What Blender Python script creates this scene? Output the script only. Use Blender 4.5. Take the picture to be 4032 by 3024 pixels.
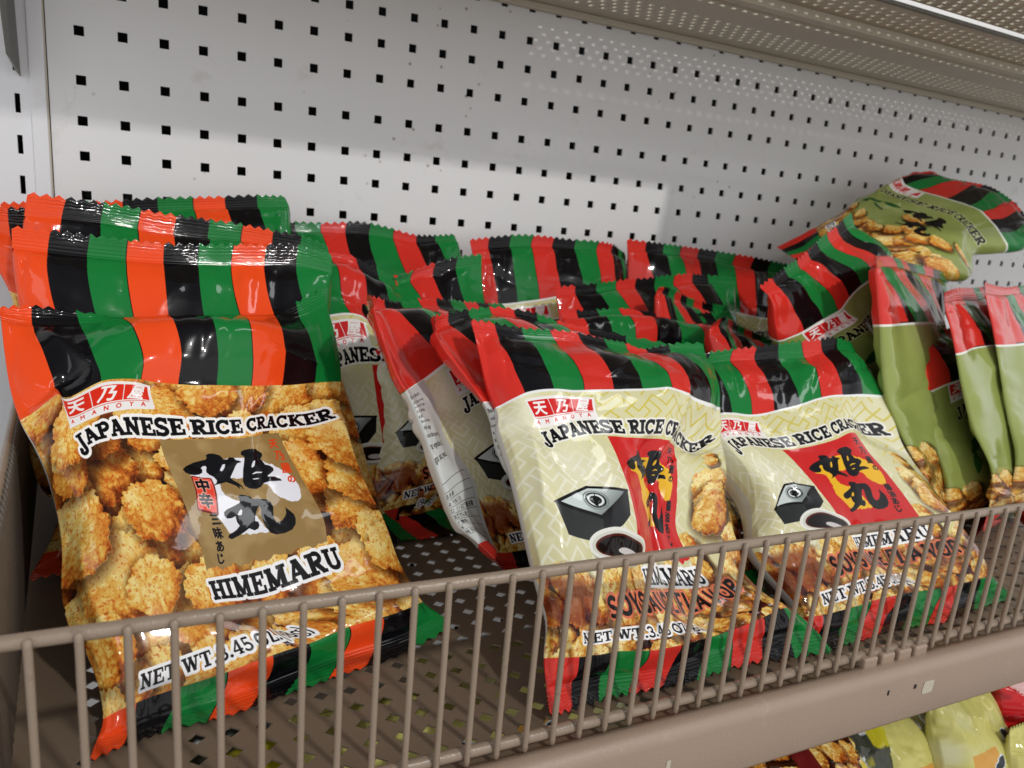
import bpy, math, numpy as np, json
from mathutils import Matrix, Vector
IN=.0254                                   # everything below is measured in inches
sc=bpy.context.scene
for o in list(bpy.data.objects): bpy.data.objects.remove(o)
# ---------------------------------------------------------------- camera
CAM=np.array([1.424,-23.823,-2.205])
Rm=np.array([[0.898308, -0.430743, 0.086616], [-0.025473, -0.247865, -0.96846], [0.438627, 0.867769, -0.233632]])
cd=bpy.data.cameras.new('camera');cam=bpy.data.objects.new('camera',cd);sc.collection.objects.link(cam);sc.camera=cam
M4=Matrix.Identity(4)
for i in range(3):
    M4[i][0]=Rm[0][i];M4[i][1]=-Rm[1][i];M4[i][2]=-Rm[2][i];M4[i][3]=CAM[i]*IN
cam.matrix_world=M4
cd.sensor_width=36;cd.lens=741.3/1024*36;cd.clip_start=.01;cd.clip_end=50
cd.dof.use_dof=True;cd.dof.focus_distance=14.*IN;cd.dof.aperture_fstop=16
# ---------------------------------------------------------------- light of the store
w=bpy.data.worlds.new('World');sc.world=w;w.use_nodes=True
nt=w.node_tree;bg=nt.nodes['Background'];bg.inputs[1].default_value=.93
tc=nt.nodes.new('ShaderNodeTexCoord');sp=nt.nodes.new('ShaderNodeSeparateXYZ');cr=nt.nodes.new('ShaderNodeValToRGB')
nt.links.new(tc.outputs['Generated'],sp.inputs[0]);nt.links.new(sp.outputs['Z'],cr.inputs[0]);nt.links.new(cr.outputs[0],bg.inputs[0])
# store interior: mid grey floor and aisle, brighter shelves opposite and lit ceiling, dim straight above
ad=nt.nodes.new('ShaderNodeMath');ad.operation='MULTIPLY_ADD';ad.inputs[1].default_value=.5;ad.inputs[2].default_value=.5
nt.links.new(sp.outputs['Z'],ad.inputs[0]);nt.links.new(ad.outputs[0],cr.inputs[0])
e=cr.color_ramp.elements;e[0].position=.0;e[0].color=(.22,.21,.20,1);e[1].position=1.;e[1].color=(.16,.16,.17,1)
for p_,c_ in ((.34,(.40,.39,.38)),(.47,(1.02,1.02,1.03)),(.68,(1.08,1.09,1.12)),(.82,(.38,.38,.40))):
    q=e.new(p_);q.color=(*c_,1)
def area(name,loc,target,sx,sy,power,col=(1,1,1)):
    l=bpy.data.lights.new(name,'AREA');l.shape='RECTANGLE';l.size=sx*IN;l.size_y=sy*IN;l.energy=power;l.color=col
    o=bpy.data.objects.new(name,l);sc.collection.objects.link(o);o.location=Vector(loc)*IN
    o.rotation_euler=(Vector(target)-Vector(loc)).to_track_quat('-Z','Y').to_euler();return o
area('aisle_light',(24,-62,40),(9,-8,-6),2.6,2.2,12,(1,.98,.95))
area('fill_lamp',(-36,-58,62),(6,-8,-6),50,9,2.,(.95,.98,1))  # added fill lamp for long highlights on the bags
area('fill_lamp',(60,-30,66),(20,-4,0),40,8,5,(.95,.98,1))  # second added fill lamp, out of view, also for highlights
sc.view_settings.view_transform='Standard';sc.view_settings.look='None';sc.view_settings.gamma=1;sc.view_settings.use_curve_mapping=False
sc.view_settings.exposure=0.0
sc.render.engine='CYCLES';sc.cycles.max_bounces=6;sc.cycles.use_denoising=True
try: sc.cycles.sample_clamp_indirect=4
except Exception: pass
# ---------------------------------------------------------------- label artwork (drawn in numpy)
PPI=160; LW,LH=6.4,8.6
TW,TH=int(LW*PPI),int(LH*PPI)
def vnoise(h,w,cell,rs):
    gh,gw=int(h/cell)+4,int(w/cell)+4
    g=rs.rand(gh,gw)
    y=np.arange(h)/cell;x=np.arange(w)/cell
    yi=y.astype(int);xi=x.astype(int);fy=y-yi;fx=x-xi
    fy=fy*fy*(3-2*fy);fx=fx*fx*(3-2*fx)
    a=g[yi][:,xi];b=g[yi][:,xi+1];c=g[yi+1][:,xi];d=g[yi+1][:,xi+1]
    fx=fx[None];fy=fy[:,None]
    return (a*(1-fx)+b*fx)*(1-fy)+(c*(1-fx)+d*fx)*fy
def fbm(h,w,cell,octv,seed,gain=.5):
    rs=np.random.RandomState(seed);s=0;a=1;t=0
    for o in range(octv):
        s=s+a*vnoise(h,w,max(cell,1.5),rs);t+=a;a*=gain;cell/=2
    return s/t
class Canvas:
    def __init__(s,w=LW,h=LH,ppi=PPI,col=(1,1,1)):
        s.w,s.h,s.ppi=w,h,ppi;s.W,s.H=int(w*ppi),int(h*ppi)
        s.a=np.empty((s.H,s.W,3),np.float32);s.a[:]=col
    def box(s,x0,y0,x1,y1,pad=0.):
        i0=max(0,int((x0-pad)*s.ppi));i1=min(s.W,int((x1+pad)*s.ppi)+2)
        j0=max(0,int((y0-pad)*s.ppi));j1=min(s.H,int((y1+pad)*s.ppi)+2)
        if i1<=i0 or j1<=j0: return None
        X,Y=np.meshgrid((np.arange(i0,i1)+.5)/s.ppi,(np.arange(j0,j1)+.5)/s.ppi)
        return (slice(j0,j1),slice(i0,i1)),X,Y
    def blend(s,sl,m,col):
        m=np.clip(m,0,1)[...,None];s.a[sl]=s.a[sl]*(1-m)+np.asarray(col,np.float32)*m
    def fill(s,sl,sd,col,grow=0.):
        s.blend(sl,.5-(sd-grow)*s.ppi,col)
    def poly(s,pts,col,grow=0.,halo=None,rough=0.,seed=0):
        pts=np.asarray(pts,float)
        b=s.box(pts[:,0].min(),pts[:,1].min(),pts[:,0].max(),pts[:,1].max(),.12)
        if b is None: return
        sl,X,Y=b;d=sd_poly(pts,X,Y)
        if rough: d=d+rough*(fbm(X.shape[0],X.shape[1],s.ppi*.06,2,seed)-.5)
        if halo: s.fill(sl,d,halo[1],halo[0])
        s.fill(sl,d,col,grow)
def sd_poly(p,X,Y):
    d=np.full(X.shape,1e9);ins=np.zeros(X.shape,bool);n=len(p)
    for i in range(n):
        ax,ay=p[i];bx,by=p[(i+1)%n];ex,ey=bx-ax,by-ay
        wx,wy=X-ax,Y-ay;t=np.clip((wx*ex+wy*ey)/(ex*ex+ey*ey+1e-12),0,1)
        d=np.minimum(d,(wx-ex*t)**2+(wy-ey*t)**2)
        c=(ay>Y)!=(by>Y)
        if ey!=0: ins^=c&(X<ex*(Y-ay)/ey+ax)
    d=np.sqrt(d);return np.where(ins,-d,d)
def sd_seg(ax,ay,bx,by,w,X,Y):
    L=math.hypot(bx-ax,by-ay)+1e-9;cx,cy=(bx-ax)/L,(by-ay)/L
    x=(X-ax)*cx+(Y-ay)*cy-L/2;y=-(X-ax)*cy+(Y-ay)*cx
    qx=np.abs(x)-L/2;qy=np.abs(y)-w/2
    return np.hypot(np.maximum(qx,0),np.maximum(qy,0))+np.minimum(np.maximum(qx,qy),0)
def sd_cap(ax,ay,bx,by,w,X,Y):
    ex,ey=bx-ax,by-ay;t=np.clip(((X-ax)*ex+(Y-ay)*ey)/(ex*ex+ey*ey+1e-12),0,1)
    return np.hypot(X-ax-ex*t,Y-ay-ey*t)-w/2
# slab-serif capitals as strokes: ('s',x0,y0,x1,y1,w) bar, ('a',cx,cy,rx,ry,a0,a1,w) arc ; first entry is the advance
T_,N_,S_=.23,.13,.13
def _v(x,lo=0,hi=1,sr=.13,top=True,bot=True,w=T_):
    r=[('s',x,lo,x,hi,w)]
    if bot: r.append(('s',x-sr-w/2,lo+S_/2,x+sr+w/2,lo+S_/2,S_))
    if top: r.append(('s',x-sr-w/2,hi-S_/2,x+sr+w/2,hi-S_/2,S_))
    return r
GL={
'H':(1.02,_v(.25,sr=.1)+_v(.77,sr=.1)+[('s',.25,.5,.77,.5,N_)]),
'I':(.52,_v(.26)),
'M':(1.2,_v(.24,w=.15,sr=.11)+_v(.95,sr=.1)+[('s',.2,.97,.6,.12,.24),('s',.6,.12,.95,.97,N_)]),
'N':(1.05,_v(.24,w=.15,sr=.11)+_v(.82,w=.15,sr=.11,bot=False)+[('s',.2,.95,.82,.06,.24)]),
'E':(.9,_v(.26,sr=.1)+[('s',.2,.935,.8,.935,S_),('s',.2,.065,.83,.065,S_),('s',.26,.51,.6,.51,.12),('s',.78,.68,.78,1,.1),('s',.81,0,.81,.34,.1),('s',.6,.36,.6,.66,.09)]),
'F':(.86,_v(.26,sr=.12)+[('s',.2,.935,.8,.935,S_),('s',.26,.5,.6,.5,.12),('s',.78,.66,.78,1,.1),('s',.6,.36,.6,.64,.09)]),
'A':(1.02,[('s',.18,.03,.5,.97,N_),('s',.5,.97,.82,.03,.25),('s',.3,.33,.7,.33,.12),('s',.02,.065,.36,.065,S_),('s',.62,.065,1.0,.065,S_),('s',.34,.94,.56,.94,.12)]),
'P':(.9,_v(.26,sr=.13)+[('a',.5,.72,.3,.235,-90,90,.2),('s',.26,.935,.52,.935,.12),('s',.26,.5,.52,.5,.12)]),
'R':(1.0,_v(.26,sr=.11)+[('a',.5,.73,.27,.215,-90,90,.19),('s',.26,.935,.52,.935,.12),('s',.26,.51,.52,.51,.12),('s',.46,.5,.8,.05,.22),('s',.66,.065,.98,.065,S_)]),
'C':(.95,[('a',.5,.5,.37,.43,45,315,.2),('s',.8,.66,.8,1.0,.1)]),
'S':(.82,[('a',.42,.73,.27,.21,40,270,.18),('a',.4,.27,.28,.21,-130,90,.19),('s',.7,.7,.7,1,.1),('s',.1,0,.1,.32,.1)]),
'K':(1.02,_v(.25,sr=.11)+[('s',.3,.42,.76,.93,N_),('s',.44,.58,.84,.06,.23),('s',.62,.935,.95,.935,S_),('s',.68,.065,1.0,.065,S_)]),
'J':(.78,[('s',.5,-.1,.5,1,T_),('s',.24,.935,.76,.935,S_),('a',.27,-.12,.25,.2,185,355,.18),('c',.1,-.02,.12,-.04,.24)]),
'U':(1.0,_v(.24,lo=.3,bot=False,sr=.1)+_v(.8,lo=.3,bot=False,w=.14,sr=.11)+[('a',.52,.32,.28,.26,180,360,.18)]),
'W':(1.32,[('s',.2,.97,.44,.05,.22),('s',.44,.05,.64,.95,.12),('s',.64,.95,.88,.05,.22),('s',.88,.05,1.12,.97,.12),('s',.02,.935,.4,.935,S_),('s',.5,.935,.8,.935,S_),('s',.95,.935,1.3,.935,S_)]),
'T':(.92,_v(.46,top=False)+[('s',.06,.935,.86,.935,S_),('s',.09,.68,.09,1,.1),('s',.83,.68,.83,1,.1)]),
'O':(1.0,[('a',.5,.5,.38,.43,0,360,.2)]),
'Z':(.85,[('s',.1,.935,.75,.935,S_),('s',.1,.065,.78,.065,S_),('s',.68,.93,.18,.07,.2),('s',.12,.72,.12,1,.1),('s',.77,0,.77,.3,.1)]),
'Y':(.95,[('s',.46,0,.46,.5,T_),('s',.46,.45,.16,.97,.2),('s',.46,.45,.78,.97,N_),('s',.24,.065,.7,.065,S_),('s',0,.935,.34,.935,S_),('s',.62,.935,.94,.935,S_)]),
'L':(.82,_v(.26,sr=.12)+[('s',.2,.065,.76,.065,S_),('s',.74,0,.74,.36,.1)]),
'V':(1.0,[('s',.2,.97,.5,.03,.23),('s',.5,.03,.8,.97,N_),('s',0,.935,.4,.935,S_),('s',.64,.935,.98,.935,S_)]),
'3':(.75,[('a',.36,.73,.24,.22,-90,150,.16),('a',.36,.27,.27,.23,-150,90,.17)]),
'4':(.78,[('s',.52,0,.52,1,.19),('s',.06,.3,.72,.3,.12),('s',.5,.97,.08,.3,.11),('s',.34,.05,.7,.05,.1)]),
'5':(.76,[('s',.16,.93,.64,.93,.14),('s',.17,.5,.19,.97,.12),('a',.35,.3,.28,.25,-145,125,.17)]),
'9':(.78,[('a',.37,.68,.25,.26,0,360,.16),('a',.3,.42,.33,.38,-70,30,.15)]),
'8':(.78,[('a',.38,.74,.22,.2,0,360,.15),('a',.38,.27,.27,.23,0,360,.17)]),
'g':(.72,[('a',.34,.4,.23,.24,0,360,.14),('a',.34,-.1,.25,.17,0,360,.11),('s',.5,.6,.72,.68,.1)]),
'(':(.42,[('a',.5,.4,.32,.72,115,245,.11)]),
')':(.42,[('a',-.1,.4,.32,.72,-65,65,.11)]),
'.':(.36,[('c',.17,.1,.18,.1,.22)]),
' ':(.34,[]),
}
def sd_glyph(ch,X,Y,fat=0.,sans=False):
    d=np.full(X.shape,9.)
    for e in GL[ch][1]:
        if e[0]=='s':
            if sans and ((e[5]==S_ and abs(e[1]-e[3])<.49 and e[2]in(.065,.935)) or (abs(e[1]-e[3])<1e-6 and abs(e[2]-e[4])<.4 and e[5]<=.1)): continue
            d=np.minimum(d,sd_seg(*e[1:],X,Y))
        elif e[0]=='c': d=np.minimum(d,sd_cap(*e[1:],X,Y))
        else:
            _,cx,cy,rx,ry,a0,a1,w=e;n=max(6,int(abs(a1-a0)/15))
            p=[(cx+rx*math.cos(math.radians(a0+(a1-a0)*k/n)),cy+ry*math.sin(math.radians(a0+(a1-a0)*k/n))) for k in range(n+1)]
            for k in range(n): d=np.minimum(d,sd_cap(*p[k],*p[k+1],w,X,Y))
    return d-fat
def text(cv,s,curve,size,col,halo=None,aspect=1.,sans=False,fat=0.,fit=True):
    """curve: list of (x,y) centre-line points in inches; letters are spread along it"""
    P=np.asarray(curve,float);seg=np.hypot(*np.diff(P,axis=0).T);cum=np.concatenate([[0],np.cumsum(seg)])
    adv=np.array([GL[c][0] for c in s])*size*aspect
    k=cum[-1]/adv.sum() if fit else 1.
    hx=size*aspect*k
    jobs=[];t=0
    for c,a in zip(s,adv*k):
        m=t+a/2;x=np.interp(m,cum,P[:,0]);y=np.interp(m,cum,P[:,1])
        x2=np.interp(m+.05,cum,P[:,0]);y2=np.interp(m+.05,cum,P[:,1]);x1=np.interp(m-.05,cum,P[:,0]);y1=np.interp(m-.05,cum,P[:,1])
        jobs.append((c,x,y,math.atan2(y2-y1,x2-x1)));t+=a
    for ps in ((0,1) if halo else (1,)):
        for c,x,y,an in jobs:
            if c==' ': continue
            b=cv.box(x-size,y-size,x+size,y+size,.05)
            if b is None: continue
            sl,X,Y=b;ca,sa=math.cos(an),math.sin(an)
            lx=((X-x)*ca+(Y-y)*sa)/hx+GL[c][0]/2;ly=(-(X-x)*sa+(Y-y)*ca)/size+.5
            d=sd_glyph(c,lx,ly,fat,sans)*min(size,hx)
            if ps==0: cv.fill(sl,d,halo[1],halo[0])
            else: cv.fill(sl,d,col)
_fc={}
def font_tris(ch):
    if ch in _fc: return _fc[ch]
    cu=bpy.data.curves.new('glyph_source','FONT');cu.body=ch;cu.resolution_u=3
    o=bpy.data.objects.new('glyph_source',cu);bpy.context.scene.collection.objects.link(o)
    dg=bpy.context.evaluated_depsgraph_get();ev=o.evaluated_get(dg);me=ev.to_mesh();me.calc_loop_triangles()
    v=np.array([q.co[:2] for q in me.vertices]);t=np.array([q.vertices[:] for q in me.loop_triangles])
    ev.to_mesh_clear();bpy.data.objects.remove(o);bpy.data.curves.remove(cu)
    _fc[ch]=(v,t) if len(t) else (None,None)
    if len(t):
        v=v-(v.min(0)+v.max(0))/2;_fc[ch]=(v,t)
    return _fc[ch]
def glyph(cv,ch,x,y,size,col,rot=0.,bold=0.,halo=None,shear=0.):
    v,t=font_tris(ch)
    if v is None: return
    v=v*size;v=np.stack([v[:,0]+shear*v[:,1],v[:,1]],1)
    c,s=math.cos(rot),math.sin(rot);v=np.stack([v[:,0]*c-v[:,1]*s+x,v[:,0]*s+v[:,1]*c+y],1)
    b=cv.box(v[:,0].min(),v[:,1].min(),v[:,0].max(),v[:,1].max(),bold+(halo[0] if halo else 0)+.03)
    if b is None: return
    sl,X,Y=b;ss=3;H,W=X.shape;m=np.zeros((H*ss,W*ss),bool)
    x0=X[0,0]-.5/cv.ppi;y0=Y[0,0]-.5/cv.ppi;q=(v-[x0,y0])*cv.ppi*ss
    for tr in t:
        p=q[tr];i0,i1=max(0,int(p[:,0].min())),min(W*ss,int(p[:,0].max())+2);j0,j1=max(0,int(p[:,1].min())),min(H*ss,int(p[:,1].max())+2)
        if i1<=i0 or j1<=j0: continue
        gx,gy=np.meshgrid(np.arange(i0,i1)+.5,np.arange(j0,j1)+.5)
        def e(a,b_): return (b_[0]-a[0])*(gy-a[1])-(b_[1]-a[1])*(gx-a[0])
        e0,e1,e2=e(p[0],p[1]),e(p[1],p[2]),e(p[2],p[0])
        m[j0:j1,i0:i1]|=((e0>=0)&(e1>=0)&(e2>=0))|((e0<=0)&(e1<=0)&(e2<=0))
    def dil(m,r):
        r=int(round(r*cv.ppi*ss))
        if r<1: return m
        o=m.copy()
        for dy in range(-r,r+1):
            w=int((r*r-dy*dy)**.5)
            for dx in (range(-w,w+1) if r<5 else range(-w,w+1,2)):
                o|=np.roll(np.roll(m,dy,0),dx,1)
        return o
    def down(m): return m.reshape(H,ss,W,ss).mean((1,3))
    if halo: cv.blend(sl,down(dil(m,bold+halo[0])),halo[1])
    cv.blend(sl,down(dil(m,bold)),col)
C8=lambda r,g,b:(r/255,g/255,b/255)
def ramp(t,stops):
    t=np.clip(t,0,1);xs=[s[0] for s in stops];return np.stack([np.interp(t,xs,[s[1][k]/255 for s in stops]) for k in range(3)],-1)
def chips(cv,x0,y0,x1,y1,r,n,seed,pal,topfade=None,dark=(70,30,12),sep=1.02):
    """printed picture of fried rice crackers"""
    rs=np.random.RandomState(seed);pts=[]
    for k in range(n*30):
        p=(rs.uniform(x0-.1,x1+.1),rs.uniform(y0-.1,y1+.1))
        if all((p[0]-q[0])**2+(p[1]-q[1])**2>(r*sep)**2 for q in pts): pts.append(p)
        if len(pts)>=n: break
    rs.shuffle(pts)
    N1=fbm(cv.H,cv.W,cv.ppi*.24,5,seed+1,.6);N2=fbm(cv.H,cv.W,cv.ppi*.07,3,seed+2,.6);N3=fbm(cv.H,cv.W,cv.ppi*.035,2,seed+3);N5=np.abs(fbm(cv.H,cv.W,cv.ppi*.13,3,seed+7,.55)-.5)*4-.1;N4=fbm(cv.H,cv.W,cv.ppi*.5,3,seed+9)
    gy,gx=np.gradient(fbm(cv.H,cv.W,cv.ppi*.16,5,seed+5,.62));rel=(-gx+gy)*cv.ppi*.16
    if dark is not None:
        b=cv.box(x0,y0,x1,y1)
        cv.blend(b[0],np.ones(b[1].shape),np.array(dark)/255.)
    for (px,py) in pts:
        rr=r*rs.uniform(.72,1.12);el=rs.uniform(.72,1.);an=rs.uniform(0,3.14)
        b=cv.box(px-rr*1.4,py-rr*1.4,px+rr*1.4,py+rr*1.4)
        if b is None: continue
        sl,X,Y=b
        m0=np.ones(X.shape) if topfade is not None else ((Y<=y1)*1.)
        dx,dy=X-px,Y-py;ux=(dx*math.cos(an)+dy*math.sin(an))/rr;uy=(-dx*math.sin(an)+dy*math.cos(an))/(rr*el)
        th=np.arctan2(uy,ux);ph=rs.uniform(0,6,5)
        edge=1+.05*np.sin(4*th+ph[0])+.04*np.sin(9*th+ph[1])+.022*np.sin(19*th+ph[2])+.018*np.sin(31*th+ph[3])+.14*(N2[sl]-.5)
        d=np.hypot(ux,uy)/edge
        m=np.clip((1-d)*rr*cv.ppi*.5,0,1)*m0
        sh=np.clip((1.22-np.hypot((X-px-.05)/rr,(Y-py+.09)/(rr)))*3.2,0,1)*.62*m0
        cv.a[sl]*=1-(sh*(d>1))[...,None]*np.array([.75,.9,1.],np.float32)
        lit=.80-.28*(dx*.8-dy*1.35)/rr*.8-.26*np.clip(d,0,1)**6+.80*(N1[sl]-.5)+.34*(N5[sl]-.5)+.20*(N2[sl]-.5)+np.clip(rel[sl],-.3,.6)*.12+rs.uniform(-.10,.06)
        col=ramp(lit,pal)
        red=np.clip((N3[sl]-.66)*9,0,1)*.55+np.clip((N4[sl]-.5)*3,0,1)*.18
        col=col*(1-red[...,None])+np.array(C8(196,70,14))*red[...,None]
        spk=np.clip((N2[sl]*N3[sl]-.50)*22,0,1)[...,None]*.0
        cv.a[sl]=cv.a[sl]*(1-m[...,None])+col*m[...,None]
PAL_SPICY=[(0,(96,40,12)),(.2,(156,76,24)),(.4,(206,122,42)),(.58,(226,158,62)),(.76,(236,190,92)),(1,(246,220,140))]
PAL_SOY=[(0,(74,26,10)),(.22,(130,58,22)),(.42,(186,112,36)),(.6,(214,158,62)),(.78,(232,196,104)),(1,(248,230,160))]
RED_A,RED_S,BLK,GRN=C8(242,78,28),C8(214,50,40),C8(12,11,14),C8(20,122,54)
def stripes(cv,red,vt=.73,vb=.10,border=None):
    L=lambda v:v*cv.h
    n=9
    for top in (1,0):
        b=cv.box(0,L(vt)-.1,cv.w,cv.h) if top else cv.box(0,0,cv.w,L(vb)+.1)
        sl,X,Y=b
        if top:
            t=(1-Y/cv.h)/(1-vt);sh=.10*np.sin(t*4.2+.5)-.05*t
        else:
            t=(Y/cv.h)/vb;sh=.07*np.sin(t*3+2.)
        k=(X+sh)/cv.w*n;ki=np.clip(np.floor(k),0,n-1).astype(int)
        col=np.array([red,BLK,GRN],np.float32)[ki%3]
        fr=k-np.floor(k);e=np.minimum(fr,1-fr)*cv.w/n
        eg=(((ki%3==2)&(fr>.5))|((ki%3==0)&(fr<.5)&(ki>0)))&(k<8.8)
        ln=np.clip((.012-e)*cv.ppi,0,1)*eg
        col=col*(1-ln[...,None]*.85)
        m=np.clip((Y-L(vt))*cv.ppi,0,1) if top else np.clip((L(vb)-Y)*cv.ppi,0,1)
        cv.blend(sl,m,col)
        if border is not None and top:
            cv.blend(sl,np.clip(.5-(np.abs(Y-(L(vt)-.03))-.035)*cv.ppi,0,1),border)
def logo(cv,red,dv=0.):
    U,V=cv.w,cv.h
    q=[(a*U,(b+dv)*V) for a,b in ((.122,.7235),(.262,.7225),(.400,.7165),(.412,.656),(.27,.650),(.135,.6405))]
    cv.poly(q,C8(244,240,236),grow=.02)
    def lerp(u,v):  # u,v in 0..1 of the logo quad
        top=np.array([(.127+.268*u)*U,(.7195+dv-.006*u)*V]);bot=np.array([(.14+.268*u)*U,(.645+dv+.014*u)*V]);return bot*(1-v)+top*v
    for k in range(3):
        a,b=k/3+.012,(k+1)/3-.012
        cv.poly([lerp(a,.36),lerp(b,.36),lerp(b,.97),lerp(a,.97)],red,grow=.012)
    for k,ch in enumerate('天乃屋'):
        p=lerp((k+.5)/3,.665);glyph(cv,ch,p[0],p[1],.355,C8(248,244,240),rot=-.06,bold=.012,shear=.1)
    a,b=lerp(.01,.29),lerp(.99,.29);cv.poly([a,b,b-[0,.012],a-[0,.012]],red)
    for k,ch in enumerate('AMANOYA'):
        p=lerp((k+.35)/7,.13);glyph(cv,ch,p[0],p[1],.135,red,bold=.004)
HOM_SRC=np.array([(78,88),(1355,15),(1930,1180),(600,1525)],float)
def homog(src,dst):
    A=[];b=[]
    for (x,y),(X,Y) in zip(src,dst):
        A+= [[x,y,1,0,0,0,-X*x,-X*y],[0,0,0,x,y,1,-Y*x,-Y*y]];b+=[X,Y]
    h=np.linalg.solve(np.array(A),np.array(b));return np.append(h,1).reshape(3,3)
PU0,PU1,PV0,PV1=.41,.80,.30,.585
def panel(cv,base,splash,kcol,side,sidecol,spicy,ink=False):
    U,V=cv.w,cv.h;D=[(PU0*U,PV1*V),(PU1*U,PV1*V),(PU1*U,PV0*V),(PU0*U,PV0*V)]
    Hm=homog(HOM_SRC,D)
    def M(pts):
        p=np.c_[np.array(pts,float),np.ones(len(pts))]@Hm.T;return p[:,:2]/p[:,2:]
    xs=np.linspace(PU0*U,PU1*U,40);wav=PV0*V+.03*np.sin(xs*14)+.02*np.sin(xs*31)
    if not ink: cv.poly([(PU0*U,PV1*V),(PU1*U,PV1*V)]+[(x,y) for x,y in zip(xs[::-1],wav[::-1])],base)
    if spicy:  # paper-like mottling of the gold ink
        b=cv.box(PU0*U,PV0*V-.1,PU1*U,PV1*V);sl,X,Y=b
        f=fbm(cv.H,cv.W,60,4,77)[sl]
        same=np.abs(cv.a[sl]-np.array(base,np.float32)).sum(-1)<.02
        cv.blend(sl,same*np.clip((f-.5)*1.2,0,.3),C8(214,190,140))
    if not ink: cv.poly(M([(450,520),(560,390),(700,300),(850,268),(1000,270),(1180,300),(1300,345),(1400,390),(1490,450),(1540,520),(1575,620),(1575,670),(1545,725),(1460,715),(1370,670),(1310,620),(1270,565),(1200,530),(1050,490),(900,495),(810,545),(770,585),(775,630),(820,690),(900,728),(1000,742),(1100,800),(1340,1045),(1250,1070),(1080,1080),(900,1078),(830,1010),(700,895),(685,780),(650,620),(615,545)]),splash,rough=.05,seed=5)
    K1=[(360,450),(395,400),(460,350),(530,320),(585,300),(590,275),(575,250),(600,228),(650,225),(710,240),(745,265),(755,285),(800,285),(820,258),(860,262),(890,290),(930,298),(960,312),(915,325),(900,360),(893,400),(880,450),(870,490),(905,520),(960,545),(1000,575),(1030,620),(990,585),(975,580),(985,613),(940,580),(880,560),(830,548),(790,570),(745,590),(700,610),(730,580),(735,545),(700,510),(650,490),(615,460),(608,430),(610,400),(595,378),(565,385),(550,410),(568,435),(570,470),(540,500),(490,512),(440,505),(395,490)]
    K2=[(935,230),(930,200),(960,178),(1020,170),(1090,172),(1130,195),(1175,225),(1180,250),(1160,280),(1190,310),(1215,340),(1260,350),(1300,375),(1305,400),(1275,430),(1245,455),(1250,465),(1320,462),(1375,480),(1393,500),(1330,508),(1270,515),(1215,535),(1195,575),(1150,600),(1080,598),(1030,570),(1005,520),(1000,470),(990,400),(988,340),(985,290),(980,255)]
    K3=[(970,705),(985,680),(1030,675),(1090,685),(1125,712),(1200,705),(1270,712),(1310,740),(1340,790),(1350,850),(1360,900),(1385,940),(1410,955),(1445,940),(1465,900),(1470,860),(1452,795),(1500,840),(1540,880),(1565,930),(1577,990),(1560,1040),(1500,1070),(1420,1078),(1360,1060),(1310,1010),(1270,950),(1240,880),(1225,810),(1205,785),(1190,800),(1180,850),(1175,900),(1180,945),(1215,950),(1232,985),(1225,1020),(1190,1040),(1130,1020),(1080,1060),(1020,1100),(960,1130),(930,1145),(885,1132),(890,1105),(950,1070),(990,1040),(1020,1000),(985,965),(970,925),(965,905),(920,930),(870,940),(835,915),(830,880),(860,850),(930,810),(990,770),(1000,745)]
    for k in (K1,K2,K3): cv.poly(M(k),kcol)
    if ink: return
    for h in ([(752,395),(765,345),(790,340),(793,375),(785,410),(770,430),(750,425)],[(1073,330),(1085,298),(1105,296),(1103,350),(1085,372),(1070,365)],[(1085,440),(1120,415),(1190,412),(1185,425),(1130,432),(1100,443)],[(1100,490),(1150,482),(1172,485),(1150,495),(1110,500)],[(985,890),(1000,850),(1020,825),(1035,850),(1030,890),(1005,895)]):
        cv.poly(M(h),splash)
    for ch,(x,y) in zip('天乃屋の',[(1305,130),(1370,250),(1430,370),(1482,480)]):
        p=M([(x,y)])[0];glyph(cv,ch,p[0],p[1],.22 if ch!='の' else .18,sidecol,bold=.008,shear=.15)
    if spicy:
        M0=M;M=lambda pts:M0([(x+28+(y-530)*.13,y) for x,y in pts])
        cv.poly(M([(440,530),(540,545),(635,540),(665,610),(680,700),(683,800),(680,905),(560,903),(452,900),(460,800),(468,700),(455,610)]),C8(120,26,14),grow=.02)
        cv.poly(M([(440,530),(540,545),(630,540),(660,610),(675,700),(677,800),(672,895),(560,893),(455,888),(462,800),(470,700),(455,610)]),C8(240,90,70))
        cv.poly(M([(458,548),(540,560),(616,556),(643,620),(655,700),(657,800),(652,875),(560,875),(474,870),(480,800),(487,700),(474,620)]),C8(236,60,30))
        for ch,(x,y) in zip('中辛',[(543,622),(563,785)]):
            p=M([(x,y)])[0];glyph(cv,ch,p[0],p[1],.27,BLK,bold=.012,halo=(.018,C8(250,170,150)))
    for ch,(x,y) in zip(side[0],side[1]):
        p=M([(x,y)])[0];glyph(cv,ch,p[0],p[1],side[2],BLK,bold=.009)
JRC=[(.15,.592),(.22,.604),(.32,.613),(.55,.617),(.8,.621),(.9,.628),(.975,.637)]
def tl(c,cv): return [(u*cv.w,v*cv.h) for u,v in c]
def label_spicy():
    cv=Canvas();chips(cv,0,0,LW,LH*.74,.70,190,11,PAL_SPICY,dark=(92,44,20),sep=.80)
    stripes(cv,RED_A);logo(cv,C8(226,44,22))
    text(cv,'JAPANESE RICE CRACKER',tl(JRC,cv),.33,BLK,fat=.028,halo=(.055,(1,.99,.97)))
    panel(cv,C8(154,124,74),C8(238,238,244),BLK,('三味あじ',[(640,965),(648,1100),(655,1235),(664,1370)],.2),C8(226,70,30),True)
    text(cv,'HIMEMARU',tl([(.405,.252),(.6,.258),(.825,.268)],cv),.37,BLK,fat=.02,halo=(.055,(1,1,1)))
    text(cv,'NET WT.3.45 OZ.(98g)',tl([(.13,.134),(.62,.138)],cv),.235,BLK,halo=(.05,(1,1,1)))
    return cv
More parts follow.
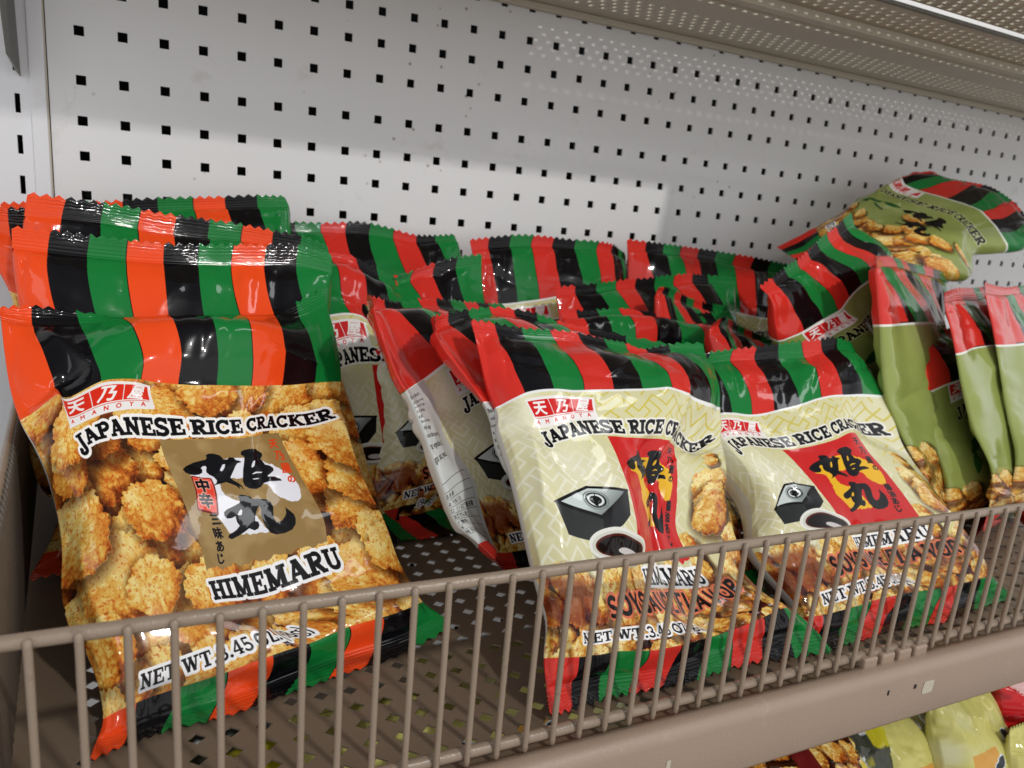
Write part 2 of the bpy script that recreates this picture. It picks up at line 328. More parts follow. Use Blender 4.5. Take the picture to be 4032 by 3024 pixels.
def sayagata(X,Y,u=.098):
    """interlocking key fret: distance to the lines, laid out on the diagonal"""
    a,b=(X+Y)*.7071/u,(Y-X)*.7071/u
    segs=[]
    P=10
    A=[((0,0),(6,0)),((6,0),(6,2)),((6,2),(2,2)),((2,2),(2,6)),((2,6),(0,6)),((0,6),(0,2)),((4,4),(8,4)),((4,4),(4,8)),((4,8),(8,8)),((8,4),(8,6)),((6,6),(10,6)),((6,6),(6,10)),((8,0),(8,2)),((8,2),(10,2)),((2,8),(2,10)),((0,8),(2,8))]
    am,bm=np.mod(a,P),np.mod(b,P);d=np.full(X.shape,9.)
    for (p,q) in A:
        for oa in (-P,0,P):
            for ob in (-P,0,P):
                if max(p[0],q[0])+oa<-1 or min(p[0],q[0])+oa>P+1 or max(p[1],q[1])+ob<-1 or min(p[1],q[1])+ob>P+1: continue
                d=np.minimum(d,sd_seg(p[0]+oa,p[1]+ob,q[0]+oa,q[1]+ob,.02,am,bm))
    return d*u
def masu(cv):
    U,V=cv.w,cv.h
    P=lambda u,v:(u*U,v*V)
    L_,TL,TR,FC,BL,R2,R3,FB=P(.098,.388),P(.243,.437),P(.400,.433),P(.270,.361),P(.125,.326),P(.386,.380),P(.347,.352),P(.262,.312)
    cv.poly([L_,FC,FB,BL],C8(44,47,46));cv.poly([FC,TR,R2,R3,FB],C8(20,21,22))
    cv.poly([L_,TL,TR,FC],C8(12,12,13),grow=.02)
    def ins(k):
        c=np.mean([L_,TL,TR,FC],0);return [tuple(c+(np.array(q)-c)*k) for q in (L_,TL,TR,FC)]
    top=ins(.86);cv.poly(top,C8(206,216,212))
    x0,x1=.1*U,.41*U;sl,X,Y=cv.box(x0,.355*V,x1,.445*V);d=sd_poly(np.array(top),X,Y);m=np.clip(.5-d*cv.ppi,0,1)
    cv.blend(sl,m*np.clip((X-.24*U)/(.12*U)+(.40*V-Y)*1.5,0,1)*.6,C8(34,40,40))
    cx,cy=.258*U,.402*V;r=np.hypot((X-cx)/1.3,(Y-cy)*1.15)
    for rr,wd,c in ((.22,.014,C8(120,130,128)),(.17,.018,C8(14,18,18)),(.125,.016,C8(236,240,238)),(.085,.02,C8(12,14,14))): cv.blend(sl,m*np.clip(1.4-np.abs(r-rr)/wd,0,1),c)
    cv.poly([(cx-.03,cy-.12),(cx-.12,cy-.03),(cx-.05,cy+.03),(cx-.07,cy+.08),(cx+.0,cy+.06),(cx+.01,cy+.17),(cx+.03,cy+.06),(cx+.12,cy+.02),(cx+.05,cy-.04),(cx+.03,cy-.13)],C8(6,8,8))
    def ell(cx,cy,rx,ry,col,rot=.04):
        t=np.linspace(0,2*math.pi,48,endpoint=False);cv.poly([(cx+rx*math.cos(a)*math.cos(rot)-ry*math.sin(a)*math.sin(rot),cy+rx*math.cos(a)*math.sin(rot)+ry*math.sin(a)*math.cos(rot)) for a in t],col)
    cx,cy=.342*U,.313*V
    ell(cx,cy-.06,.84,.28,C8(170,170,156));ell(cx,cy,.90,.285,C8(236,236,226));ell(cx+.01,cy-.01,.82,.235,C8(214,214,202))
    ell(cx+.02,cy-.02,.74,.195,C8(84,28,18));ell(cx+.03,cy-.03,.69,.165,C8(20,9,9));ell(cx+.18,cy-.10,.3,.065,C8(206,200,196))
def label_soy():
    cv=Canvas(col=C8(218,213,166))
    n=fbm(cv.H,cv.W,220,3,3);cv.blend((slice(None),slice(None)),np.clip((n-.45)*2,0,.7),C8(240,238,216))
    sl,X,Y=cv.box(0,0,cv.w,cv.h);d=sayagata(X,Y)
    ym=np.clip((Y/LH-.50)*8,0,1)*np.clip(X/LW*3-.1,.15,1);ym=np.maximum(ym,np.clip((X/LW-.8)*9,0,.8))
    cv.blend(sl,np.clip(.5-(d-.018)*cv.ppi,0,1)*ym*.8,C8(206,188,62))
    cv.blend(sl,np.clip(.5-(d-.024)*cv.ppi,0,1)*(1-ym)*.5,C8(246,246,238))
    chips(cv,0,0,LW,LH*.245,.36,90,31,PAL_SOY,topfade=1,dark=None)
    b=cv.box(0,0,LW,LH*.19);cv.blend(b[0],np.ones(b[1].shape),C8(92,24,18))
    chips(cv,0,0,LW,LH*.235,.34,120,31,PAL_SOY,topfade=1,dark=None)
    f=fbm(cv.H,cv.W,90,4,8)
    b=cv.box(0,LH*.12,LW,LH*.27);m=np.clip((f[b[0]]-.47)*14,0,1)*np.clip((.262-b[2]/LH)*60,0,1)*np.clip((b[2]/LH-.15)*40,0,1)
    cv.blend(b[0],m*.62,C8(112,34,24))
    for (u,v,r,s) in ((.915,.405,.60,4),(.82,.30,.42,5),(.965,.30,.4,6),(.93,.52,.25,7)):
        for q,dy in enumerate((.45,.0,-.4)): chips(cv,LW*u+.1,LH*v+r*dy+.1,LW*u-.1,LH*v+r*dy-.1,r*.66,1,s+10*q,PAL_SOY,topfade=1,dark=None)
    stripes(cv,RED_S,border=C8(240,240,236));logo(cv,C8(214,34,34),-.015)
    text(cv,'JAPANESE RICE CRACKER',tl(JRC,cv),.32,BLK,fat=.03,halo=(.04,C8(240,238,226)))
    panel(cv,C8(208,36,34),C8(240,186,36),BLK,('醤油あじ',[(1590,760),(1625,860),(1660,960),(1690,1060)],.19),C8(20,14,14),False)
    masu(cv)
    text(cv,'HIMEMARU',tl([(.45,.262),(.62,.264),(.80,.27)],cv),.27,BLK,halo=(.05,(1,1,1)))
    text(cv,'SOYSAUCE FLAVOR',tl([(.24,.205),(.55,.212),(.88,.222)],cv),.36,C8(24,16,14),halo=(.04,C8(226,120,84)),sans=True,fat=.02)
    text(cv,'NET WT.3.45 OZ.(98g)',tl([(.14,.142),(.64,.146)],cv),.225,BLK,halo=(.045,(1,1,1)))
    return cv
def label_green(side=False):
    cv=Canvas(col=C8(146,158,82))
    n=fbm(cv.H,cv.W,260,3,13);cv.blend((slice(None),slice(None)),np.clip((n-.4)*2.4,0,.8),C8(166,176,112))
    chips(cv,0,0,LW,LH*.28,.42,60,51,PAL_SOY,topfade=1,dark=None)
    chips(cv,LW*.55,LH*.25,LW*.98,LH*.48,.5,7,57,PAL_SPICY,dark=None)
    stripes(cv,RED_S,border=C8(236,238,226))
    if side:
        sl,X,Y=cv.box(0,LH*.735,1.35,LH);cv.blend(sl,np.clip((1.3-X)*cv.ppi,0,1),RED_S);return cv
    logo(cv,C8(214,34,34))
    text(cv,'JAPANESE RICE CRACKER',tl(JRC,cv),.32,BLK,fat=.03,halo=(.025,C8(214,220,160)))
    for (u,v,a,l) in ((.22,.46,.5,1.1),(.3,.42,-.3,.9),(.16,.40,1.2,.8),(.36,.50,.2,.9)):
        t=np.linspace(0,1,12);wd=.16*np.sin(t*math.pi);xx=t*l-l/2
        pp=[(x,w) for x,w in zip(xx,wd)]+[(x,-w) for x,w in zip(xx[::-1],wd[::-1])]
        cv.poly([(u*LW+x*math.cos(a)-y*math.sin(a),v*LH+x*math.sin(a)+y*math.cos(a)) for x,y in pp],C8(34,92,40),rough=.03)
    panel(cv,None,None,BLK,None,None,False,ink=True)
    text(cv,'NET WT.3.45 OZ.(98g)',tl([(.14,.142),(.64,.146)],cv),.225,BLK,halo=(.045,(1,1,1)))
    return cv
def label_back():
    cv=Canvas(ppi=110,col=C8(206,208,204))
    stripes(cv,RED_S);rs=np.random.RandomState(5)
    W=['No artificial flavors or colours.','Store in a cool, dry place away','from direct sunlight and high','temperatures or humidity.','RICE CRACKER','Best before date printed','on the back of the bag.','Please enjoy soon after opening.','Ingredients: rice, vegetable oil,','soy sauce, sugar, salt, yeast.']
    y=LH*.70
    for w in W:
        v,_=font_tris(w);glyph(cv,w,LW*.55-v[:,0].min()*.19,y,.19,C8(30,30,30),bold=.003);y-=.27
    x0,x1,y0,y1=LW*.52,LW*.97,LH*.14,LH*.36
    for k in range(9):
        yy=y0+(y1-y0)*k/8;cv.poly([(x0,yy),(x1,yy),(x1,yy+.012),(x0,yy+.012)],C8(60,60,60))
    for x in (x0,x1): cv.poly([(x,y0),(x+.012,y0),(x+.012,y1),(x,y1)],C8(60,60,60))
    J=['名称 米菓','原材料名 うるち米','植物油脂、しょうゆ(小','麦、大豆を含む)、ぶどう糖液糖','砂糖、食塩/加工でん粉','調味料(アミノ酸等)','内容量 98g','保存方法 直射日光']
    for k,s in enumerate(J):
        for i,ch in enumerate(s[:15]): glyph(cv,ch,x0+.14+i*.175,y1-(k+.5)*(y1-y0)/8,.16,C8(40,40,40),bold=.002)
    return cv
def to_image(cv,name):
    H,W=cv.a.shape[:2];im=bpy.data.images.new(name,W,H,alpha=False)
    px=np.ones((H,W,4),np.float32);px[...,:3]=np.clip(cv.a,0,1);im.pixels.foreach_set(px.ravel());im.update();im.pack();return im
LAT='''[{"name":"A1","tex":"spicy","T":1.0,"seed":1,"hi":1,"cr":[[0.0,0.74,0.22,0.8,-0.2,0.22],[0.22,0.8,0.12,0.93,0.08,0.12],[0.06,0.42,0.09,0.12,0.09,0.12],[0.7,0.84,0.97,0.76,0.07,0.1],[0.62,0.2,0.66,0.1,0.06,0.08]],"lat":[[[49,-1324,-1051],[86,-1312,-1052],[123,-1301,-1052],[163,-1291,-1053],[217,-1288,-1054],[268,-1280,-1055],[306,-1266,-1056],[359,-1254,-1057],[417,-1238,-1058],[472,-1224,-1059],[532,-1211,-1061],[605,-1184,-1062],[677,-1163,-1052]],[[57,-1283,-1051],[89,-1272,-1052],[125,-1259,-1052],[173,-1248,-1054],[230,-1238,-1055],[288,-1223,-1056],[339,-1205,-1057],[394,-1189,-1057],[450,-1179,-1051],[501,-1168,-1052],[554,-1157,-1052],[609,-1146,-1046],[659,-1131,-1037]],[[65,-1261,-1032],[93,-1250,-1028],[131,-1236,-1027],[183,-1227,-1024],[239,-1218,-1021],[296,-1209,-1014],[348,-1197,-1012],[395,-1184,-1014],[454,-1173,-1004],[507,-1160,-1005],[557,-1146,-1008],[604,-1128,-1009],[634,-1096,-1024]],[[58,-1226,-995],[94,-1226,-982],[133,-1216,-980],[178,-1206,-977],[225,-1194,-974],[272,-1181,-973],[312,-1167,-981],[340,-1148,-999],[406,-1139,-988],[475,-1131,-978],[530,-1116,-978],[578,-1095,-980],[617,-1058,-996]],[[40,-1185,-960],[82,-1194,-939],[122,-1187,-935],[163,-1176,-933],[202,-1162,-931],[240,-1146,-934],[280,-1132,-946],[320,-1117,-958],[376,-1106,-956],[438,-1095,-951],[493,-1079,-952],[550,-1058,-949],[601,-1019,-961]],[[16,-1145,-935],[63,-1158,-903],[106,-1153,-894],[147,-1143,-891],[187,-1131,-892],[227,-1117,-899],[266,-1102,-907],[310,-1088,-912],[362,-1074,-911],[420,-1060,-907],[472,-1043,-913],[533,-1022,-908],[591,-980,-919]],[[4,-1102,-895],[49,-1118,-857],[90,-1112,-845],[131,-1102,-841],[173,-1092,-843],[216,-1080,-849],[257,-1065,-855],[301,-1051,-858],[353,-1037,-859],[410,-1022,-856],[467,-1005,-858],[524,-983,-863],[581,-940,-884]],[[4,-1064,-847],[42,-1078,-807],[76,-1069,-795],[112,-1058,-790],[152,-1045,-789],[195,-1033,-792],[241,-1022,-801],[289,-1010,-808],[340,-997,-813],[395,-983,-817],[452,-966,-823],[511,-944,-830],[569,-900,-857]],[[-1,-1029,-808],[33,-1041,-767],[62,-1030,-754],[96,-1018,-749],[135,-1005,-750],[179,-994,-754],[228,-985,-762],[278,-974,-770],[328,-961,-776],[378,-944,-782],[432,-926,-789],[494,-905,-796],[557,-863,-821]],[[-11,-993,-772],[20,-1003,-731],[45,-990,-716],[79,-977,-712],[120,-967,-716],[167,-958,-724],[219,-949,-729],[271,-939,-735],[318,-924,-740],[360,-903,-745],[410,-882,-751],[476,-863,-756],[545,-822,-773]],[[-23,-956,-739],[5,-964,-700],[28,-949,-685],[66,-937,-678],[109,-928,-681],[158,-920,-690],[213,-913,-695],[267,-903,-701],[316,-889,-706],[352,-865,-710],[397,-842,-718],[462,-824,-724],[538,-783,-727]],[[-42,-916,-706],[-2,-927,-664],[22,-913,-656],[61,-900,-644],[105,-889,-642],[151,-879,-649],[210,-873,-661],[265,-864,-670],[315,-851,-675],[357,-831,-680],[402,-810,-687],[461,-790,-694],[532,-751,-699]],[[-68,-868,-671],[-12,-880,-620],[9,-867,-627],[64,-858,-601],[118,-852,-601],[151,-837,-612],[218,-835,-621],[266,-822,-626],[318,-810,-632],[368,-795,-636],[418,-776,-641],[476,-755,-643],[541,-717,-652]],[[-86,-821,-626],[-40,-828,-599],[3,-821,-591],[62,-818,-570],[122,-817,-559],[173,-813,-560],[227,-808,-563],[277,-798,-567],[329,-784,-573],[381,-766,-581],[433,-743,-590],[488,-718,-594],[544,-680,-602]],[[-99,-769,-565],[-54,-768,-555],[0,-763,-548],[60,-763,-533],[119,-766,-518],[175,-767,-510],[230,-765,-508],[284,-757,-508],[340,-744,-514],[394,-724,-527],[443,-696,-542],[491,-666,-548],[540,-633,-547]],[[-107,-726,-512],[-68,-711,-524],[-12,-701,-526],[50,-698,-522],[107,-695,-515],[164,-685,-514],[220,-673,-512],[279,-664,-510],[340,-658,-510],[396,-650,-515],[441,-631,-524],[484,-608,-516],[531,-588,-494]],[[-114,-698,-490],[-74,-680,-490],[-24,-669,-496],[38,-664,-506],[101,-654,-519],[154,-616,-527],[212,-592,-529],[273,-580,-526],[336,-574,-524],[390,-589,-516],[434,-590,-499],[477,-576,-476],[527,-556,-452]]],"n":[0.157,-0.651,0.742]},
{"name":"C1","tex":"soy","T":1.0,"seed":2,"hi":1,"cr":[[0.6,0.6,0.62,0.4,-0.2,0.16],[0.62,0.42,0.6,0.24,-0.26,0.2],[0.5,0.58,0.61,0.44,0.07,0.12],[0.78,0.7,0.64,0.46,0.09,0.1],[0.79,0.74,0.77,0.62,0.08,0.07],[0.92,0.6,0.66,0.44,0.07,0.1],[0.1,0.62,0.06,0.35,0.12,0.15]],"lat":[[[737,-1466,-1052],[776,-1458,-1058],[818,-1450,-1062],[865,-1445,-1064],[917,-1443,-1068],[971,-1446,-1069],[1033,-1447,-1071],[1095,-1445,-1070],[1157,-1446,-1066],[1218,-1447,-1066],[1279,-1450,-1071],[1347,-1455,-1072],[1418,-1462,-1075]],[[737,-1438,-1014],[778,-1430,-1021],[822,-1424,-1026],[874,-1422,-1030],[933,-1423,-1037],[993,-1425,-1041],[1053,-1426,-1041],[1110,-1424,-1038],[1167,-1422,-1034],[1227,-1421,-1030],[1283,-1420,-1030],[1340,-1419,-1033],[1402,-1423,-1041]],[[742,-1412,-974],[782,-1418,-975],[826,-1418,-981],[883,-1420,-983],[946,-1426,-991],[1006,-1428,-996],[1061,-1426,-998],[1108,-1420,-1000],[1159,-1415,-1000],[1223,-1413,-992],[1278,-1406,-987],[1324,-1394,-992],[1376,-1381,-1015]],[[757,-1385,-925],[789,-1400,-930],[829,-1403,-943],[883,-1407,-946],[940,-1410,-950],[993,-1409,-956],[1038,-1403,-965],[1072,-1393,-983],[1117,-1386,-993],[1189,-1385,-978],[1248,-1377,-970],[1292,-1359,-973],[1340,-1331,-996]],[[757,-1354,-889],[794,-1377,-884],[834,-1382,-894],[881,-1384,-902],[928,-1383,-904],[971,-1379,-914],[1012,-1370,-928],[1051,-1358,-945],[1097,-1352,-959],[1157,-1351,-961],[1215,-1344,-957],[1264,-1323,-953],[1317,-1286,-970]],[[754,-1318,-841],[794,-1347,-830],[835,-1354,-836],[879,-1354,-841],[923,-1352,-847],[963,-1349,-865],[1004,-1335,-879],[1048,-1318,-890],[1086,-1309,-907],[1128,-1308,-923],[1183,-1303,-926],[1248,-1286,-914],[1320,-1248,-922]],[[751,-1276,-781],[793,-1310,-768],[836,-1319,-773],[880,-1322,-778],[928,-1322,-788],[976,-1320,-807],[1018,-1297,-817],[1058,-1271,-823],[1085,-1259,-839],[1107,-1253,-855],[1157,-1248,-860],[1243,-1242,-857],[1324,-1206,-874]],[[750,-1237,-732],[792,-1274,-718],[835,-1284,-724],[880,-1289,-731],[928,-1290,-740],[978,-1282,-752],[1026,-1259,-763],[1070,-1233,-772],[1098,-1219,-784],[1123,-1216,-793],[1175,-1213,-798],[1256,-1204,-800],[1336,-1167,-824]],[[749,-1206,-696],[790,-1243,-684],[832,-1254,-693],[877,-1259,-700],[925,-1258,-706],[975,-1249,-712],[1026,-1230,-724],[1072,-1207,-735],[1104,-1194,-745],[1135,-1191,-753],[1186,-1187,-759],[1264,-1174,-761],[1354,-1136,-772]],[[747,-1174,-665],[787,-1212,-658],[829,-1222,-670],[873,-1225,-675],[922,-1223,-676],[975,-1217,-680],[1026,-1204,-689],[1068,-1187,-700],[1107,-1175,-710],[1144,-1166,-720],[1192,-1156,-735],[1267,-1144,-742],[1365,-1106,-742]],[[746,-1146,-639],[785,-1181,-636],[825,-1190,-650],[870,-1190,-649],[917,-1186,-648],[972,-1182,-650],[1033,-1180,-656],[1085,-1172,-662],[1132,-1162,-670],[1164,-1144,-687],[1203,-1128,-715],[1268,-1116,-742],[1375,-1081,-724]],[[754,-1126,-627],[794,-1155,-613],[829,-1157,-617],[872,-1154,-617],[917,-1149,-617],[968,-1144,-620],[1038,-1147,-622],[1102,-1145,-624],[1157,-1138,-630],[1194,-1121,-648],[1234,-1105,-681],[1292,-1091,-715],[1394,-1056,-697]],[[759,-1100,-613],[794,-1118,-588],[826,-1113,-581],[881,-1114,-577],[938,-1113,-580],[991,-1108,-582],[1054,-1106,-584],[1112,-1101,-586],[1176,-1097,-587],[1226,-1085,-600],[1278,-1073,-620],[1346,-1062,-638],[1411,-1024,-662]],[[754,-1062,-578],[791,-1075,-559],[835,-1072,-551],[894,-1073,-548],[956,-1073,-548],[1016,-1070,-551],[1074,-1065,-554],[1131,-1059,-557],[1190,-1053,-560],[1246,-1044,-568],[1303,-1034,-580],[1366,-1022,-596],[1430,-991,-620]],[[752,-1020,-528],[799,-1025,-519],[851,-1023,-518],[909,-1021,-519],[971,-1019,-521],[1031,-1016,-524],[1089,-1011,-530],[1145,-1005,-537],[1200,-997,-545],[1254,-988,-551],[1309,-978,-558],[1370,-968,-568],[1437,-950,-584]],[[751,-983,-485],[802,-973,-490],[855,-966,-499],[912,-960,-505],[973,-955,-509],[1031,-950,-514],[1090,-946,-523],[1145,-940,-533],[1196,-932,-544],[1248,-924,-552],[1303,-915,-552],[1366,-911,-552],[1439,-912,-554]],[[752,-958,-457],[799,-947,-464],[851,-939,-475],[906,-932,-482],[964,-925,-483],[1021,-919,-491],[1084,-917,-501],[1140,-911,-511],[1188,-901,-521],[1241,-896,-538],[1297,-886,-534],[1364,-881,-526],[1444,-884,-525]]],"n":[0.037,-0.765,0.643]},
{"name":"E1","tex":"soy","T":1.0,"seed":3,"hi":1,"cr":[[0.3,0.36,0.26,0.6,0.1,0.14],[0.6,0.93,0.75,0.8,0.08,0.12],[0.9,0.64,0.74,0.58,0.07,0.08],[0.45,0.1,0.4,0.26,0.08,0.08],[0.7,0.16,0.8,0.26,0.07,0.08]],"lat":[[[1380,-1454,-1078],[1403,-1451,-1078],[1436,-1448,-1079],[1481,-1443,-1080],[1532,-1438,-1081],[1587,-1435,-1082],[1638,-1434,-1083],[1704,-1437,-1084],[1760,-1441,-1085],[1807,-1442,-1086],[1893,-1433,-1088],[2002,-1423,-1090],[2136,-1416,-1093]],[[1418,-1392,-1078],[1437,-1393,-1079],[1478,-1393,-1080],[1540,-1388,-1081],[1602,-1383,-1082],[1669,-1380,-1083],[1731,-1378,-1085],[1794,-1380,-1086],[1858,-1385,-1087],[1914,-1386,-1088],[1983,-1379,-1090],[2070,-1371,-1091],[2162,-1370,-1088]],[[1427,-1355,-1058],[1461,-1356,-1060],[1514,-1357,-1060],[1582,-1362,-1052],[1642,-1361,-1048],[1707,-1363,-1045],[1767,-1363,-1046],[1822,-1360,-1051],[1892,-1364,-1053],[1960,-1366,-1053],[2021,-1363,-1054],[2080,-1357,-1056],[2143,-1345,-1064]],[[1431,-1327,-1030],[1460,-1334,-1016],[1508,-1336,-1012],[1569,-1340,-1005],[1628,-1341,-999],[1684,-1340,-998],[1732,-1337,-1004],[1772,-1329,-1015],[1833,-1330,-1021],[1927,-1342,-1014],[2003,-1345,-1014],[2067,-1338,-1016],[2134,-1319,-1027]],[[1397,-1274,-982],[1442,-1296,-963],[1492,-1304,-959],[1547,-1308,-955],[1602,-1310,-952],[1648,-1308,-957],[1691,-1303,-966],[1739,-1300,-974],[1805,-1303,-977],[1893,-1313,-975],[1976,-1319,-977],[2049,-1315,-979],[2124,-1293,-993]],[[1381,-1234,-945],[1428,-1261,-917],[1476,-1270,-908],[1526,-1273,-900],[1580,-1277,-900],[1632,-1282,-917],[1670,-1275,-926],[1722,-1273,-929],[1787,-1276,-928],[1867,-1282,-924],[1949,-1287,-928],[2030,-1288,-939],[2111,-1268,-966]],[[1397,-1208,-920],[1432,-1233,-879],[1468,-1235,-861],[1511,-1236,-850],[1563,-1241,-850],[1619,-1248,-866],[1662,-1246,-876],[1710,-1243,-877],[1770,-1242,-873],[1839,-1243,-869],[1917,-1247,-874],[2002,-1252,-890],[2090,-1234,-926]],[[1414,-1182,-888],[1440,-1204,-844],[1463,-1202,-824],[1498,-1201,-815],[1545,-1205,-815],[1597,-1210,-824],[1647,-1211,-830],[1698,-1210,-829],[1753,-1208,-825],[1816,-1207,-823],[1889,-1210,-830],[1974,-1213,-845],[2067,-1197,-882]],[[1423,-1156,-858],[1437,-1174,-813],[1451,-1168,-795],[1481,-1167,-788],[1527,-1171,-789],[1580,-1177,-794],[1634,-1180,-797],[1686,-1180,-794],[1740,-1177,-788],[1797,-1175,-786],[1864,-1175,-793],[1947,-1178,-809],[2046,-1165,-843]],[[1410,-1118,-826],[1419,-1134,-782],[1427,-1127,-765],[1458,-1128,-762],[1508,-1136,-765],[1564,-1144,-769],[1620,-1148,-768],[1675,-1149,-762],[1728,-1147,-754],[1780,-1142,-748],[1837,-1138,-756],[1915,-1141,-775],[2026,-1133,-804]],[[1385,-1075,-794],[1396,-1092,-752],[1404,-1086,-737],[1440,-1090,-736],[1488,-1098,-742],[1544,-1107,-746],[1605,-1114,-741],[1665,-1118,-732],[1720,-1117,-722],[1767,-1109,-713],[1813,-1102,-721],[1878,-1101,-746],[2012,-1103,-763]],[[1367,-1035,-763],[1385,-1055,-724],[1404,-1055,-712],[1437,-1059,-712],[1479,-1064,-718],[1525,-1068,-720],[1592,-1078,-711],[1657,-1084,-698],[1712,-1084,-686],[1762,-1080,-679],[1808,-1073,-687],[1867,-1069,-705],[2004,-1074,-712]],[[1357,-993,-725],[1384,-1015,-691],[1413,-1020,-680],[1452,-1026,-678],[1498,-1034,-681],[1542,-1036,-680],[1601,-1042,-669],[1661,-1048,-656],[1714,-1047,-644],[1773,-1049,-636],[1830,-1048,-636],[1892,-1045,-638],[1986,-1035,-647]],[[1353,-954,-684],[1387,-975,-655],[1425,-982,-645],[1469,-990,-641],[1518,-998,-639],[1568,-1004,-636],[1623,-1010,-629],[1680,-1016,-620],[1735,-1019,-610],[1792,-1021,-601],[1848,-1021,-596],[1907,-1018,-594],[1979,-1006,-606]],[[1354,-911,-635],[1394,-926,-616],[1437,-933,-607],[1485,-941,-601],[1536,-949,-597],[1591,-958,-594],[1648,-967,-590],[1707,-976,-586],[1764,-984,-579],[1815,-985,-570],[1862,-984,-562],[1911,-983,-561],[1968,-976,-571]],[[1361,-878,-597],[1402,-879,-591],[1449,-883,-585],[1499,-889,-578],[1550,-895,-573],[1606,-905,-570],[1661,-914,-565],[1720,-924,-562],[1779,-935,-558],[1825,-938,-546],[1868,-939,-537],[1909,-942,-537],[1955,-948,-542]],[[1372,-859,-576],[1414,-860,-567],[1462,-865,-557],[1514,-872,-548],[1567,-880,-540],[1618,-887,-535],[1670,-894,-528],[1722,-901,-520],[1775,-909,-513],[1826,-916,-507],[1871,-920,-501],[1909,-923,-504],[1948,-928,-512]]],"n":[0.112,-0.724,0.681]},
{"name":"A2","tex":"spicy","T":0.9,"seed":4,"lat":[[[11,-938,-1050],[89,-931,-1052],[167,-921,-1053],[246,-910,-1055],[324,-897,-1056],[405,-881,-1058],[487,-863,-1060],[572,-843,-1061],[659,-823,-1063]],[[5,-912,-1019],[83,-898,-1025],[161,-884,-1030],[240,-870,-1033],[320,-855,-1035],[400,-842,-1035],[483,-828,-1034],[567,-815,-1032],[652,-802,-1029]],[[-2,-886,-968],[79,-893,-964],[157,-885,-966],[235,-874,-969],[314,-861,-971],[394,-846,-971],[476,-830,-971],[559,-811,-971],[640,-777,-979]],[[-13,-849,-896],[69,-873,-884],[147,-870,-886],[224,-861,-889],[302,-849,-891],[382,-834,-891],[463,-816,-891],[545,-792,-893],[624,-742,-909]],[[-27,-801,-804],[55,-837,-789],[130,-838,-792],[205,-831,-796],[282,-819,-799],[361,-804,-799],[442,-785,-797],[524,-757,-798],[602,-696,-817]],[[-43,-752,-714],[36,-792,-702],[108,-796,-708],[182,-789,-715],[257,-778,-719],[337,-763,-718],[419,-744,-714],[503,-716,-711],[582,-652,-729]],[[-63,-707,-638],[14,-746,-630],[85,-750,-639],[158,-744,-648],[235,-734,-651],[315,-720,-649],[399,-702,-643],[483,-674,-638],[563,-612,-653]],[[-79,-669,-573],[-6,-703,-572],[68,-707,-584],[142,-702,-592],[218,-691,-595],[300,-679,-592],[385,-662,-586],[471,-637,-578],[552,-582,-590]],[[-89,-632,-502],[-23,-655,-512],[57,-659,-522],[135,-654,-528],[210,-642,-530],[294,-632,-529],[380,-619,-524],[465,-597,-515],[547,-553,-522]],[[-99,-596,-431],[-25,-603,-438],[56,-601,-446],[139,-596,-449],[219,-586,-450],[299,-576,-451],[382,-565,-448],[468,-552,-446],[552,-531,-460]],[[-101,-578,-392],[-24,-570,-400],[56,-562,-407],[139,-555,-412],[221,-547,-413],[300,-537,-413],[384,-528,-410],[469,-521,-408],[556,-519,-423]],[[-102,-560,-347],[-21,-552,-352],[59,-544,-358],[138,-537,-366],[221,-529,-366],[304,-521,-363],[388,-512,-360],[472,-505,-357],[558,-503,-373]]],"n":[0.154,-0.865,0.477]},
{"name":"A3","tex":"spicy","T":0.8,"seed":5,"lat":[[[-29,-731,-1049],[52,-718,-1051],[134,-705,-1053],[215,-692,-1054],[296,-680,-1056],[377,-668,-1058],[458,-656,-1059],[539,-645,-1061],[618,-636,-1062]],[[-32,-707,-1015],[50,-696,-1017],[132,-685,-1018],[213,-673,-1019],[294,-662,-1020],[376,-651,-1022],[457,-639,-1024],[537,-628,-1026],[618,-616,-1029]],[[-34,-689,-960],[50,-698,-955],[133,-693,-955],[214,-684,-956],[296,-673,-958],[376,-661,-960],[457,-647,-963],[537,-629,-968],[615,-598,-978]],[[-38,-664,-881],[49,-688,-872],[131,-688,-871],[213,-681,-873],[294,-670,-876],[375,-657,-879],[455,-641,-883],[535,-618,-890],[610,-570,-906]],[[-44,-630,-780],[44,-666,-768],[126,-668,-769],[207,-663,-772],[288,-652,-776],[369,-639,-780],[450,-621,-785],[530,-594,-794],[604,-535,-814]],[[-54,-595,-682],[34,-635,-672],[116,-638,-674],[198,-633,-678],[279,-623,-683],[361,-609,-687],[442,-591,-693],[523,-563,-702],[597,-500,-724]],[[-69,-562,-600],[19,-600,-590],[103,-604,-593],[186,-599,-597],[269,-588,-602],[352,-575,-606],[434,-557,-611],[515,-530,-621],[590,-469,-644]],[[-84,-534,-532],[5,-567,-524],[91,-569,-527],[176,-564,-531],[260,-554,-535],[345,-541,-539],[428,-524,-544],[509,-499,-554],[585,-443,-577]],[[-94,-507,-461],[-5,-530,-456],[82,-529,-458],[167,-522,-463],[253,-512,-468],[339,-500,-471],[423,-484,-476],[505,-462,-486],[581,-417,-509]],[[-95,-482,-379],[-7,-487,-378],[79,-480,-382],[163,-471,-392],[249,-461,-397],[336,-449,-399],[421,-435,-405],[502,-418,-416],[578,-391,-438]],[[-90,-471,-333],[-4,-459,-336],[79,-447,-342],[163,-436,-354],[248,-425,-360],[334,-413,-364],[420,-402,-371],[501,-390,-381],[578,-378,-401]],[[-82,-460,-281],[3,-448,-287],[84,-434,-293],[168,-424,-305],[253,-412,-312],[337,-400,-319],[421,-390,-330],[503,-377,-340],[577,-365,-364]]],"n":[0.135,-0.937,0.324]},
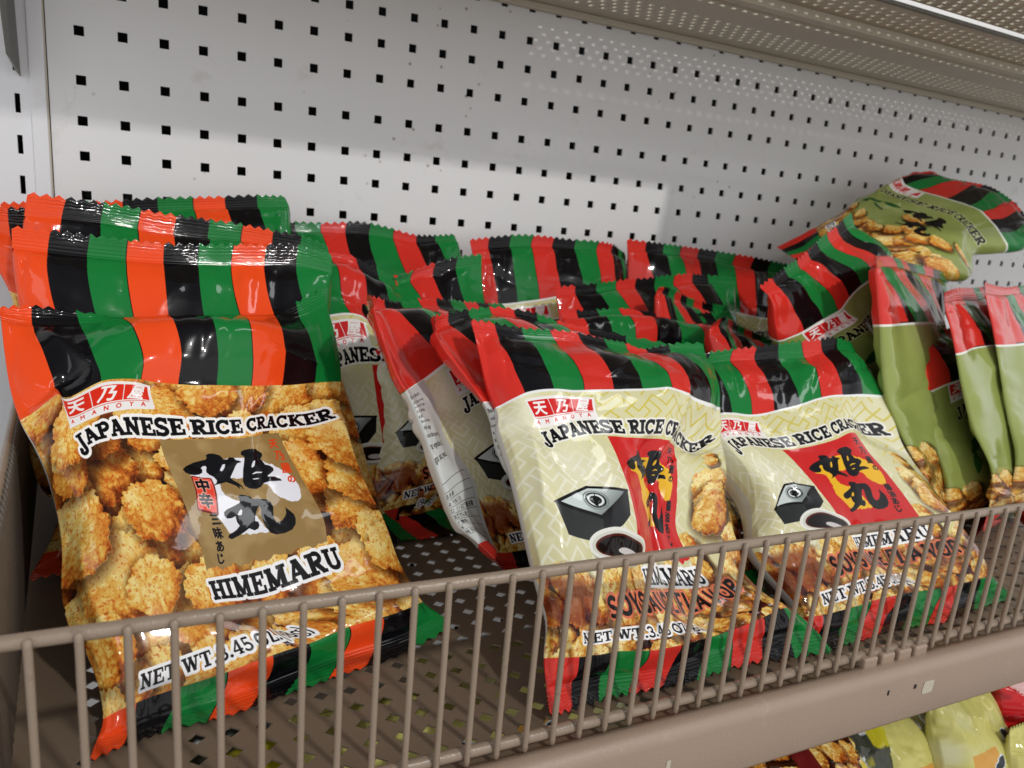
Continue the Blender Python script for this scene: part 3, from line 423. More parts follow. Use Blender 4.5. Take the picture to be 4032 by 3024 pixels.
{"name":"A4","tex":"spicy","T":0.7,"seed":6,"lat":[[[-49,-374,-1049],[31,-374,-1051],[111,-373,-1052],[191,-372,-1054],[272,-371,-1055],[354,-370,-1057],[435,-369,-1059],[517,-368,-1060],[598,-367,-1062]],[[-56,-352,-1018],[24,-351,-1020],[104,-350,-1020],[186,-350,-1021],[267,-350,-1022],[349,-350,-1023],[431,-350,-1023],[513,-350,-1024],[595,-350,-1025]],[[-65,-340,-967],[15,-357,-963],[96,-362,-962],[177,-363,-962],[259,-364,-962],[341,-363,-962],[423,-360,-962],[506,-355,-964],[588,-336,-968]],[[-77,-323,-893],[3,-354,-885],[84,-363,-882],[165,-366,-880],[247,-366,-879],[330,-365,-878],[412,-360,-879],[495,-350,-880],[577,-317,-888]],[[-93,-301,-797],[-13,-342,-786],[68,-353,-780],[149,-357,-777],[231,-357,-774],[314,-355,-772],[397,-348,-772],[481,-335,-773],[563,-291,-782]],[[-109,-278,-701],[-30,-322,-687],[50,-333,-680],[132,-337,-675],[214,-336,-670],[298,-334,-667],[382,-326,-665],[466,-312,-666],[549,-264,-674]],[[-124,-258,-612],[-46,-298,-597],[34,-308,-589],[115,-311,-582],[198,-310,-576],[282,-307,-570],[368,-300,-566],[452,-285,-564],[536,-238,-570]],[[-137,-240,-538],[-60,-275,-524],[19,-283,-515],[100,-284,-507],[183,-282,-499],[270,-280,-491],[356,-273,-484],[441,-259,-480],[524,-216,-483]],[[-150,-223,-464],[-74,-247,-452],[3,-251,-443],[83,-250,-435],[168,-248,-425],[257,-246,-415],[346,-241,-405],[432,-230,-398],[515,-196,-398]],[[-162,-207,-391],[-88,-213,-382],[-14,-210,-375],[64,-206,-366],[151,-203,-354],[245,-204,-343],[336,-202,-332],[427,-197,-322],[511,-180,-317]],[[-167,-198,-354],[-94,-190,-348],[-22,-182,-343],[55,-175,-335],[142,-172,-322],[239,-174,-310],[330,-174,-300],[423,-174,-288],[508,-172,-280]],[[-173,-190,-318],[-101,-182,-312],[-29,-173,-306],[47,-165,-298],[135,-162,-284],[233,-165,-273],[322,-164,-264],[417,-166,-252],[494,-160,-249]]],"n":[0.003,-0.974,0.225]},
{"name":"A5","tex":"spicy","T":0.7,"seed":7,"lat":[[[90,-547,-1052],[151,-554,-1053],[213,-561,-1054],[276,-561,-1056],[343,-555,-1057],[413,-546,-1058],[486,-534,-1060],[561,-520,-1061],[639,-505,-1063]],[[63,-530,-1043],[126,-523,-1049],[190,-516,-1054],[257,-510,-1055],[327,-504,-1054],[400,-499,-1050],[474,-495,-1046],[550,-492,-1042],[626,-489,-1036]],[[24,-517,-1029],[90,-527,-1026],[156,-524,-1025],[227,-520,-1020],[300,-515,-1014],[376,-509,-1007],[453,-503,-1001],[531,-494,-995],[609,-473,-994]],[[-31,-497,-1006],[38,-520,-995],[109,-521,-984],[184,-518,-970],[262,-512,-957],[342,-506,-945],[424,-498,-935],[506,-485,-928],[585,-450,-930]],[[-92,-471,-953],[-20,-502,-932],[56,-504,-910],[135,-501,-889],[217,-495,-871],[302,-489,-856],[389,-480,-844],[475,-465,-836],[558,-420,-840]],[[-119,-441,-826],[-52,-473,-809],[19,-475,-794],[96,-472,-781],[180,-467,-768],[267,-461,-756],[356,-453,-746],[446,-437,-740],[532,-390,-746]],[[-124,-412,-663],[-68,-440,-660],[-6,-440,-664],[68,-438,-665],[150,-434,-663],[237,-430,-659],[327,-422,-655],[416,-407,-654],[502,-360,-664]],[[-131,-389,-537],[-87,-408,-547],[-27,-408,-563],[48,-407,-572],[130,-403,-576],[216,-399,-578],[304,-392,-580],[392,-378,-584],[477,-336,-597]],[[-163,-364,-453],[-106,-381,-470],[-42,-378,-480],[33,-373,-487],[113,-369,-494],[197,-364,-501],[283,-357,-508],[369,-346,-516],[454,-313,-531]],[[-185,-349,-387],[-118,-352,-400],[-50,-343,-403],[22,-334,-409],[100,-327,-418],[181,-322,-429],[264,-316,-440],[349,-308,-451],[433,-291,-465]],[[-192,-345,-356],[-122,-332,-362],[-54,-318,-364],[17,-306,-372],[93,-298,-384],[173,-292,-396],[255,-288,-408],[339,-284,-421],[423,-280,-432]],[[-198,-340,-324],[-126,-326,-321],[-58,-311,-321],[13,-299,-331],[88,-290,-344],[167,-284,-358],[248,-279,-372],[330,-274,-386],[414,-270,-398]]],"n":[0.075,-0.954,0.29]},
{"name":"B1","tex":"soy","T":0.8,"seed":8,"lat":[[[606,-763,-1062],[663,-751,-1063],[716,-743,-1064],[772,-742,-1065],[841,-738,-1067],[875,-721,-1068],[917,-698,-1068],[978,-674,-1070],[1050,-648,-1071]],[[588,-732,-1037],[643,-716,-1040],[689,-696,-1047],[736,-678,-1058],[805,-670,-1064],[851,-649,-1066],[902,-629,-1065],[969,-617,-1060],[1039,-605,-1053]],[[563,-702,-996],[615,-702,-989],[651,-683,-996],[672,-656,-1014],[754,-655,-1021],[810,-637,-1021],[873,-620,-1017],[946,-604,-1012],[1017,-575,-1014]],[[531,-659,-936],[585,-675,-921],[626,-663,-925],[656,-641,-938],[754,-648,-947],[844,-648,-952],[882,-616,-948],[940,-587,-945],[1002,-538,-954]],[[495,-606,-856],[551,-633,-836],[601,-627,-834],[656,-616,-838],[740,-616,-844],[828,-614,-849],[890,-594,-852],[944,-560,-853],[997,-495,-869]],[[464,-555,-772],[528,-588,-747],[586,-586,-743],[646,-577,-744],[728,-574,-746],[812,-570,-752],[881,-553,-758],[939,-520,-764],[991,-452,-783]],[[435,-505,-688],[509,-540,-658],[577,-540,-647],[636,-529,-645],[731,-533,-651],[808,-529,-672],[873,-512,-685],[931,-480,-692],[983,-412,-711]],[[406,-461,-616],[482,-489,-580],[551,-485,-562],[633,-483,-553],[716,-494,-607],[794,-490,-627],[861,-472,-633],[920,-441,-637],[972,-378,-654]],[[377,-418,-549],[460,-437,-511],[540,-436,-492],[621,-438,-507],[705,-446,-554],[782,-441,-573],[848,-424,-578],[907,-395,-581],[959,-342,-594]],[[348,-378,-491],[443,-384,-455],[543,-385,-428],[638,-388,-434],[711,-388,-475],[775,-380,-503],[835,-363,-516],[890,-339,-521],[941,-302,-528]],[[334,-359,-465],[432,-352,-435],[537,-350,-409],[633,-350,-412],[706,-348,-445],[769,-339,-472],[826,-323,-487],[880,-304,-493],[931,-281,-494]],[[320,-340,-440],[420,-334,-410],[525,-332,-385],[620,-331,-385],[696,-327,-408],[759,-317,-433],[816,-302,-449],[870,-282,-457],[920,-260,-460]]],"n":[0.052,-0.885,0.462]},
{"name":"B2","tex":"soy","T":0.7,"seed":9,"lat":[[[428,-375,-1059],[510,-370,-1060],[593,-364,-1062],[675,-360,-1064],[757,-354,-1065],[839,-348,-1067],[922,-341,-1068],[1006,-332,-1070],[1091,-320,-1072]],[[428,-348,-1029],[511,-341,-1031],[594,-333,-1034],[678,-326,-1036],[761,-319,-1039],[845,-312,-1041],[929,-305,-1043],[1013,-297,-1044],[1096,-290,-1044]],[[425,-331,-978],[510,-342,-974],[593,-340,-975],[677,-336,-977],[760,-329,-979],[843,-322,-982],[926,-313,-985],[1010,-300,-988],[1092,-275,-994]],[[421,-308,-906],[507,-332,-896],[590,-335,-895],[673,-333,-896],[756,-327,-898],[839,-320,-902],[922,-310,-906],[1004,-294,-910],[1085,-255,-921]],[[417,-276,-809],[503,-312,-796],[586,-318,-793],[668,-317,-792],[751,-312,-795],[833,-305,-798],[916,-294,-803],[998,-276,-810],[1077,-228,-824]],[[413,-245,-711],[499,-283,-695],[582,-291,-690],[663,-290,-689],[745,-286,-691],[827,-280,-694],[910,-269,-698],[992,-250,-704],[1070,-200,-720]],[[412,-216,-616],[497,-253,-599],[579,-260,-593],[658,-259,-593],[738,-255,-595],[822,-249,-596],[906,-239,-597],[989,-221,-599],[1068,-171,-609]],[[410,-191,-537],[496,-224,-520],[577,-230,-513],[653,-228,-515],[732,-224,-519],[817,-219,-518],[904,-211,-515],[988,-194,-511],[1067,-148,-515]],[[408,-167,-462],[494,-192,-445],[576,-195,-437],[648,-191,-440],[723,-186,-450],[813,-184,-446],[903,-179,-441],[987,-164,-432],[1064,-125,-427]],[[403,-144,-392],[487,-153,-380],[570,-152,-373],[646,-148,-374],[723,-144,-379],[812,-143,-379],[901,-142,-382],[980,-130,-374],[1056,-106,-361]],[[399,-132,-358],[481,-127,-353],[563,-123,-349],[645,-119,-347],[727,-115,-344],[812,-115,-350],[898,-116,-360],[974,-109,-355],[1047,-98,-343]],[[396,-120,-326],[477,-116,-321],[558,-112,-319],[645,-110,-314],[731,-106,-306],[813,-106,-316],[897,-109,-333],[968,-101,-332],[1039,-90,-326]]],"n":[0.092,-0.946,0.311]},
{"name":"B3","tex":"soy","T":0.8,"seed":10,"lat":[[[636,-714,-1063],[703,-694,-1064],[772,-673,-1065],[840,-654,-1067],[910,-635,-1068],[982,-617,-1070],[1056,-601,-1071],[1133,-586,-1073],[1213,-572,-1074]],[[643,-688,-1040],[709,-668,-1040],[776,-648,-1040],[843,-628,-1040],[912,-609,-1041],[983,-592,-1042],[1057,-576,-1042],[1133,-561,-1044],[1213,-548,-1044]],[[648,-672,-997],[716,-670,-989],[781,-656,-985],[846,-638,-983],[913,-619,-983],[982,-601,-983],[1054,-582,-984],[1129,-562,-986],[1204,-530,-994]],[[654,-649,-937],[722,-661,-920],[783,-650,-913],[844,-632,-909],[907,-614,-906],[974,-595,-906],[1045,-575,-906],[1119,-552,-910],[1190,-506,-922]],[[659,-617,-858],[722,-638,-835],[776,-627,-824],[831,-609,-816],[889,-589,-812],[954,-571,-810],[1025,-551,-810],[1100,-527,-814],[1170,-472,-830]],[[657,-581,-779],[712,-603,-751],[758,-589,-737],[805,-569,-728],[859,-548,-721],[921,-530,-718],[993,-513,-719],[1071,-491,-722],[1144,-436,-738]],[[640,-540,-704],[690,-559,-676],[729,-544,-660],[770,-521,-648],[820,-500,-640],[882,-483,-637],[954,-468,-638],[1033,-449,-642],[1109,-398,-655]],[[622,-504,-642],[667,-518,-616],[702,-500,-600],[738,-475,-587],[784,-453,-576],[847,-438,-573],[921,-426,-576],[1000,-410,-579],[1080,-366,-586]],[[608,-471,-583],[647,-474,-561],[679,-454,-548],[712,-428,-534],[753,-403,-520],[820,-391,-514],[898,-384,-519],[973,-370,-520],[1060,-338,-516]],[[600,-442,-525],[634,-429,-513],[666,-406,-505],[700,-381,-497],[745,-360,-486],[811,-348,-472],[889,-341,-462],[968,-332,-452],[1053,-316,-442]],[[599,-428,-497],[630,-402,-492],[661,-376,-488],[697,-352,-484],[745,-334,-477],[810,-321,-458],[888,-313,-436],[969,-309,-418],[1053,-307,-404]],[[599,-416,-470],[631,-391,-465],[664,-367,-463],[703,-346,-461],[754,-330,-456],[818,-316,-433],[894,-307,-403],[974,-301,-380],[1054,-298,-368]]],"n":[0.225,-0.905,0.361]},
{"name":"C3","tex":"soy","T":0.9,"seed":11,"wrap":0.3,"Tb":0.7,"lat":[[[763,-1216,-919],[798,-1164,-953],[845,-1118,-987],[914,-1081,-1015],[1001,-1052,-1034],[1100,-1026,-1049],[1205,-1004,-1060],[1314,-983,-1071],[1418,-963,-1078]],[[741,-1194,-895],[772,-1140,-933],[818,-1093,-970],[889,-1056,-996],[978,-1026,-1013],[1079,-1001,-1026],[1186,-977,-1037],[1295,-955,-1046],[1402,-931,-1055]],[[705,-1161,-861],[746,-1127,-893],[792,-1085,-930],[869,-1049,-948],[961,-1019,-960],[1063,-991,-972],[1169,-964,-982],[1276,-935,-995],[1376,-891,-1018]],[[678,-1132,-834],[722,-1106,-842],[773,-1064,-865],[845,-1026,-881],[936,-993,-893],[1038,-963,-903],[1144,-931,-914],[1248,-894,-928],[1341,-834,-962]],[[661,-1097,-778],[700,-1071,-766],[749,-1026,-776],[819,-986,-795],[910,-951,-809],[1010,-916,-818],[1113,-879,-828],[1213,-834,-844],[1300,-760,-885]],[[637,-1049,-683],[666,-1023,-688],[705,-973,-707],[795,-940,-722],[890,-902,-729],[986,-862,-735],[1084,-819,-744],[1180,-769,-760],[1262,-686,-805]],[[624,-1021,-642],[652,-991,-646],[702,-941,-655],[792,-900,-654],[877,-854,-653],[965,-807,-658],[1056,-758,-669],[1146,-703,-686],[1224,-618,-732]],[[615,-1001,-616],[638,-961,-621],[690,-906,-618],[779,-854,-587],[859,-803,-590],[944,-754,-598],[1030,-702,-610],[1116,-644,-629],[1191,-560,-672]],[[590,-965,-561],[611,-913,-569],[658,-850,-565],[747,-795,-533],[831,-744,-534],[915,-692,-546],[998,-639,-560],[1082,-581,-577],[1158,-502,-613]],[[564,-921,-476],[583,-853,-496],[625,-781,-496],[714,-728,-487],[796,-674,-496],[879,-622,-508],[962,-568,-521],[1045,-511,-535],[1124,-445,-558]],[[557,-904,-443],[572,-821,-469],[609,-743,-476],[689,-686,-484],[774,-632,-488],[858,-578,-499],[940,-524,-510],[1023,-471,-520],[1106,-417,-531]],[[554,-893,-422],[571,-806,-436],[608,-728,-447],[675,-667,-467],[761,-611,-465],[844,-555,-474],[925,-500,-485],[1007,-444,-495],[1089,-389,-506]]],"n":[0.275,-0.74,0.614]},
{"name":"C2","tex":"soy","T":0.9,"seed":12,"wrap":0.3,"Tb":0.6,"lat":[[[886,-1272,-988],[934,-1264,-1036],[978,-1272,-1070],[1020,-1284,-1070],[1083,-1280,-1072],[1162,-1269,-1073],[1255,-1255,-1075],[1356,-1241,-1077],[1459,-1231,-1079]],[[868,-1251,-950],[915,-1241,-999],[970,-1234,-1044],[1031,-1224,-1065],[1102,-1215,-1071],[1182,-1209,-1070],[1271,-1206,-1064],[1364,-1205,-1058],[1459,-1205,-1054]],[[845,-1223,-898],[892,-1230,-934],[946,-1226,-974],[1009,-1217,-996],[1083,-1208,-1005],[1168,-1202,-1006],[1261,-1196,-1005],[1359,-1190,-1006],[1458,-1171,-1018]],[[822,-1193,-840],[862,-1206,-859],[911,-1199,-890],[975,-1189,-911],[1054,-1180,-922],[1145,-1173,-927],[1246,-1166,-931],[1351,-1156,-939],[1456,-1122,-966]],[[800,-1162,-781],[828,-1172,-781],[867,-1155,-800],[932,-1141,-815],[1017,-1130,-824],[1116,-1122,-831],[1225,-1114,-841],[1340,-1102,-858],[1454,-1059,-898]],[[773,-1128,-720],[795,-1133,-716],[827,-1107,-726],[897,-1088,-732],[987,-1072,-735],[1090,-1062,-741],[1205,-1052,-755],[1328,-1040,-779],[1452,-995,-829]],[[757,-1103,-669],[783,-1104,-667],[817,-1072,-672],[880,-1041,-662],[966,-1016,-655],[1069,-1000,-660],[1186,-988,-679],[1314,-976,-708],[1446,-933,-761]],[[750,-1085,-625],[772,-1075,-626],[809,-1038,-630],[868,-995,-603],[951,-963,-588],[1051,-942,-596],[1168,-929,-619],[1300,-918,-652],[1440,-881,-706]],[[716,-1049,-567],[740,-1026,-574],[777,-980,-573],[846,-935,-538],[933,-900,-524],[1032,-878,-541],[1147,-863,-569],[1286,-855,-603],[1437,-831,-652]],[[673,-1008,-505],[698,-963,-520],[732,-906,-519],[816,-863,-492],[909,-829,-483],[1012,-806,-502],[1124,-788,-531],[1271,-786,-563],[1438,-784,-602]],[[662,-993,-476],[686,-929,-497],[717,-864,-500],[802,-821,-484],[897,-786,-477],[1004,-763,-494],[1111,-743,-521],[1265,-747,-550],[1441,-762,-579]],[[661,-984,-448],[682,-915,-465],[718,-851,-467],[795,-805,-462],[891,-768,-458],[1002,-745,-472],[1103,-720,-499],[1263,-724,-527],[1444,-740,-555]]],"n":[0.057,-0.822,0.567]},
{"name":"D1","tex":"soy","T":0.7,"seed":13,"lat":[[[1071,-380,-1071],[1147,-366,-1073],[1226,-352,-1074],[1308,-338,-1076],[1390,-324,-1078],[1474,-312,-1080],[1556,-303,-1081],[1635,-297,-1083],[1710,-294,-1084]],[[1082,-350,-1043],[1157,-338,-1044],[1235,-326,-1044],[1314,-316,-1044],[1395,-306,-1044],[1477,-297,-1044],[1559,-289,-1046],[1640,-280,-1049],[1719,-271,-1053]],[[1085,-336,-992],[1161,-341,-987],[1238,-335,-985],[1318,-327,-984],[1398,-318,-983],[1480,-309,-984],[1561,-299,-987],[1641,-285,-992],[1718,-258,-1003]],[[1090,-316,-918],[1166,-335,-908],[1242,-333,-905],[1320,-327,-903],[1400,-319,-902],[1482,-310,-902],[1563,-298,-906],[1642,-280,-914],[1716,-240,-930]],[[1096,-290,-821],[1170,-318,-809],[1244,-319,-804],[1322,-314,-800],[1402,-306,-797],[1483,-298,-798],[1564,-286,-802],[1642,-266,-813],[1714,-217,-834]],[[1102,-263,-725],[1171,-293,-713],[1242,-294,-707],[1320,-290,-700],[1402,-283,-694],[1485,-276,-691],[1567,-264,-696],[1644,-245,-710],[1713,-194,-736]],[[1106,-238,-636],[1166,-264,-626],[1235,-264,-620],[1317,-261,-609],[1404,-256,-597],[1490,-250,-590],[1572,-240,-595],[1648,-222,-611],[1713,-171,-640]],[[1112,-218,-559],[1154,-232,-557],[1230,-234,-548],[1317,-234,-535],[1408,-230,-518],[1500,-225,-505],[1581,-217,-513],[1652,-199,-532],[1714,-152,-561]],[[1105,-192,-484],[1154,-200,-480],[1233,-201,-471],[1324,-202,-459],[1419,-201,-444],[1513,-199,-433],[1593,-192,-441],[1658,-175,-459],[1714,-135,-487]],[[1090,-162,-410],[1161,-164,-400],[1246,-164,-390],[1337,-164,-383],[1431,-166,-377],[1528,-169,-374],[1608,-163,-379],[1663,-146,-396],[1711,-118,-418]],[[1084,-147,-373],[1162,-140,-363],[1252,-137,-352],[1342,-137,-348],[1434,-139,-348],[1536,-145,-347],[1614,-141,-352],[1664,-126,-367],[1709,-109,-384]],[[1080,-134,-336],[1165,-129,-323],[1258,-129,-310],[1348,-130,-309],[1438,-131,-313],[1542,-140,-313],[1619,-136,-319],[1665,-119,-334],[1707,-100,-351]]],"n":[0.123,-0.949,0.289]},
{"name":"D2","tex":"soy","T":0.7,"seed":14,"lat":[[[1648,-376,-1083],[1732,-366,-1085],[1815,-356,-1086],[1898,-345,-1088],[1982,-334,-1090],[2068,-322,-1091],[2154,-311,-1093],[2242,-300,-1095],[2332,-288,-1097]],[[1661,-348,-1050],[1746,-338,-1052],[1830,-328,-1054],[1914,-318,-1056],[1999,-307,-1057],[2084,-297,-1058],[2170,-287,-1059],[2257,-278,-1060],[2345,-269,-1061]],[[1663,-332,-995],[1751,-340,-992],[1836,-336,-993],[1921,-328,-994],[2006,-318,-995],[2091,-307,-997],[2178,-295,-998],[2265,-281,-1000],[2352,-254,-1006]],[[1666,-310,-917],[1756,-332,-910],[1842,-332,-910],[1928,-326,-911],[2013,-316,-912],[2100,-306,-914],[2187,-292,-915],[2275,-274,-918],[2362,-233,-928]],[[1669,-280,-814],[1761,-312,-805],[1848,-315,-805],[1935,-311,-806],[2022,-302,-809],[2109,-292,-812],[2198,-278,-814],[2288,-257,-817],[2376,-207,-828]],[[1673,-250,-710],[1766,-286,-701],[1854,-290,-702],[1941,-286,-705],[2029,-279,-710],[2118,-270,-716],[2210,-256,-720],[2302,-235,-723],[2392,-183,-734]],[[1676,-221,-612],[1770,-257,-605],[1859,-261,-607],[1947,-258,-612],[2036,-252,-621],[2127,-244,-631],[2222,-234,-641],[2318,-216,-648],[2412,-167,-659]],[[1679,-198,-530],[1775,-229,-524],[1864,-232,-528],[1952,-229,-535],[2042,-223,-546],[2136,-218,-561],[2235,-212,-577],[2335,-198,-588],[2432,-155,-597]],[[1684,-175,-449],[1780,-198,-447],[1871,-199,-451],[1960,-195,-459],[2051,-189,-469],[2148,-186,-485],[2252,-185,-508],[2356,-176,-520],[2455,-142,-526]],[[1686,-152,-372],[1786,-162,-374],[1879,-159,-379],[1972,-154,-385],[2067,-149,-394],[2168,-147,-406],[2274,-148,-423],[2379,-144,-435],[2481,-128,-442]],[[1687,-141,-336],[1789,-138,-341],[1883,-131,-346],[1977,-125,-352],[2076,-121,-359],[2179,-120,-368],[2285,-121,-380],[2390,-121,-391],[2494,-120,-398]],[[1687,-130,-299],[1793,-129,-303],[1888,-122,-307],[1985,-116,-312],[2087,-113,-318],[2191,-112,-325],[2298,-112,-333],[2403,-113,-344],[2506,-111,-353]]],"n":[0.116,-0.955,0.274]},
{"name":"D3","tex":"soy","T":0.8,"seed":15,"lat":[[[1288,-619,-1076],[1367,-607,-1077],[1446,-596,-1079],[1525,-584,-1080],[1605,-573,-1082],[1684,-562,-1084],[1765,-552,-1085],[1845,-542,-1087],[1927,-534,-1088]],[[1300,-587,-1053],[1380,-576,-1054],[1460,-566,-1054],[1540,-555,-1055],[1621,-545,-1056],[1701,-535,-1057],[1783,-525,-1058],[1865,-516,-1059],[1948,-507,-1061]],[[1301,-569,-1008],[1385,-578,-1001],[1467,-573,-998],[1549,-565,-998],[1630,-555,-998],[1712,-545,-999],[1795,-532,-1000],[1878,-517,-1004],[1960,-489,-1013]],[[1302,-543,-944],[1390,-568,-930],[1474,-568,-925],[1558,-562,-923],[1641,-552,-922],[1725,-541,-923],[1810,-527,-924],[1894,-507,-929],[1977,-462,-944]],[[1303,-509,-861],[1395,-545,-841],[1482,-548,-834],[1568,-544,-831],[1654,-534,-830],[1740,-523,-829],[1827,-507,-831],[1914,-484,-836],[1999,-429,-854]],[[1304,-475,-778],[1398,-514,-755],[1487,-518,-747],[1576,-514,-744],[1664,-505,-742],[1754,-493,-741],[1844,-477,-741],[1934,-453,-745],[2022,-395,-764]],[[1303,-443,-701],[1399,-480,-677],[1490,-484,-669],[1580,-479,-666],[1671,-470,-664],[1764,-459,-662],[1859,-444,-660],[1954,-421,-662],[2045,-365,-679]],[[1302,-416,-637],[1399,-448,-614],[1492,-449,-605],[1583,-444,-603],[1674,-435,-604],[1771,-424,-600],[1870,-410,-593],[1969,-389,-592],[2064,-340,-608]],[[1300,-389,-574],[1398,-410,-554],[1493,-408,-543],[1584,-400,-541],[1675,-391,-547],[1774,-381,-540],[1879,-368,-526],[1980,-350,-524],[2080,-313,-538]],[[1298,-363,-514],[1396,-366,-500],[1492,-358,-488],[1584,-347,-484],[1677,-337,-486],[1777,-326,-476],[1881,-313,-462],[1980,-300,-461],[2091,-284,-472]],[[1296,-350,-484],[1393,-338,-477],[1490,-325,-467],[1583,-311,-459],[1679,-300,-457],[1778,-288,-446],[1879,-277,-435],[1974,-266,-434],[2096,-270,-439]],[[1295,-336,-454],[1393,-324,-447],[1490,-312,-437],[1585,-297,-426],[1683,-286,-419],[1782,-273,-407],[1882,-262,-400],[1971,-248,-401],[2102,-256,-407]]],"n":[0.121,-0.92,0.372]},
{"name":"D4","tex":"soy","T":0.9,"seed":16,"lat":[[[1227,-878,-1074],[1296,-874,-1076],[1368,-868,-1077],[1442,-860,-1079],[1519,-851,-1080],[1600,-840,-1082],[1685,-826,-1084],[1773,-811,-1086],[1865,-794,-1087]],[[1238,-843,-1055],[1313,-832,-1061],[1390,-821,-1066],[1468,-810,-1069],[1547,-800,-1071],[1628,-790,-1072],[1711,-781,-1071],[1795,-772,-1068],[1880,-763,-1066]],[[1235,-820,-1014],[1313,-829,-1008],[1390,-824,-1010],[1468,-816,-1012],[1548,-806,-1014],[1630,-796,-1015],[1714,-784,-1015],[1798,-769,-1016],[1881,-739,-1024]],[[1232,-787,-954],[1312,-812,-940],[1389,-812,-941],[1467,-806,-943],[1548,-797,-945],[1630,-786,-946],[1715,-772,-946],[1800,-752,-948],[1883,-705,-965]],[[1229,-744,-876],[1309,-781,-859],[1385,-784,-860],[1463,-779,-863],[1544,-770,-865],[1629,-759,-864],[1716,-744,-864],[1804,-720,-866],[1887,-662,-887]],[[1224,-702,-800],[1303,-742,-784],[1378,-746,-788],[1456,-741,-792],[1539,-732,-794],[1627,-722,-791],[1719,-707,-788],[1810,-682,-788],[1895,-621,-809]],[[1216,-661,-734],[1294,-700,-721],[1369,-703,-727],[1448,-699,-734],[1535,-691,-733],[1628,-682,-727],[1725,-668,-720],[1820,-645,-718],[1907,-586,-738]],[[1211,-628,-677],[1289,-661,-668],[1364,-663,-677],[1445,-659,-686],[1535,-652,-683],[1635,-644,-672],[1737,-633,-663],[1833,-612,-661],[1919,-557,-679]],[[1210,-596,-615],[1289,-617,-608],[1368,-617,-618],[1453,-614,-630],[1548,-608,-626],[1654,-603,-612],[1757,-595,-606],[1848,-575,-606],[1929,-528,-619]],[[1212,-564,-552],[1295,-568,-547],[1387,-564,-543],[1484,-562,-544],[1584,-558,-546],[1694,-562,-557],[1776,-548,-561],[1851,-525,-557],[1930,-493,-559]],[[1211,-547,-522],[1292,-535,-526],[1386,-526,-519],[1482,-520,-518],[1580,-516,-523],[1682,-517,-539],[1762,-504,-543],[1840,-487,-536],[1923,-473,-529]],[[1207,-530,-493],[1284,-516,-501],[1374,-506,-496],[1462,-495,-497],[1555,-490,-504],[1641,-480,-509],[1732,-471,-512],[1823,-461,-507],[1913,-450,-500]]],"n":[0.116,-0.865,0.488]},
{"name":"D5","tex":"soy","T":0.8,"seed":17,"lat":[[[1504,-976,-1080],[1569,-948,-1081],[1634,-921,-1083],[1701,-893,-1084],[1768,-866,-1085],[1836,-838,-1087],[1904,-811,-1088],[1972,-784,-1089],[2040,-757,-1091]],[[1524,-948,-1062],[1589,-920,-1064],[1654,-893,-1066],[1720,-866,-1067],[1786,-839,-1068],[1853,-812,-1070],[1921,-786,-1071],[1989,-759,-1072],[2056,-733,-1074]],[[1529,-931,-1023],[1600,-923,-1019],[1666,-902,-1019],[1732,-878,-1019],[1798,-853,-1021],[1863,-827,-1022],[1928,-799,-1025],[1993,-768,-1029],[2052,-724,-1038]],[[1537,-907,-968],[1612,-915,-958],[1678,-900,-957],[1742,-879,-957],[1806,-856,-959],[1870,-830,-961],[1932,-802,-964],[1993,-768,-971],[2044,-710,-986]],[[1548,-876,-894],[1624,-896,-881],[1688,-885,-879],[1750,-868,-879],[1811,-846,-881],[1872,-821,-884],[1932,-793,-889],[1990,-758,-897],[2034,-692,-917]],[[1560,-845,-816],[1635,-870,-803],[1696,-861,-801],[1755,-845,-802],[1812,-824,-805],[1870,-801,-810],[1927,-775,-816],[1982,-740,-826],[2024,-673,-848]],[[1577,-816,-738],[1646,-841,-727],[1703,-833,-728],[1757,-817,-731],[1810,-797,-736],[1864,-775,-741],[1918,-750,-749],[1971,-718,-761],[2012,-655,-784]],[[1592,-793,-669],[1655,-812,-662],[1706,-803,-666],[1755,-787,-672],[1804,-768,-678],[1856,-747,-685],[1908,-724,-695],[1960,-696,-708],[2001,-639,-731]],[[1604,-767,-600],[1659,-778,-598],[1705,-767,-607],[1750,-750,-614],[1795,-730,-621],[1844,-712,-630],[1895,-692,-641],[1948,-669,-656],[1992,-624,-678]],[[1600,-735,-536],[1655,-734,-538],[1700,-720,-549],[1740,-702,-556],[1783,-683,-566],[1829,-666,-577],[1880,-651,-590],[1934,-635,-606],[1985,-610,-624]],[[1607,-726,-512],[1656,-709,-514],[1696,-689,-521],[1733,-669,-530],[1774,-651,-542],[1820,-635,-554],[1870,-623,-568],[1925,-613,-583],[1982,-604,-598]],[[1630,-727,-496],[1668,-703,-487],[1702,-680,-489],[1737,-659,-498],[1776,-641,-511],[1820,-626,-525],[1869,-614,-539],[1924,-605,-555],[1980,-597,-571]]],"n":[0.363,-0.877,0.314]},
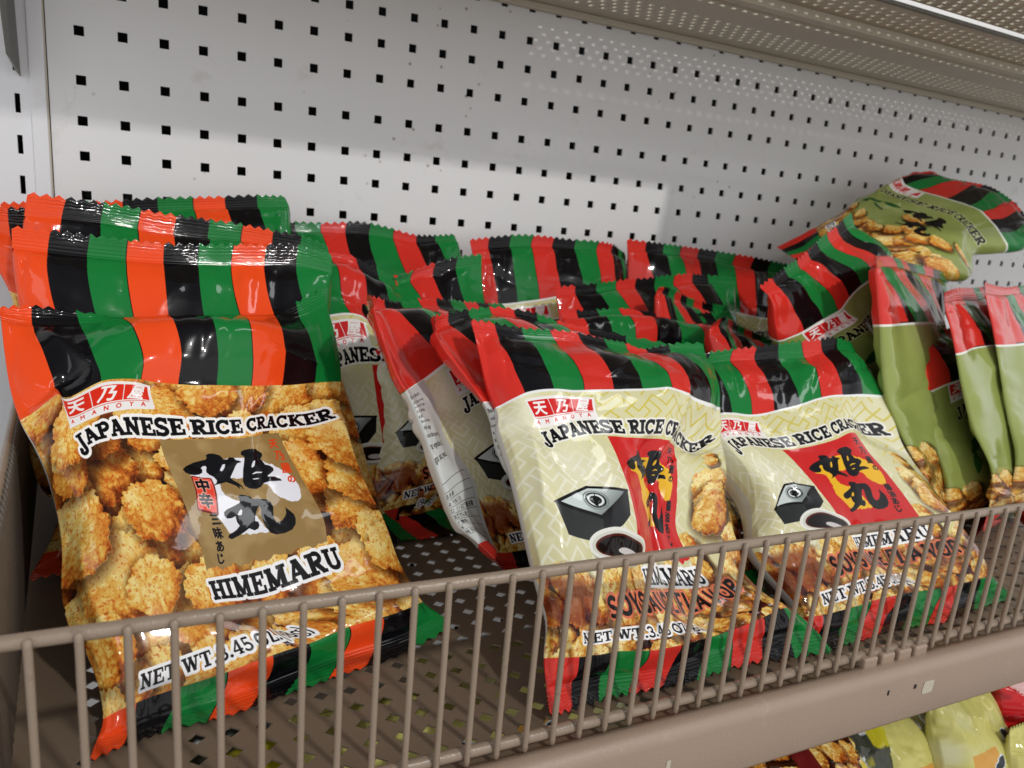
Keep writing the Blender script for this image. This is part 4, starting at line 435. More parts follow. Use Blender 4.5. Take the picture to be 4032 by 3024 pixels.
{"name":"D6","tex":"soy","T":0.8,"seed":18,"lat":[[[1484,-779,-1080],[1553,-759,-1081],[1623,-739,-1082],[1693,-719,-1084],[1764,-699,-1085],[1836,-679,-1087],[1910,-659,-1088],[1985,-639,-1090],[2061,-618,-1091]],[[1505,-746,-1058],[1574,-725,-1060],[1643,-705,-1062],[1713,-685,-1064],[1783,-666,-1066],[1855,-646,-1067],[1927,-627,-1068],[2000,-609,-1069],[2074,-590,-1070]],[[1512,-726,-1013],[1583,-725,-1008],[1652,-712,-1008],[1720,-695,-1009],[1789,-676,-1011],[1859,-657,-1013],[1928,-637,-1015],[1998,-613,-1019],[2065,-577,-1028]],[[1521,-697,-949],[1594,-713,-938],[1660,-705,-936],[1726,-691,-937],[1792,-674,-939],[1858,-656,-942],[1926,-634,-946],[1992,-608,-952],[2052,-557,-968]],[[1533,-660,-864],[1604,-687,-849],[1666,-683,-847],[1728,-671,-848],[1790,-656,-851],[1853,-639,-854],[1917,-618,-860],[1980,-590,-868],[2034,-531,-889]],[[1544,-621,-776],[1610,-652,-761],[1668,-650,-759],[1724,-640,-761],[1782,-626,-765],[1842,-610,-770],[1903,-591,-777],[1964,-565,-786],[2016,-504,-810]],[[1553,-583,-689],[1614,-614,-676],[1666,-612,-677],[1718,-602,-682],[1772,-590,-688],[1829,-576,-694],[1887,-559,-702],[1946,-535,-712],[1995,-478,-736]],[[1561,-551,-615],[1616,-577,-606],[1662,-574,-610],[1710,-565,-618],[1761,-554,-626],[1816,-542,-633],[1872,-527,-642],[1929,-506,-652],[1979,-456,-675]],[[1570,-520,-541],[1617,-536,-538],[1659,-531,-547],[1703,-522,-558],[1751,-512,-567],[1802,-502,-575],[1856,-489,-584],[1912,-473,-594],[1963,-435,-613]],[[1577,-489,-470],[1620,-491,-476],[1659,-483,-489],[1700,-473,-502],[1744,-463,-512],[1790,-453,-522],[1840,-444,-531],[1896,-434,-540],[1951,-415,-552]],[[1585,-478,-446],[1624,-465,-454],[1661,-453,-465],[1700,-442,-478],[1740,-431,-489],[1782,-420,-500],[1831,-413,-508],[1887,-409,-516],[1946,-406,-522]],[[1599,-473,-430],[1634,-457,-429],[1671,-444,-435],[1708,-432,-446],[1744,-421,-458],[1783,-410,-469],[1829,-403,-478],[1884,-400,-486],[1941,-397,-492]]],"n":[0.254,-0.897,0.361]},
{"name":"G1","tex":"green","T":0.8,"seed":19,"lat":[[[1751,-749,-1085],[1835,-718,-1087],[1914,-693,-1086],[1987,-668,-1088],[2055,-641,-1091],[2108,-617,-1092],[2154,-588,-1093],[2198,-553,-1094],[2248,-511,-1095]],[[1784,-757,-1043],[1861,-733,-1038],[1940,-710,-1036],[2014,-687,-1036],[2083,-660,-1038],[2144,-630,-1042],[2197,-596,-1044],[2244,-559,-1045],[2290,-520,-1042]],[[1818,-780,-976],[1906,-776,-970],[1988,-760,-965],[2065,-739,-964],[2135,-714,-966],[2197,-685,-969],[2250,-649,-970],[2295,-606,-968],[2333,-548,-961]],[[1863,-812,-881],[1960,-824,-871],[2044,-812,-863],[2122,-794,-860],[2194,-771,-862],[2259,-743,-865],[2313,-706,-864],[2358,-659,-857],[2389,-585,-843]],[[1900,-845,-764],[2000,-865,-747],[2086,-855,-732],[2166,-839,-724],[2240,-818,-726],[2307,-793,-731],[2365,-757,-728],[2410,-706,-713],[2440,-622,-690]],[[1893,-860,-663],[1987,-878,-639],[2074,-868,-613],[2161,-852,-593],[2232,-831,-592],[2294,-804,-600],[2356,-771,-593],[2416,-724,-566],[2458,-641,-533]],[[1824,-848,-595],[1909,-861,-568],[2007,-854,-531],[2108,-842,-495],[2172,-815,-487],[2235,-788,-483],[2308,-757,-466],[2390,-720,-426],[2449,-646,-389]],[[1767,-841,-546],[1849,-849,-518],[1943,-839,-481],[2025,-822,-459],[2103,-793,-413],[2185,-767,-379],[2268,-740,-350],[2356,-710,-320],[2424,-646,-285]],[[1735,-844,-488],[1817,-845,-459],[1900,-828,-422],[1980,-805,-383],[2057,-778,-345],[2137,-752,-312],[2217,-725,-284],[2296,-696,-262],[2361,-642,-237]],[[1706,-848,-426],[1781,-834,-399],[1857,-812,-370],[1932,-787,-340],[2003,-759,-306],[2077,-733,-279],[2150,-705,-252],[2217,-674,-232],[2277,-634,-216]],[[1683,-846,-399],[1752,-818,-371],[1825,-792,-344],[1898,-766,-317],[1967,-737,-284],[2039,-711,-258],[2109,-684,-230],[2175,-655,-206],[2238,-628,-193]],[[1648,-840,-378],[1724,-814,-346],[1797,-789,-316],[1868,-763,-291],[1939,-735,-258],[2008,-706,-227],[2078,-679,-200],[2144,-650,-171],[2208,-620,-144]]],"n":[0.431,-0.9,-0.059]},
{"name":"G2","tex":"green","T":0.9,"seed":20,"lat":[[[2313,-220,-289],[2317,-247,-298],[2317,-273,-308],[2318,-300,-319],[2322,-327,-330],[2328,-356,-339],[2335,-384,-347],[2339,-412,-356],[2344,-440,-367]],[[2397,-234,-245],[2393,-258,-263],[2388,-282,-281],[2389,-308,-297],[2395,-336,-311],[2407,-367,-323],[2420,-398,-334],[2432,-428,-344],[2443,-458,-358]],[[2500,-248,-189],[2480,-278,-197],[2468,-303,-218],[2469,-331,-238],[2481,-361,-257],[2501,-395,-274],[2527,-429,-290],[2555,-462,-310],[2586,-486,-346]],[[2587,-247,-143],[2570,-287,-136],[2564,-316,-157],[2572,-347,-181],[2595,-382,-204],[2630,-420,-226],[2675,-461,-251],[2727,-500,-280],[2782,-524,-335]],[[2662,-233,-103],[2648,-279,-89],[2656,-313,-108],[2678,-348,-132],[2717,-388,-157],[2767,-431,-184],[2828,-476,-216],[2898,-520,-260],[2974,-546,-337]],[[2742,-220,-67],[2722,-264,-57],[2731,-296,-76],[2765,-333,-97],[2819,-375,-121],[2879,-418,-146],[2936,-457,-178],[2994,-492,-228],[3072,-515,-321]],[[2834,-216,-23],[2802,-251,-24],[2804,-276,-46],[2845,-312,-64],[2924,-363,-88],[2995,-407,-110],[3042,-434,-132],[3076,-448,-162],[3144,-460,-243]],[[2923,-216,23],[2882,-241,11],[2885,-262,-12],[2932,-297,-32],[3048,-366,-64],[3122,-408,-85],[3166,-430,-106],[3209,-449,-141],[3289,-470,-225]],[[2998,-214,48],[2982,-238,38],[3001,-260,17],[3065,-300,-4],[3170,-358,-32],[3245,-400,-57],[3297,-426,-88],[3353,-454,-133],[3428,-478,-211]],[[3065,-213,59],[3084,-235,48],[3127,-258,33],[3198,-294,19],[3283,-337,-1],[3355,-375,-31],[3411,-405,-69],[3462,-432,-115],[3521,-457,-175]],[[3099,-212,65],[3136,-229,44],[3190,-252,31],[3263,-284,21],[3344,-321,4],[3412,-356,-27],[3466,-386,-67],[3513,-414,-110],[3562,-443,-155]],[[3135,-212,73],[3181,-230,57],[3241,-253,49],[3315,-283,43],[3393,-316,30],[3458,-349,-4],[3511,-378,-45],[3557,-404,-90],[3605,-431,-135]]],"n":[-0.36,-0.387,0.849]},
{"name":"G3","tex":"green","T":0.55,"Tb":0.7,"seed":21,"mirror":1,"wrap":0.35,"lat":[[[2115,-1174,-1025],[2218,-1133,-1048],[2314,-1089,-1076],[2380,-1041,-1098],[2385,-998,-1098],[2388,-929,-1098],[2392,-832,-1098],[2405,-707,-1098],[2437,-563,-1099]],[[2112,-1167,-983],[2221,-1127,-1008],[2323,-1087,-1039],[2407,-1035,-1067],[2461,-967,-1086],[2491,-884,-1095],[2498,-786,-1096],[2488,-678,-1086],[2478,-567,-1070]],[[2104,-1153,-925],[2207,-1107,-953],[2317,-1068,-988],[2410,-1020,-1019],[2471,-954,-1038],[2510,-875,-1051],[2528,-783,-1054],[2530,-680,-1045],[2537,-580,-1026]],[[2078,-1129,-846],[2179,-1076,-876],[2298,-1039,-910],[2406,-996,-941],[2483,-937,-963],[2542,-866,-980],[2580,-784,-988],[2598,-689,-980],[2623,-598,-960]],[[2026,-1090,-754],[2129,-1032,-775],[2255,-991,-798],[2375,-950,-823],[2482,-904,-850],[2570,-848,-874],[2639,-781,-890],[2678,-694,-884],[2720,-611,-862]],[[1981,-1053,-653],[2086,-990,-670],[2221,-950,-687],[2352,-910,-706],[2470,-865,-726],[2573,-813,-747],[2661,-753,-764],[2724,-677,-762],[2788,-605,-747]],[[1962,-1028,-556],[2063,-961,-568],[2198,-916,-580],[2331,-873,-592],[2450,-824,-606],[2556,-769,-620],[2654,-710,-632],[2739,-645,-637],[2827,-585,-632]],[[1953,-1012,-475],[2051,-941,-484],[2181,-890,-490],[2312,-843,-498],[2428,-789,-509],[2536,-732,-519],[2643,-675,-529],[2747,-619,-541],[2852,-566,-542]],[[1944,-996,-398],[2040,-923,-406],[2161,-866,-409],[2288,-814,-413],[2404,-758,-423],[2518,-701,-432],[2637,-648,-443],[2760,-600,-461],[2883,-556,-474]],[[1935,-982,-326],[2029,-910,-335],[2140,-846,-337],[2264,-790,-339],[2384,-734,-348],[2505,-679,-358],[2636,-630,-370],[2773,-585,-386],[2905,-541,-404]],[[1930,-976,-296],[2027,-906,-302],[2133,-840,-303],[2258,-784,-305],[2381,-728,-312],[2505,-673,-323],[2641,-625,-334],[2780,-579,-348],[2908,-528,-364]],[[1926,-970,-266],[2018,-897,-270],[2116,-826,-272],[2240,-768,-273],[2366,-712,-280],[2494,-658,-291],[2634,-611,-300],[2778,-565,-312],[2910,-514,-323]]],"n":[-0.773,0.626,-0.101]},
{"name":"G4","tex":"green","T":0.5,"Tb":0.6,"seed":22,"lat":[[[2144,-1130,-1093],[2218,-1107,-1094],[2291,-1083,-1096],[2361,-1051,-1097],[2432,-1007,-1099],[2501,-953,-1100],[2570,-890,-1101],[2639,-823,-1103],[2700,-760,-1100]],[[2183,-1122,-1074],[2276,-1091,-1082],[2368,-1059,-1089],[2452,-1022,-1093],[2524,-979,-1093],[2587,-929,-1089],[2644,-876,-1083],[2696,-820,-1077],[2748,-765,-1069]],[[2215,-1124,-1038],[2322,-1106,-1042],[2421,-1079,-1049],[2510,-1044,-1052],[2586,-1000,-1049],[2653,-950,-1043],[2712,-896,-1036],[2768,-838,-1028],[2818,-772,-1024]],[[2252,-1123,-983],[2372,-1115,-986],[2482,-1093,-992],[2578,-1060,-992],[2660,-1015,-985],[2733,-966,-976],[2800,-912,-966],[2863,-853,-958],[2916,-781,-956]],[[2264,-1100,-902],[2391,-1096,-900],[2511,-1077,-904],[2621,-1048,-902],[2719,-1009,-892],[2810,-964,-881],[2894,-915,-870],[2972,-860,-862],[3034,-786,-863]],[[2240,-1056,-812],[2364,-1047,-803],[2485,-1025,-800],[2617,-1004,-797],[2741,-976,-790],[2856,-942,-781],[2962,-901,-772],[3057,-852,-765],[3132,-781,-769]],[[2222,-1021,-740],[2353,-1010,-722],[2481,-986,-711],[2618,-964,-705],[2752,-940,-700],[2880,-910,-694],[3001,-875,-687],[3113,-833,-682],[3201,-767,-687]],[[2214,-996,-684],[2353,-983,-656],[2487,-958,-642],[2622,-933,-637],[2755,-906,-634],[2886,-877,-632],[3013,-844,-628],[3134,-805,-625],[3235,-746,-630]],[[2209,-968,-609],[2354,-954,-592],[2488,-927,-584],[2617,-898,-581],[2746,-867,-581],[2874,-836,-583],[3000,-802,-585],[3122,-764,-587],[3228,-711,-596]],[[2196,-934,-528],[2344,-918,-532],[2470,-886,-534],[2594,-852,-535],[2720,-818,-540],[2844,-784,-546],[2966,-749,-555],[3084,-711,-565],[3193,-666,-578]],[[2183,-916,-496],[2322,-889,-506],[2448,-855,-511],[2573,-821,-516],[2699,-787,-523],[2823,-752,-532],[2944,-717,-543],[3060,-680,-557],[3173,-642,-570]],[[2167,-899,-473],[2293,-864,-478],[2428,-833,-486],[2558,-801,-493],[2684,-767,-502],[2808,-732,-514],[2928,-696,-528],[3043,-659,-545],[3156,-620,-561]]],"n":[0.533,-0.8,0.274]},
{"name":"G5","tex":"green","T":0.55,"Tb":0.7,"seed":23,"mirror":1,"wrap":0.35,"lat":[[[2316,-1197,-1029],[2432,-1155,-1050],[2541,-1110,-1075],[2626,-1052,-1097],[2651,-991,-1103],[2655,-914,-1103],[2659,-814,-1103],[2665,-696,-1103],[2682,-573,-1104]],[[2326,-1196,-999],[2448,-1157,-1023],[2565,-1116,-1051],[2657,-1062,-1074],[2714,-988,-1091],[2746,-898,-1099],[2759,-798,-1100],[2759,-690,-1097],[2763,-584,-1092]],[[2335,-1192,-957],[2453,-1150,-989],[2578,-1113,-1022],[2678,-1062,-1046],[2741,-990,-1063],[2782,-904,-1068],[2811,-811,-1070],[2831,-714,-1070],[2861,-621,-1067]],[[2341,-1185,-903],[2455,-1140,-942],[2585,-1106,-983],[2697,-1059,-1008],[2773,-990,-1014],[2835,-911,-1014],[2889,-830,-1018],[2941,-750,-1026],[3002,-675,-1027]],[[2334,-1169,-838],[2436,-1111,-859],[2562,-1073,-900],[2682,-1030,-932],[2791,-967,-910],[2882,-902,-912],[2968,-839,-927],[3058,-780,-947],[3155,-725,-959]],[[2282,-1119,-726],[2397,-1058,-722],[2538,-1007,-698],[2673,-960,-690],[2793,-920,-740],[2901,-871,-777],[3002,-818,-808],[3104,-765,-836],[3211,-715,-851]],[[2254,-1082,-621],[2369,-1016,-608],[2516,-965,-576],[2658,-920,-570],[2783,-880,-615],[2894,-833,-658],[2995,-778,-690],[3089,-718,-714],[3190,-662,-726]],[[2241,-1059,-546],[2353,-994,-541],[2497,-948,-537],[2640,-904,-542],[2767,-855,-553],[2879,-801,-576],[2978,-741,-597],[3066,-674,-612],[3159,-611,-620]],[[2226,-1038,-478],[2339,-975,-482],[2480,-930,-492],[2622,-885,-500],[2748,-830,-497],[2862,-771,-502],[2963,-707,-511],[3052,-638,-518],[3148,-573,-524]],[[2210,-1017,-415],[2327,-956,-419],[2462,-907,-426],[2603,-860,-433],[2731,-805,-429],[2849,-745,-427],[2956,-680,-429],[3054,-611,-432],[3152,-544,-436]],[[2204,-1008,-386],[2325,-949,-387],[2456,-896,-388],[2596,-848,-393],[2728,-794,-391],[2849,-735,-389],[2959,-670,-388],[3060,-602,-390],[3155,-531,-395]],[[2197,-1000,-357],[2314,-937,-354],[2438,-878,-350],[2576,-827,-353],[2711,-775,-354],[2835,-717,-352],[2950,-653,-351],[3056,-587,-351],[3157,-518,-356]]],"n":[-0.842,0.526,-0.12]},
{"name":"G6","tex":"green","T":0.55,"Tb":0.7,"seed":24,"mirror":1,"wrap":0.35,"lat":[[[2384,-1138,-1094],[2478,-1086,-1100],[2551,-1037,-1101],[2614,-999,-1102],[2666,-945,-1103],[2712,-866,-1104],[2757,-769,-1105],[2809,-660,-1106],[2872,-545,-1107]],[[2413,-1142,-1060],[2520,-1092,-1070],[2618,-1037,-1081],[2712,-982,-1094],[2780,-911,-1101],[2819,-824,-1102],[2842,-728,-1097],[2862,-628,-1089],[2886,-531,-1079]],[[2451,-1147,-1010],[2558,-1096,-1025],[2667,-1047,-1042],[2759,-990,-1056],[2815,-913,-1062],[2841,-818,-1060],[2851,-714,-1054],[2862,-611,-1046],[2890,-516,-1036]],[[2497,-1148,-937],[2611,-1101,-959],[2738,-1062,-983],[2833,-1006,-1000],[2870,-917,-1001],[2875,-810,-996],[2868,-697,-989],[2863,-585,-980],[2890,-491,-970]],[[2521,-1130,-836],[2642,-1085,-860],[2782,-1053,-888],[2884,-1000,-905],[2915,-906,-904],[2910,-793,-899],[2888,-672,-893],[2867,-553,-887],[2889,-457,-880]],[[2505,-1090,-725],[2631,-1044,-745],[2770,-1009,-766],[2874,-956,-781],[2927,-874,-784],[2935,-768,-785],[2918,-650,-785],[2895,-530,-784],[2911,-431,-781]],[[2493,-1052,-617],[2614,-1002,-630],[2753,-964,-641],[2865,-912,-652],[2934,-838,-663],[2963,-745,-672],[2967,-639,-678],[2965,-530,-681],[3002,-441,-681]],[[2484,-1022,-531],[2603,-970,-539],[2744,-929,-542],[2864,-880,-548],[2943,-813,-564],[2993,-730,-578],[3024,-638,-587],[3051,-543,-593],[3108,-464,-596]],[[2475,-996,-458],[2593,-942,-462],[2732,-899,-460],[2859,-851,-461],[2955,-792,-476],[3030,-721,-490],[3090,-643,-501],[3148,-562,-507],[3221,-491,-511]],[[2465,-972,-394],[2587,-920,-397],[2723,-876,-396],[2855,-829,-394],[2972,-777,-402],[3071,-718,-412],[3160,-652,-420],[3245,-584,-424],[3331,-517,-428]],[[2461,-959,-358],[2590,-913,-365],[2725,-869,-369],[2861,-824,-366],[2986,-776,-369],[3097,-720,-376],[3198,-660,-381],[3293,-596,-385],[3381,-528,-389]],[[2458,-947,-322],[2585,-901,-333],[2717,-856,-342],[2855,-812,-340],[2988,-766,-338],[3109,-714,-341],[3220,-658,-345],[3327,-600,-348],[3426,-537,-350]]],"n":[-0.847,0.53,-0.043]},
{"name":"H1","tex":"soy","T":0.7,"seed":25,"lat":[[[2290,-370,-1096],[2372,-359,-1097],[2454,-348,-1099],[2536,-337,-1101],[2618,-326,-1102],[2700,-315,-1104],[2782,-304,-1106],[2864,-293,-1107],[2947,-282,-1109]],[[2308,-349,-1064],[2389,-339,-1066],[2470,-330,-1067],[2551,-320,-1068],[2632,-310,-1070],[2713,-301,-1071],[2794,-291,-1072],[2875,-282,-1074],[2956,-272,-1075]],[[2319,-334,-1015],[2402,-342,-1011],[2483,-339,-1011],[2564,-332,-1012],[2644,-323,-1013],[2725,-314,-1015],[2805,-302,-1017],[2885,-288,-1020],[2963,-261,-1026]],[[2335,-312,-944],[2419,-336,-936],[2500,-337,-935],[2581,-333,-935],[2661,-326,-937],[2740,-316,-938],[2820,-304,-941],[2898,-285,-945],[2974,-245,-956]],[[2356,-283,-852],[2440,-318,-841],[2521,-324,-839],[2601,-322,-840],[2680,-316,-841],[2759,-307,-843],[2837,-294,-846],[2915,-274,-851],[2988,-224,-865]],[[2377,-254,-759],[2461,-294,-748],[2541,-301,-746],[2620,-301,-746],[2698,-296,-748],[2776,-288,-750],[2854,-276,-754],[2930,-255,-759],[3003,-203,-774]],[[2396,-228,-674],[2479,-267,-664],[2558,-275,-662],[2637,-275,-662],[2714,-271,-664],[2792,-264,-666],[2868,-253,-670],[2944,-234,-676],[3016,-184,-690]],[[2412,-206,-603],[2494,-241,-594],[2572,-248,-593],[2650,-248,-594],[2727,-245,-595],[2804,-239,-598],[2880,-229,-601],[2955,-212,-607],[3027,-168,-620]],[[2428,-184,-532],[2508,-210,-526],[2586,-215,-526],[2662,-215,-527],[2739,-212,-529],[2815,-207,-531],[2890,-199,-534],[2966,-186,-539],[3038,-152,-550]],[[2444,-162,-461],[2521,-173,-459],[2598,-174,-461],[2673,-172,-462],[2749,-170,-465],[2825,-166,-467],[2900,-161,-470],[2975,-153,-474],[3049,-136,-480]],[[2452,-151,-426],[2527,-148,-428],[2603,-145,-430],[2678,-142,-433],[2753,-140,-435],[2829,-137,-438],[2904,-134,-440],[2979,-131,-443],[3054,-128,-445]],[[2460,-140,-390],[2535,-138,-392],[2610,-135,-395],[2685,-132,-398],[2760,-130,-400],[2835,-127,-403],[2910,-125,-405],[2985,-123,-408],[3060,-120,-410]]],"n":[0.122,-0.956,0.269]},
{"name":"H2","tex":"green","T":0.7,"seed":26,"lat":[[[2650,-560,-1100],[2725,-550,-1101],[2800,-540,-1102],[2875,-530,-1104],[2950,-520,-1105],[3025,-510,-1106],[3100,-500,-1108],[3175,-490,-1109],[3250,-480,-1110]],[[2654,-547,-1065],[2729,-537,-1066],[2804,-528,-1068],[2879,-518,-1069],[2954,-508,-1071],[3028,-498,-1072],[3103,-488,-1074],[3178,-479,-1075],[3252,-469,-1076]],[[2661,-529,-1016],[2738,-537,-1012],[2813,-533,-1011],[2888,-526,-1012],[2962,-517,-1014],[3036,-507,-1016],[3110,-495,-1018],[3184,-480,-1022],[3256,-454,-1030]],[[2670,-503,-946],[2748,-525,-937],[2823,-526,-936],[2898,-521,-936],[2972,-513,-938],[3046,-504,-940],[3119,-491,-944],[3192,-472,-949],[3261,-432,-963]],[[2682,-469,-855],[2760,-502,-843],[2836,-507,-841],[2910,-504,-842],[2983,-497,-844],[3056,-487,-847],[3128,-474,-851],[3200,-453,-858],[3267,-403,-876]],[[2693,-435,-764],[2772,-472,-751],[2846,-478,-750],[2920,-476,-750],[2993,-470,-753],[3065,-461,-757],[3137,-448,-762],[3208,-427,-770],[3274,-374,-788]],[[2704,-404,-680],[2782,-440,-668],[2856,-447,-667],[2929,-445,-668],[3001,-439,-672],[3073,-431,-676],[3144,-419,-681],[3214,-398,-689],[3280,-348,-708]],[[2713,-378,-610],[2790,-410,-600],[2863,-415,-600],[2935,-414,-602],[3007,-408,-606],[3078,-401,-610],[3149,-389,-616],[3219,-371,-624],[3285,-326,-641]],[[2722,-352,-540],[2797,-375,-534],[2869,-378,-535],[2941,-376,-538],[3012,-371,-542],[3083,-364,-546],[3153,-354,-552],[3223,-339,-559],[3290,-304,-574]],[[2731,-326,-470],[2803,-334,-470],[2874,-333,-473],[2945,-329,-477],[3016,-324,-481],[3086,-318,-486],[3156,-311,-491],[3226,-301,-497],[3295,-282,-507]],[[2736,-313,-435],[2806,-308,-440],[2876,-302,-445],[2946,-297,-449],[3016,-292,-454],[3087,-287,-459],[3157,-282,-464],[3227,-276,-469],[3298,-271,-474]],[[2740,-300,-400],[2810,-295,-405],[2880,-290,-410],[2950,-285,-415],[3020,-280,-420],[3090,-275,-425],[3160,-270,-430],[3230,-265,-435],[3300,-260,-440]]],"n":[0.13,-0.935,0.33]},
{"name":"H3","tex":"green","T":0.8,"seed":27,"mirror":1,"lat":[[[2724,-1108,-1104],[2771,-1057,-1105],[2819,-1006,-1106],[2867,-954,-1107],[2915,-903,-1108],[2963,-851,-1109],[3010,-800,-1110],[3055,-750,-1110],[3100,-700,-1110]],[[2744,-1088,-1076],[2788,-1038,-1077],[2833,-988,-1077],[2878,-938,-1077],[2923,-888,-1078],[2968,-838,-1078],[3012,-788,-1078],[3057,-738,-1078],[3102,-688,-1078]],[[2748,-1071,-1030],[2777,-1007,-1034],[2817,-953,-1035],[2860,-901,-1036],[2904,-851,-1037],[2949,-801,-1038],[2995,-753,-1038],[3044,-707,-1037],[3105,-671,-1034]],[[2755,-1047,-963],[2771,-972,-970],[2807,-914,-973],[2847,-861,-975],[2891,-810,-976],[2936,-761,-977],[2984,-714,-977],[3036,-672,-976],[3109,-647,-971]],[[2764,-1016,-876],[2771,-933,-885],[2803,-872,-890],[2842,-818,-892],[2885,-767,-894],[2930,-718,-896],[2978,-672,-897],[3033,-633,-896],[3114,-616,-890]],[[2774,-985,-788],[2777,-899,-800],[2808,-838,-805],[2846,-783,-808],[2888,-732,-811],[2932,-683,-813],[2981,-638,-814],[3036,-599,-814],[3119,-585,-808]],[[2782,-956,-708],[2786,-871,-720],[2817,-810,-725],[2854,-756,-729],[2896,-705,-732],[2940,-656,-735],[2988,-610,-737],[3042,-571,-738],[3124,-556,-732]],[[2789,-932,-641],[2797,-851,-652],[2829,-791,-658],[2866,-737,-662],[2908,-686,-666],[2951,-637,-669],[2998,-591,-672],[3051,-551,-673],[3128,-532,-669]],[[2796,-908,-574],[2812,-834,-584],[2846,-777,-590],[2884,-724,-594],[2926,-673,-598],[2968,-624,-602],[3014,-577,-606],[3064,-534,-608],[3132,-508,-606]],[[2803,-884,-507],[2832,-823,-514],[2870,-770,-520],[2910,-718,-524],[2952,-668,-529],[2994,-618,-533],[3037,-570,-538],[3082,-523,-541],[3136,-484,-543]],[[2806,-872,-474],[2848,-822,-478],[2889,-772,-483],[2931,-722,-488],[2972,-672,-492],[3014,-622,-497],[3055,-572,-502],[3097,-522,-507],[3138,-472,-512]],[[2810,-860,-440],[2851,-810,-445],[2892,-760,-450],[2934,-710,-455],[2975,-660,-460],[3016,-610,-465],[3058,-560,-470],[3099,-510,-475],[3140,-460,-480]]],"n":[-0.734,0.66,-0.16]},
{"name":"L1","tex":"spicy","T":0.5,"seed":28,"lat":[[[-92,-759,-1044],[-12,-745,-1043],[66,-731,-1043],[143,-717,-1045],[219,-702,-1046],[295,-687,-1047],[370,-671,-1048],[445,-656,-1049],[520,-640,-1050]],[[-77,-745,-1020],[-1,-730,-1021],[75,-716,-1024],[150,-702,-1026],[224,-686,-1028],[298,-671,-1029],[372,-656,-1031],[446,-641,-1032],[519,-625,-1033]],[[-58,-725,-990],[16,-719,-984],[88,-707,-985],[160,-693,-986],[232,-678,-988],[304,-662,-991],[375,-646,-994],[447,-628,-998],[517,-603,-1009]],[[-44,-693,-961],[32,-695,-944],[102,-685,-941],[171,-671,-941],[239,-656,-943],[308,-640,-945],[376,-623,-949],[445,-602,-957],[512,-572,-976]],[[-38,-647,-926],[38,-655,-902],[108,-646,-894],[175,-634,-892],[242,-619,-893],[308,-604,-895],[373,-586,-899],[439,-564,-908],[502,-529,-934]],[[-42,-594,-883],[34,-604,-859],[104,-599,-851],[171,-588,-848],[237,-575,-848],[302,-560,-850],[366,-543,-855],[430,-522,-864],[492,-486,-891]],[[-50,-541,-842],[24,-553,-819],[94,-549,-812],[162,-540,-810],[228,-529,-810],[294,-516,-812],[358,-500,-817],[422,-482,-826],[484,-448,-852]],[[-60,-496,-807],[14,-507,-787],[84,-504,-782],[152,-496,-780],[219,-487,-781],[286,-476,-783],[351,-462,-787],[416,-446,-796],[478,-416,-820]],[[-70,-451,-772],[2,-458,-757],[72,-455,-754],[141,-449,-753],[209,-441,-755],[276,-432,-757],[343,-421,-761],[409,-408,-768],[473,-384,-787]],[[-81,-405,-736],[-10,-406,-730],[60,-402,-730],[129,-397,-732],[198,-390,-733],[266,-383,-736],[334,-376,-739],[401,-366,-743],[467,-352,-753]],[[-86,-382,-718],[-16,-377,-720],[53,-372,-723],[123,-366,-725],[192,-361,-728],[260,-355,-730],[328,-349,-732],[396,-343,-734],[463,-336,-737]],[[-90,-360,-700],[-21,-355,-703],[49,-351,-705],[118,-346,-708],[187,-341,-710],[256,-336,-713],[324,-331,-715],[392,-326,-718],[460,-320,-720]]],"n":[0.13,-0.652,0.747]},
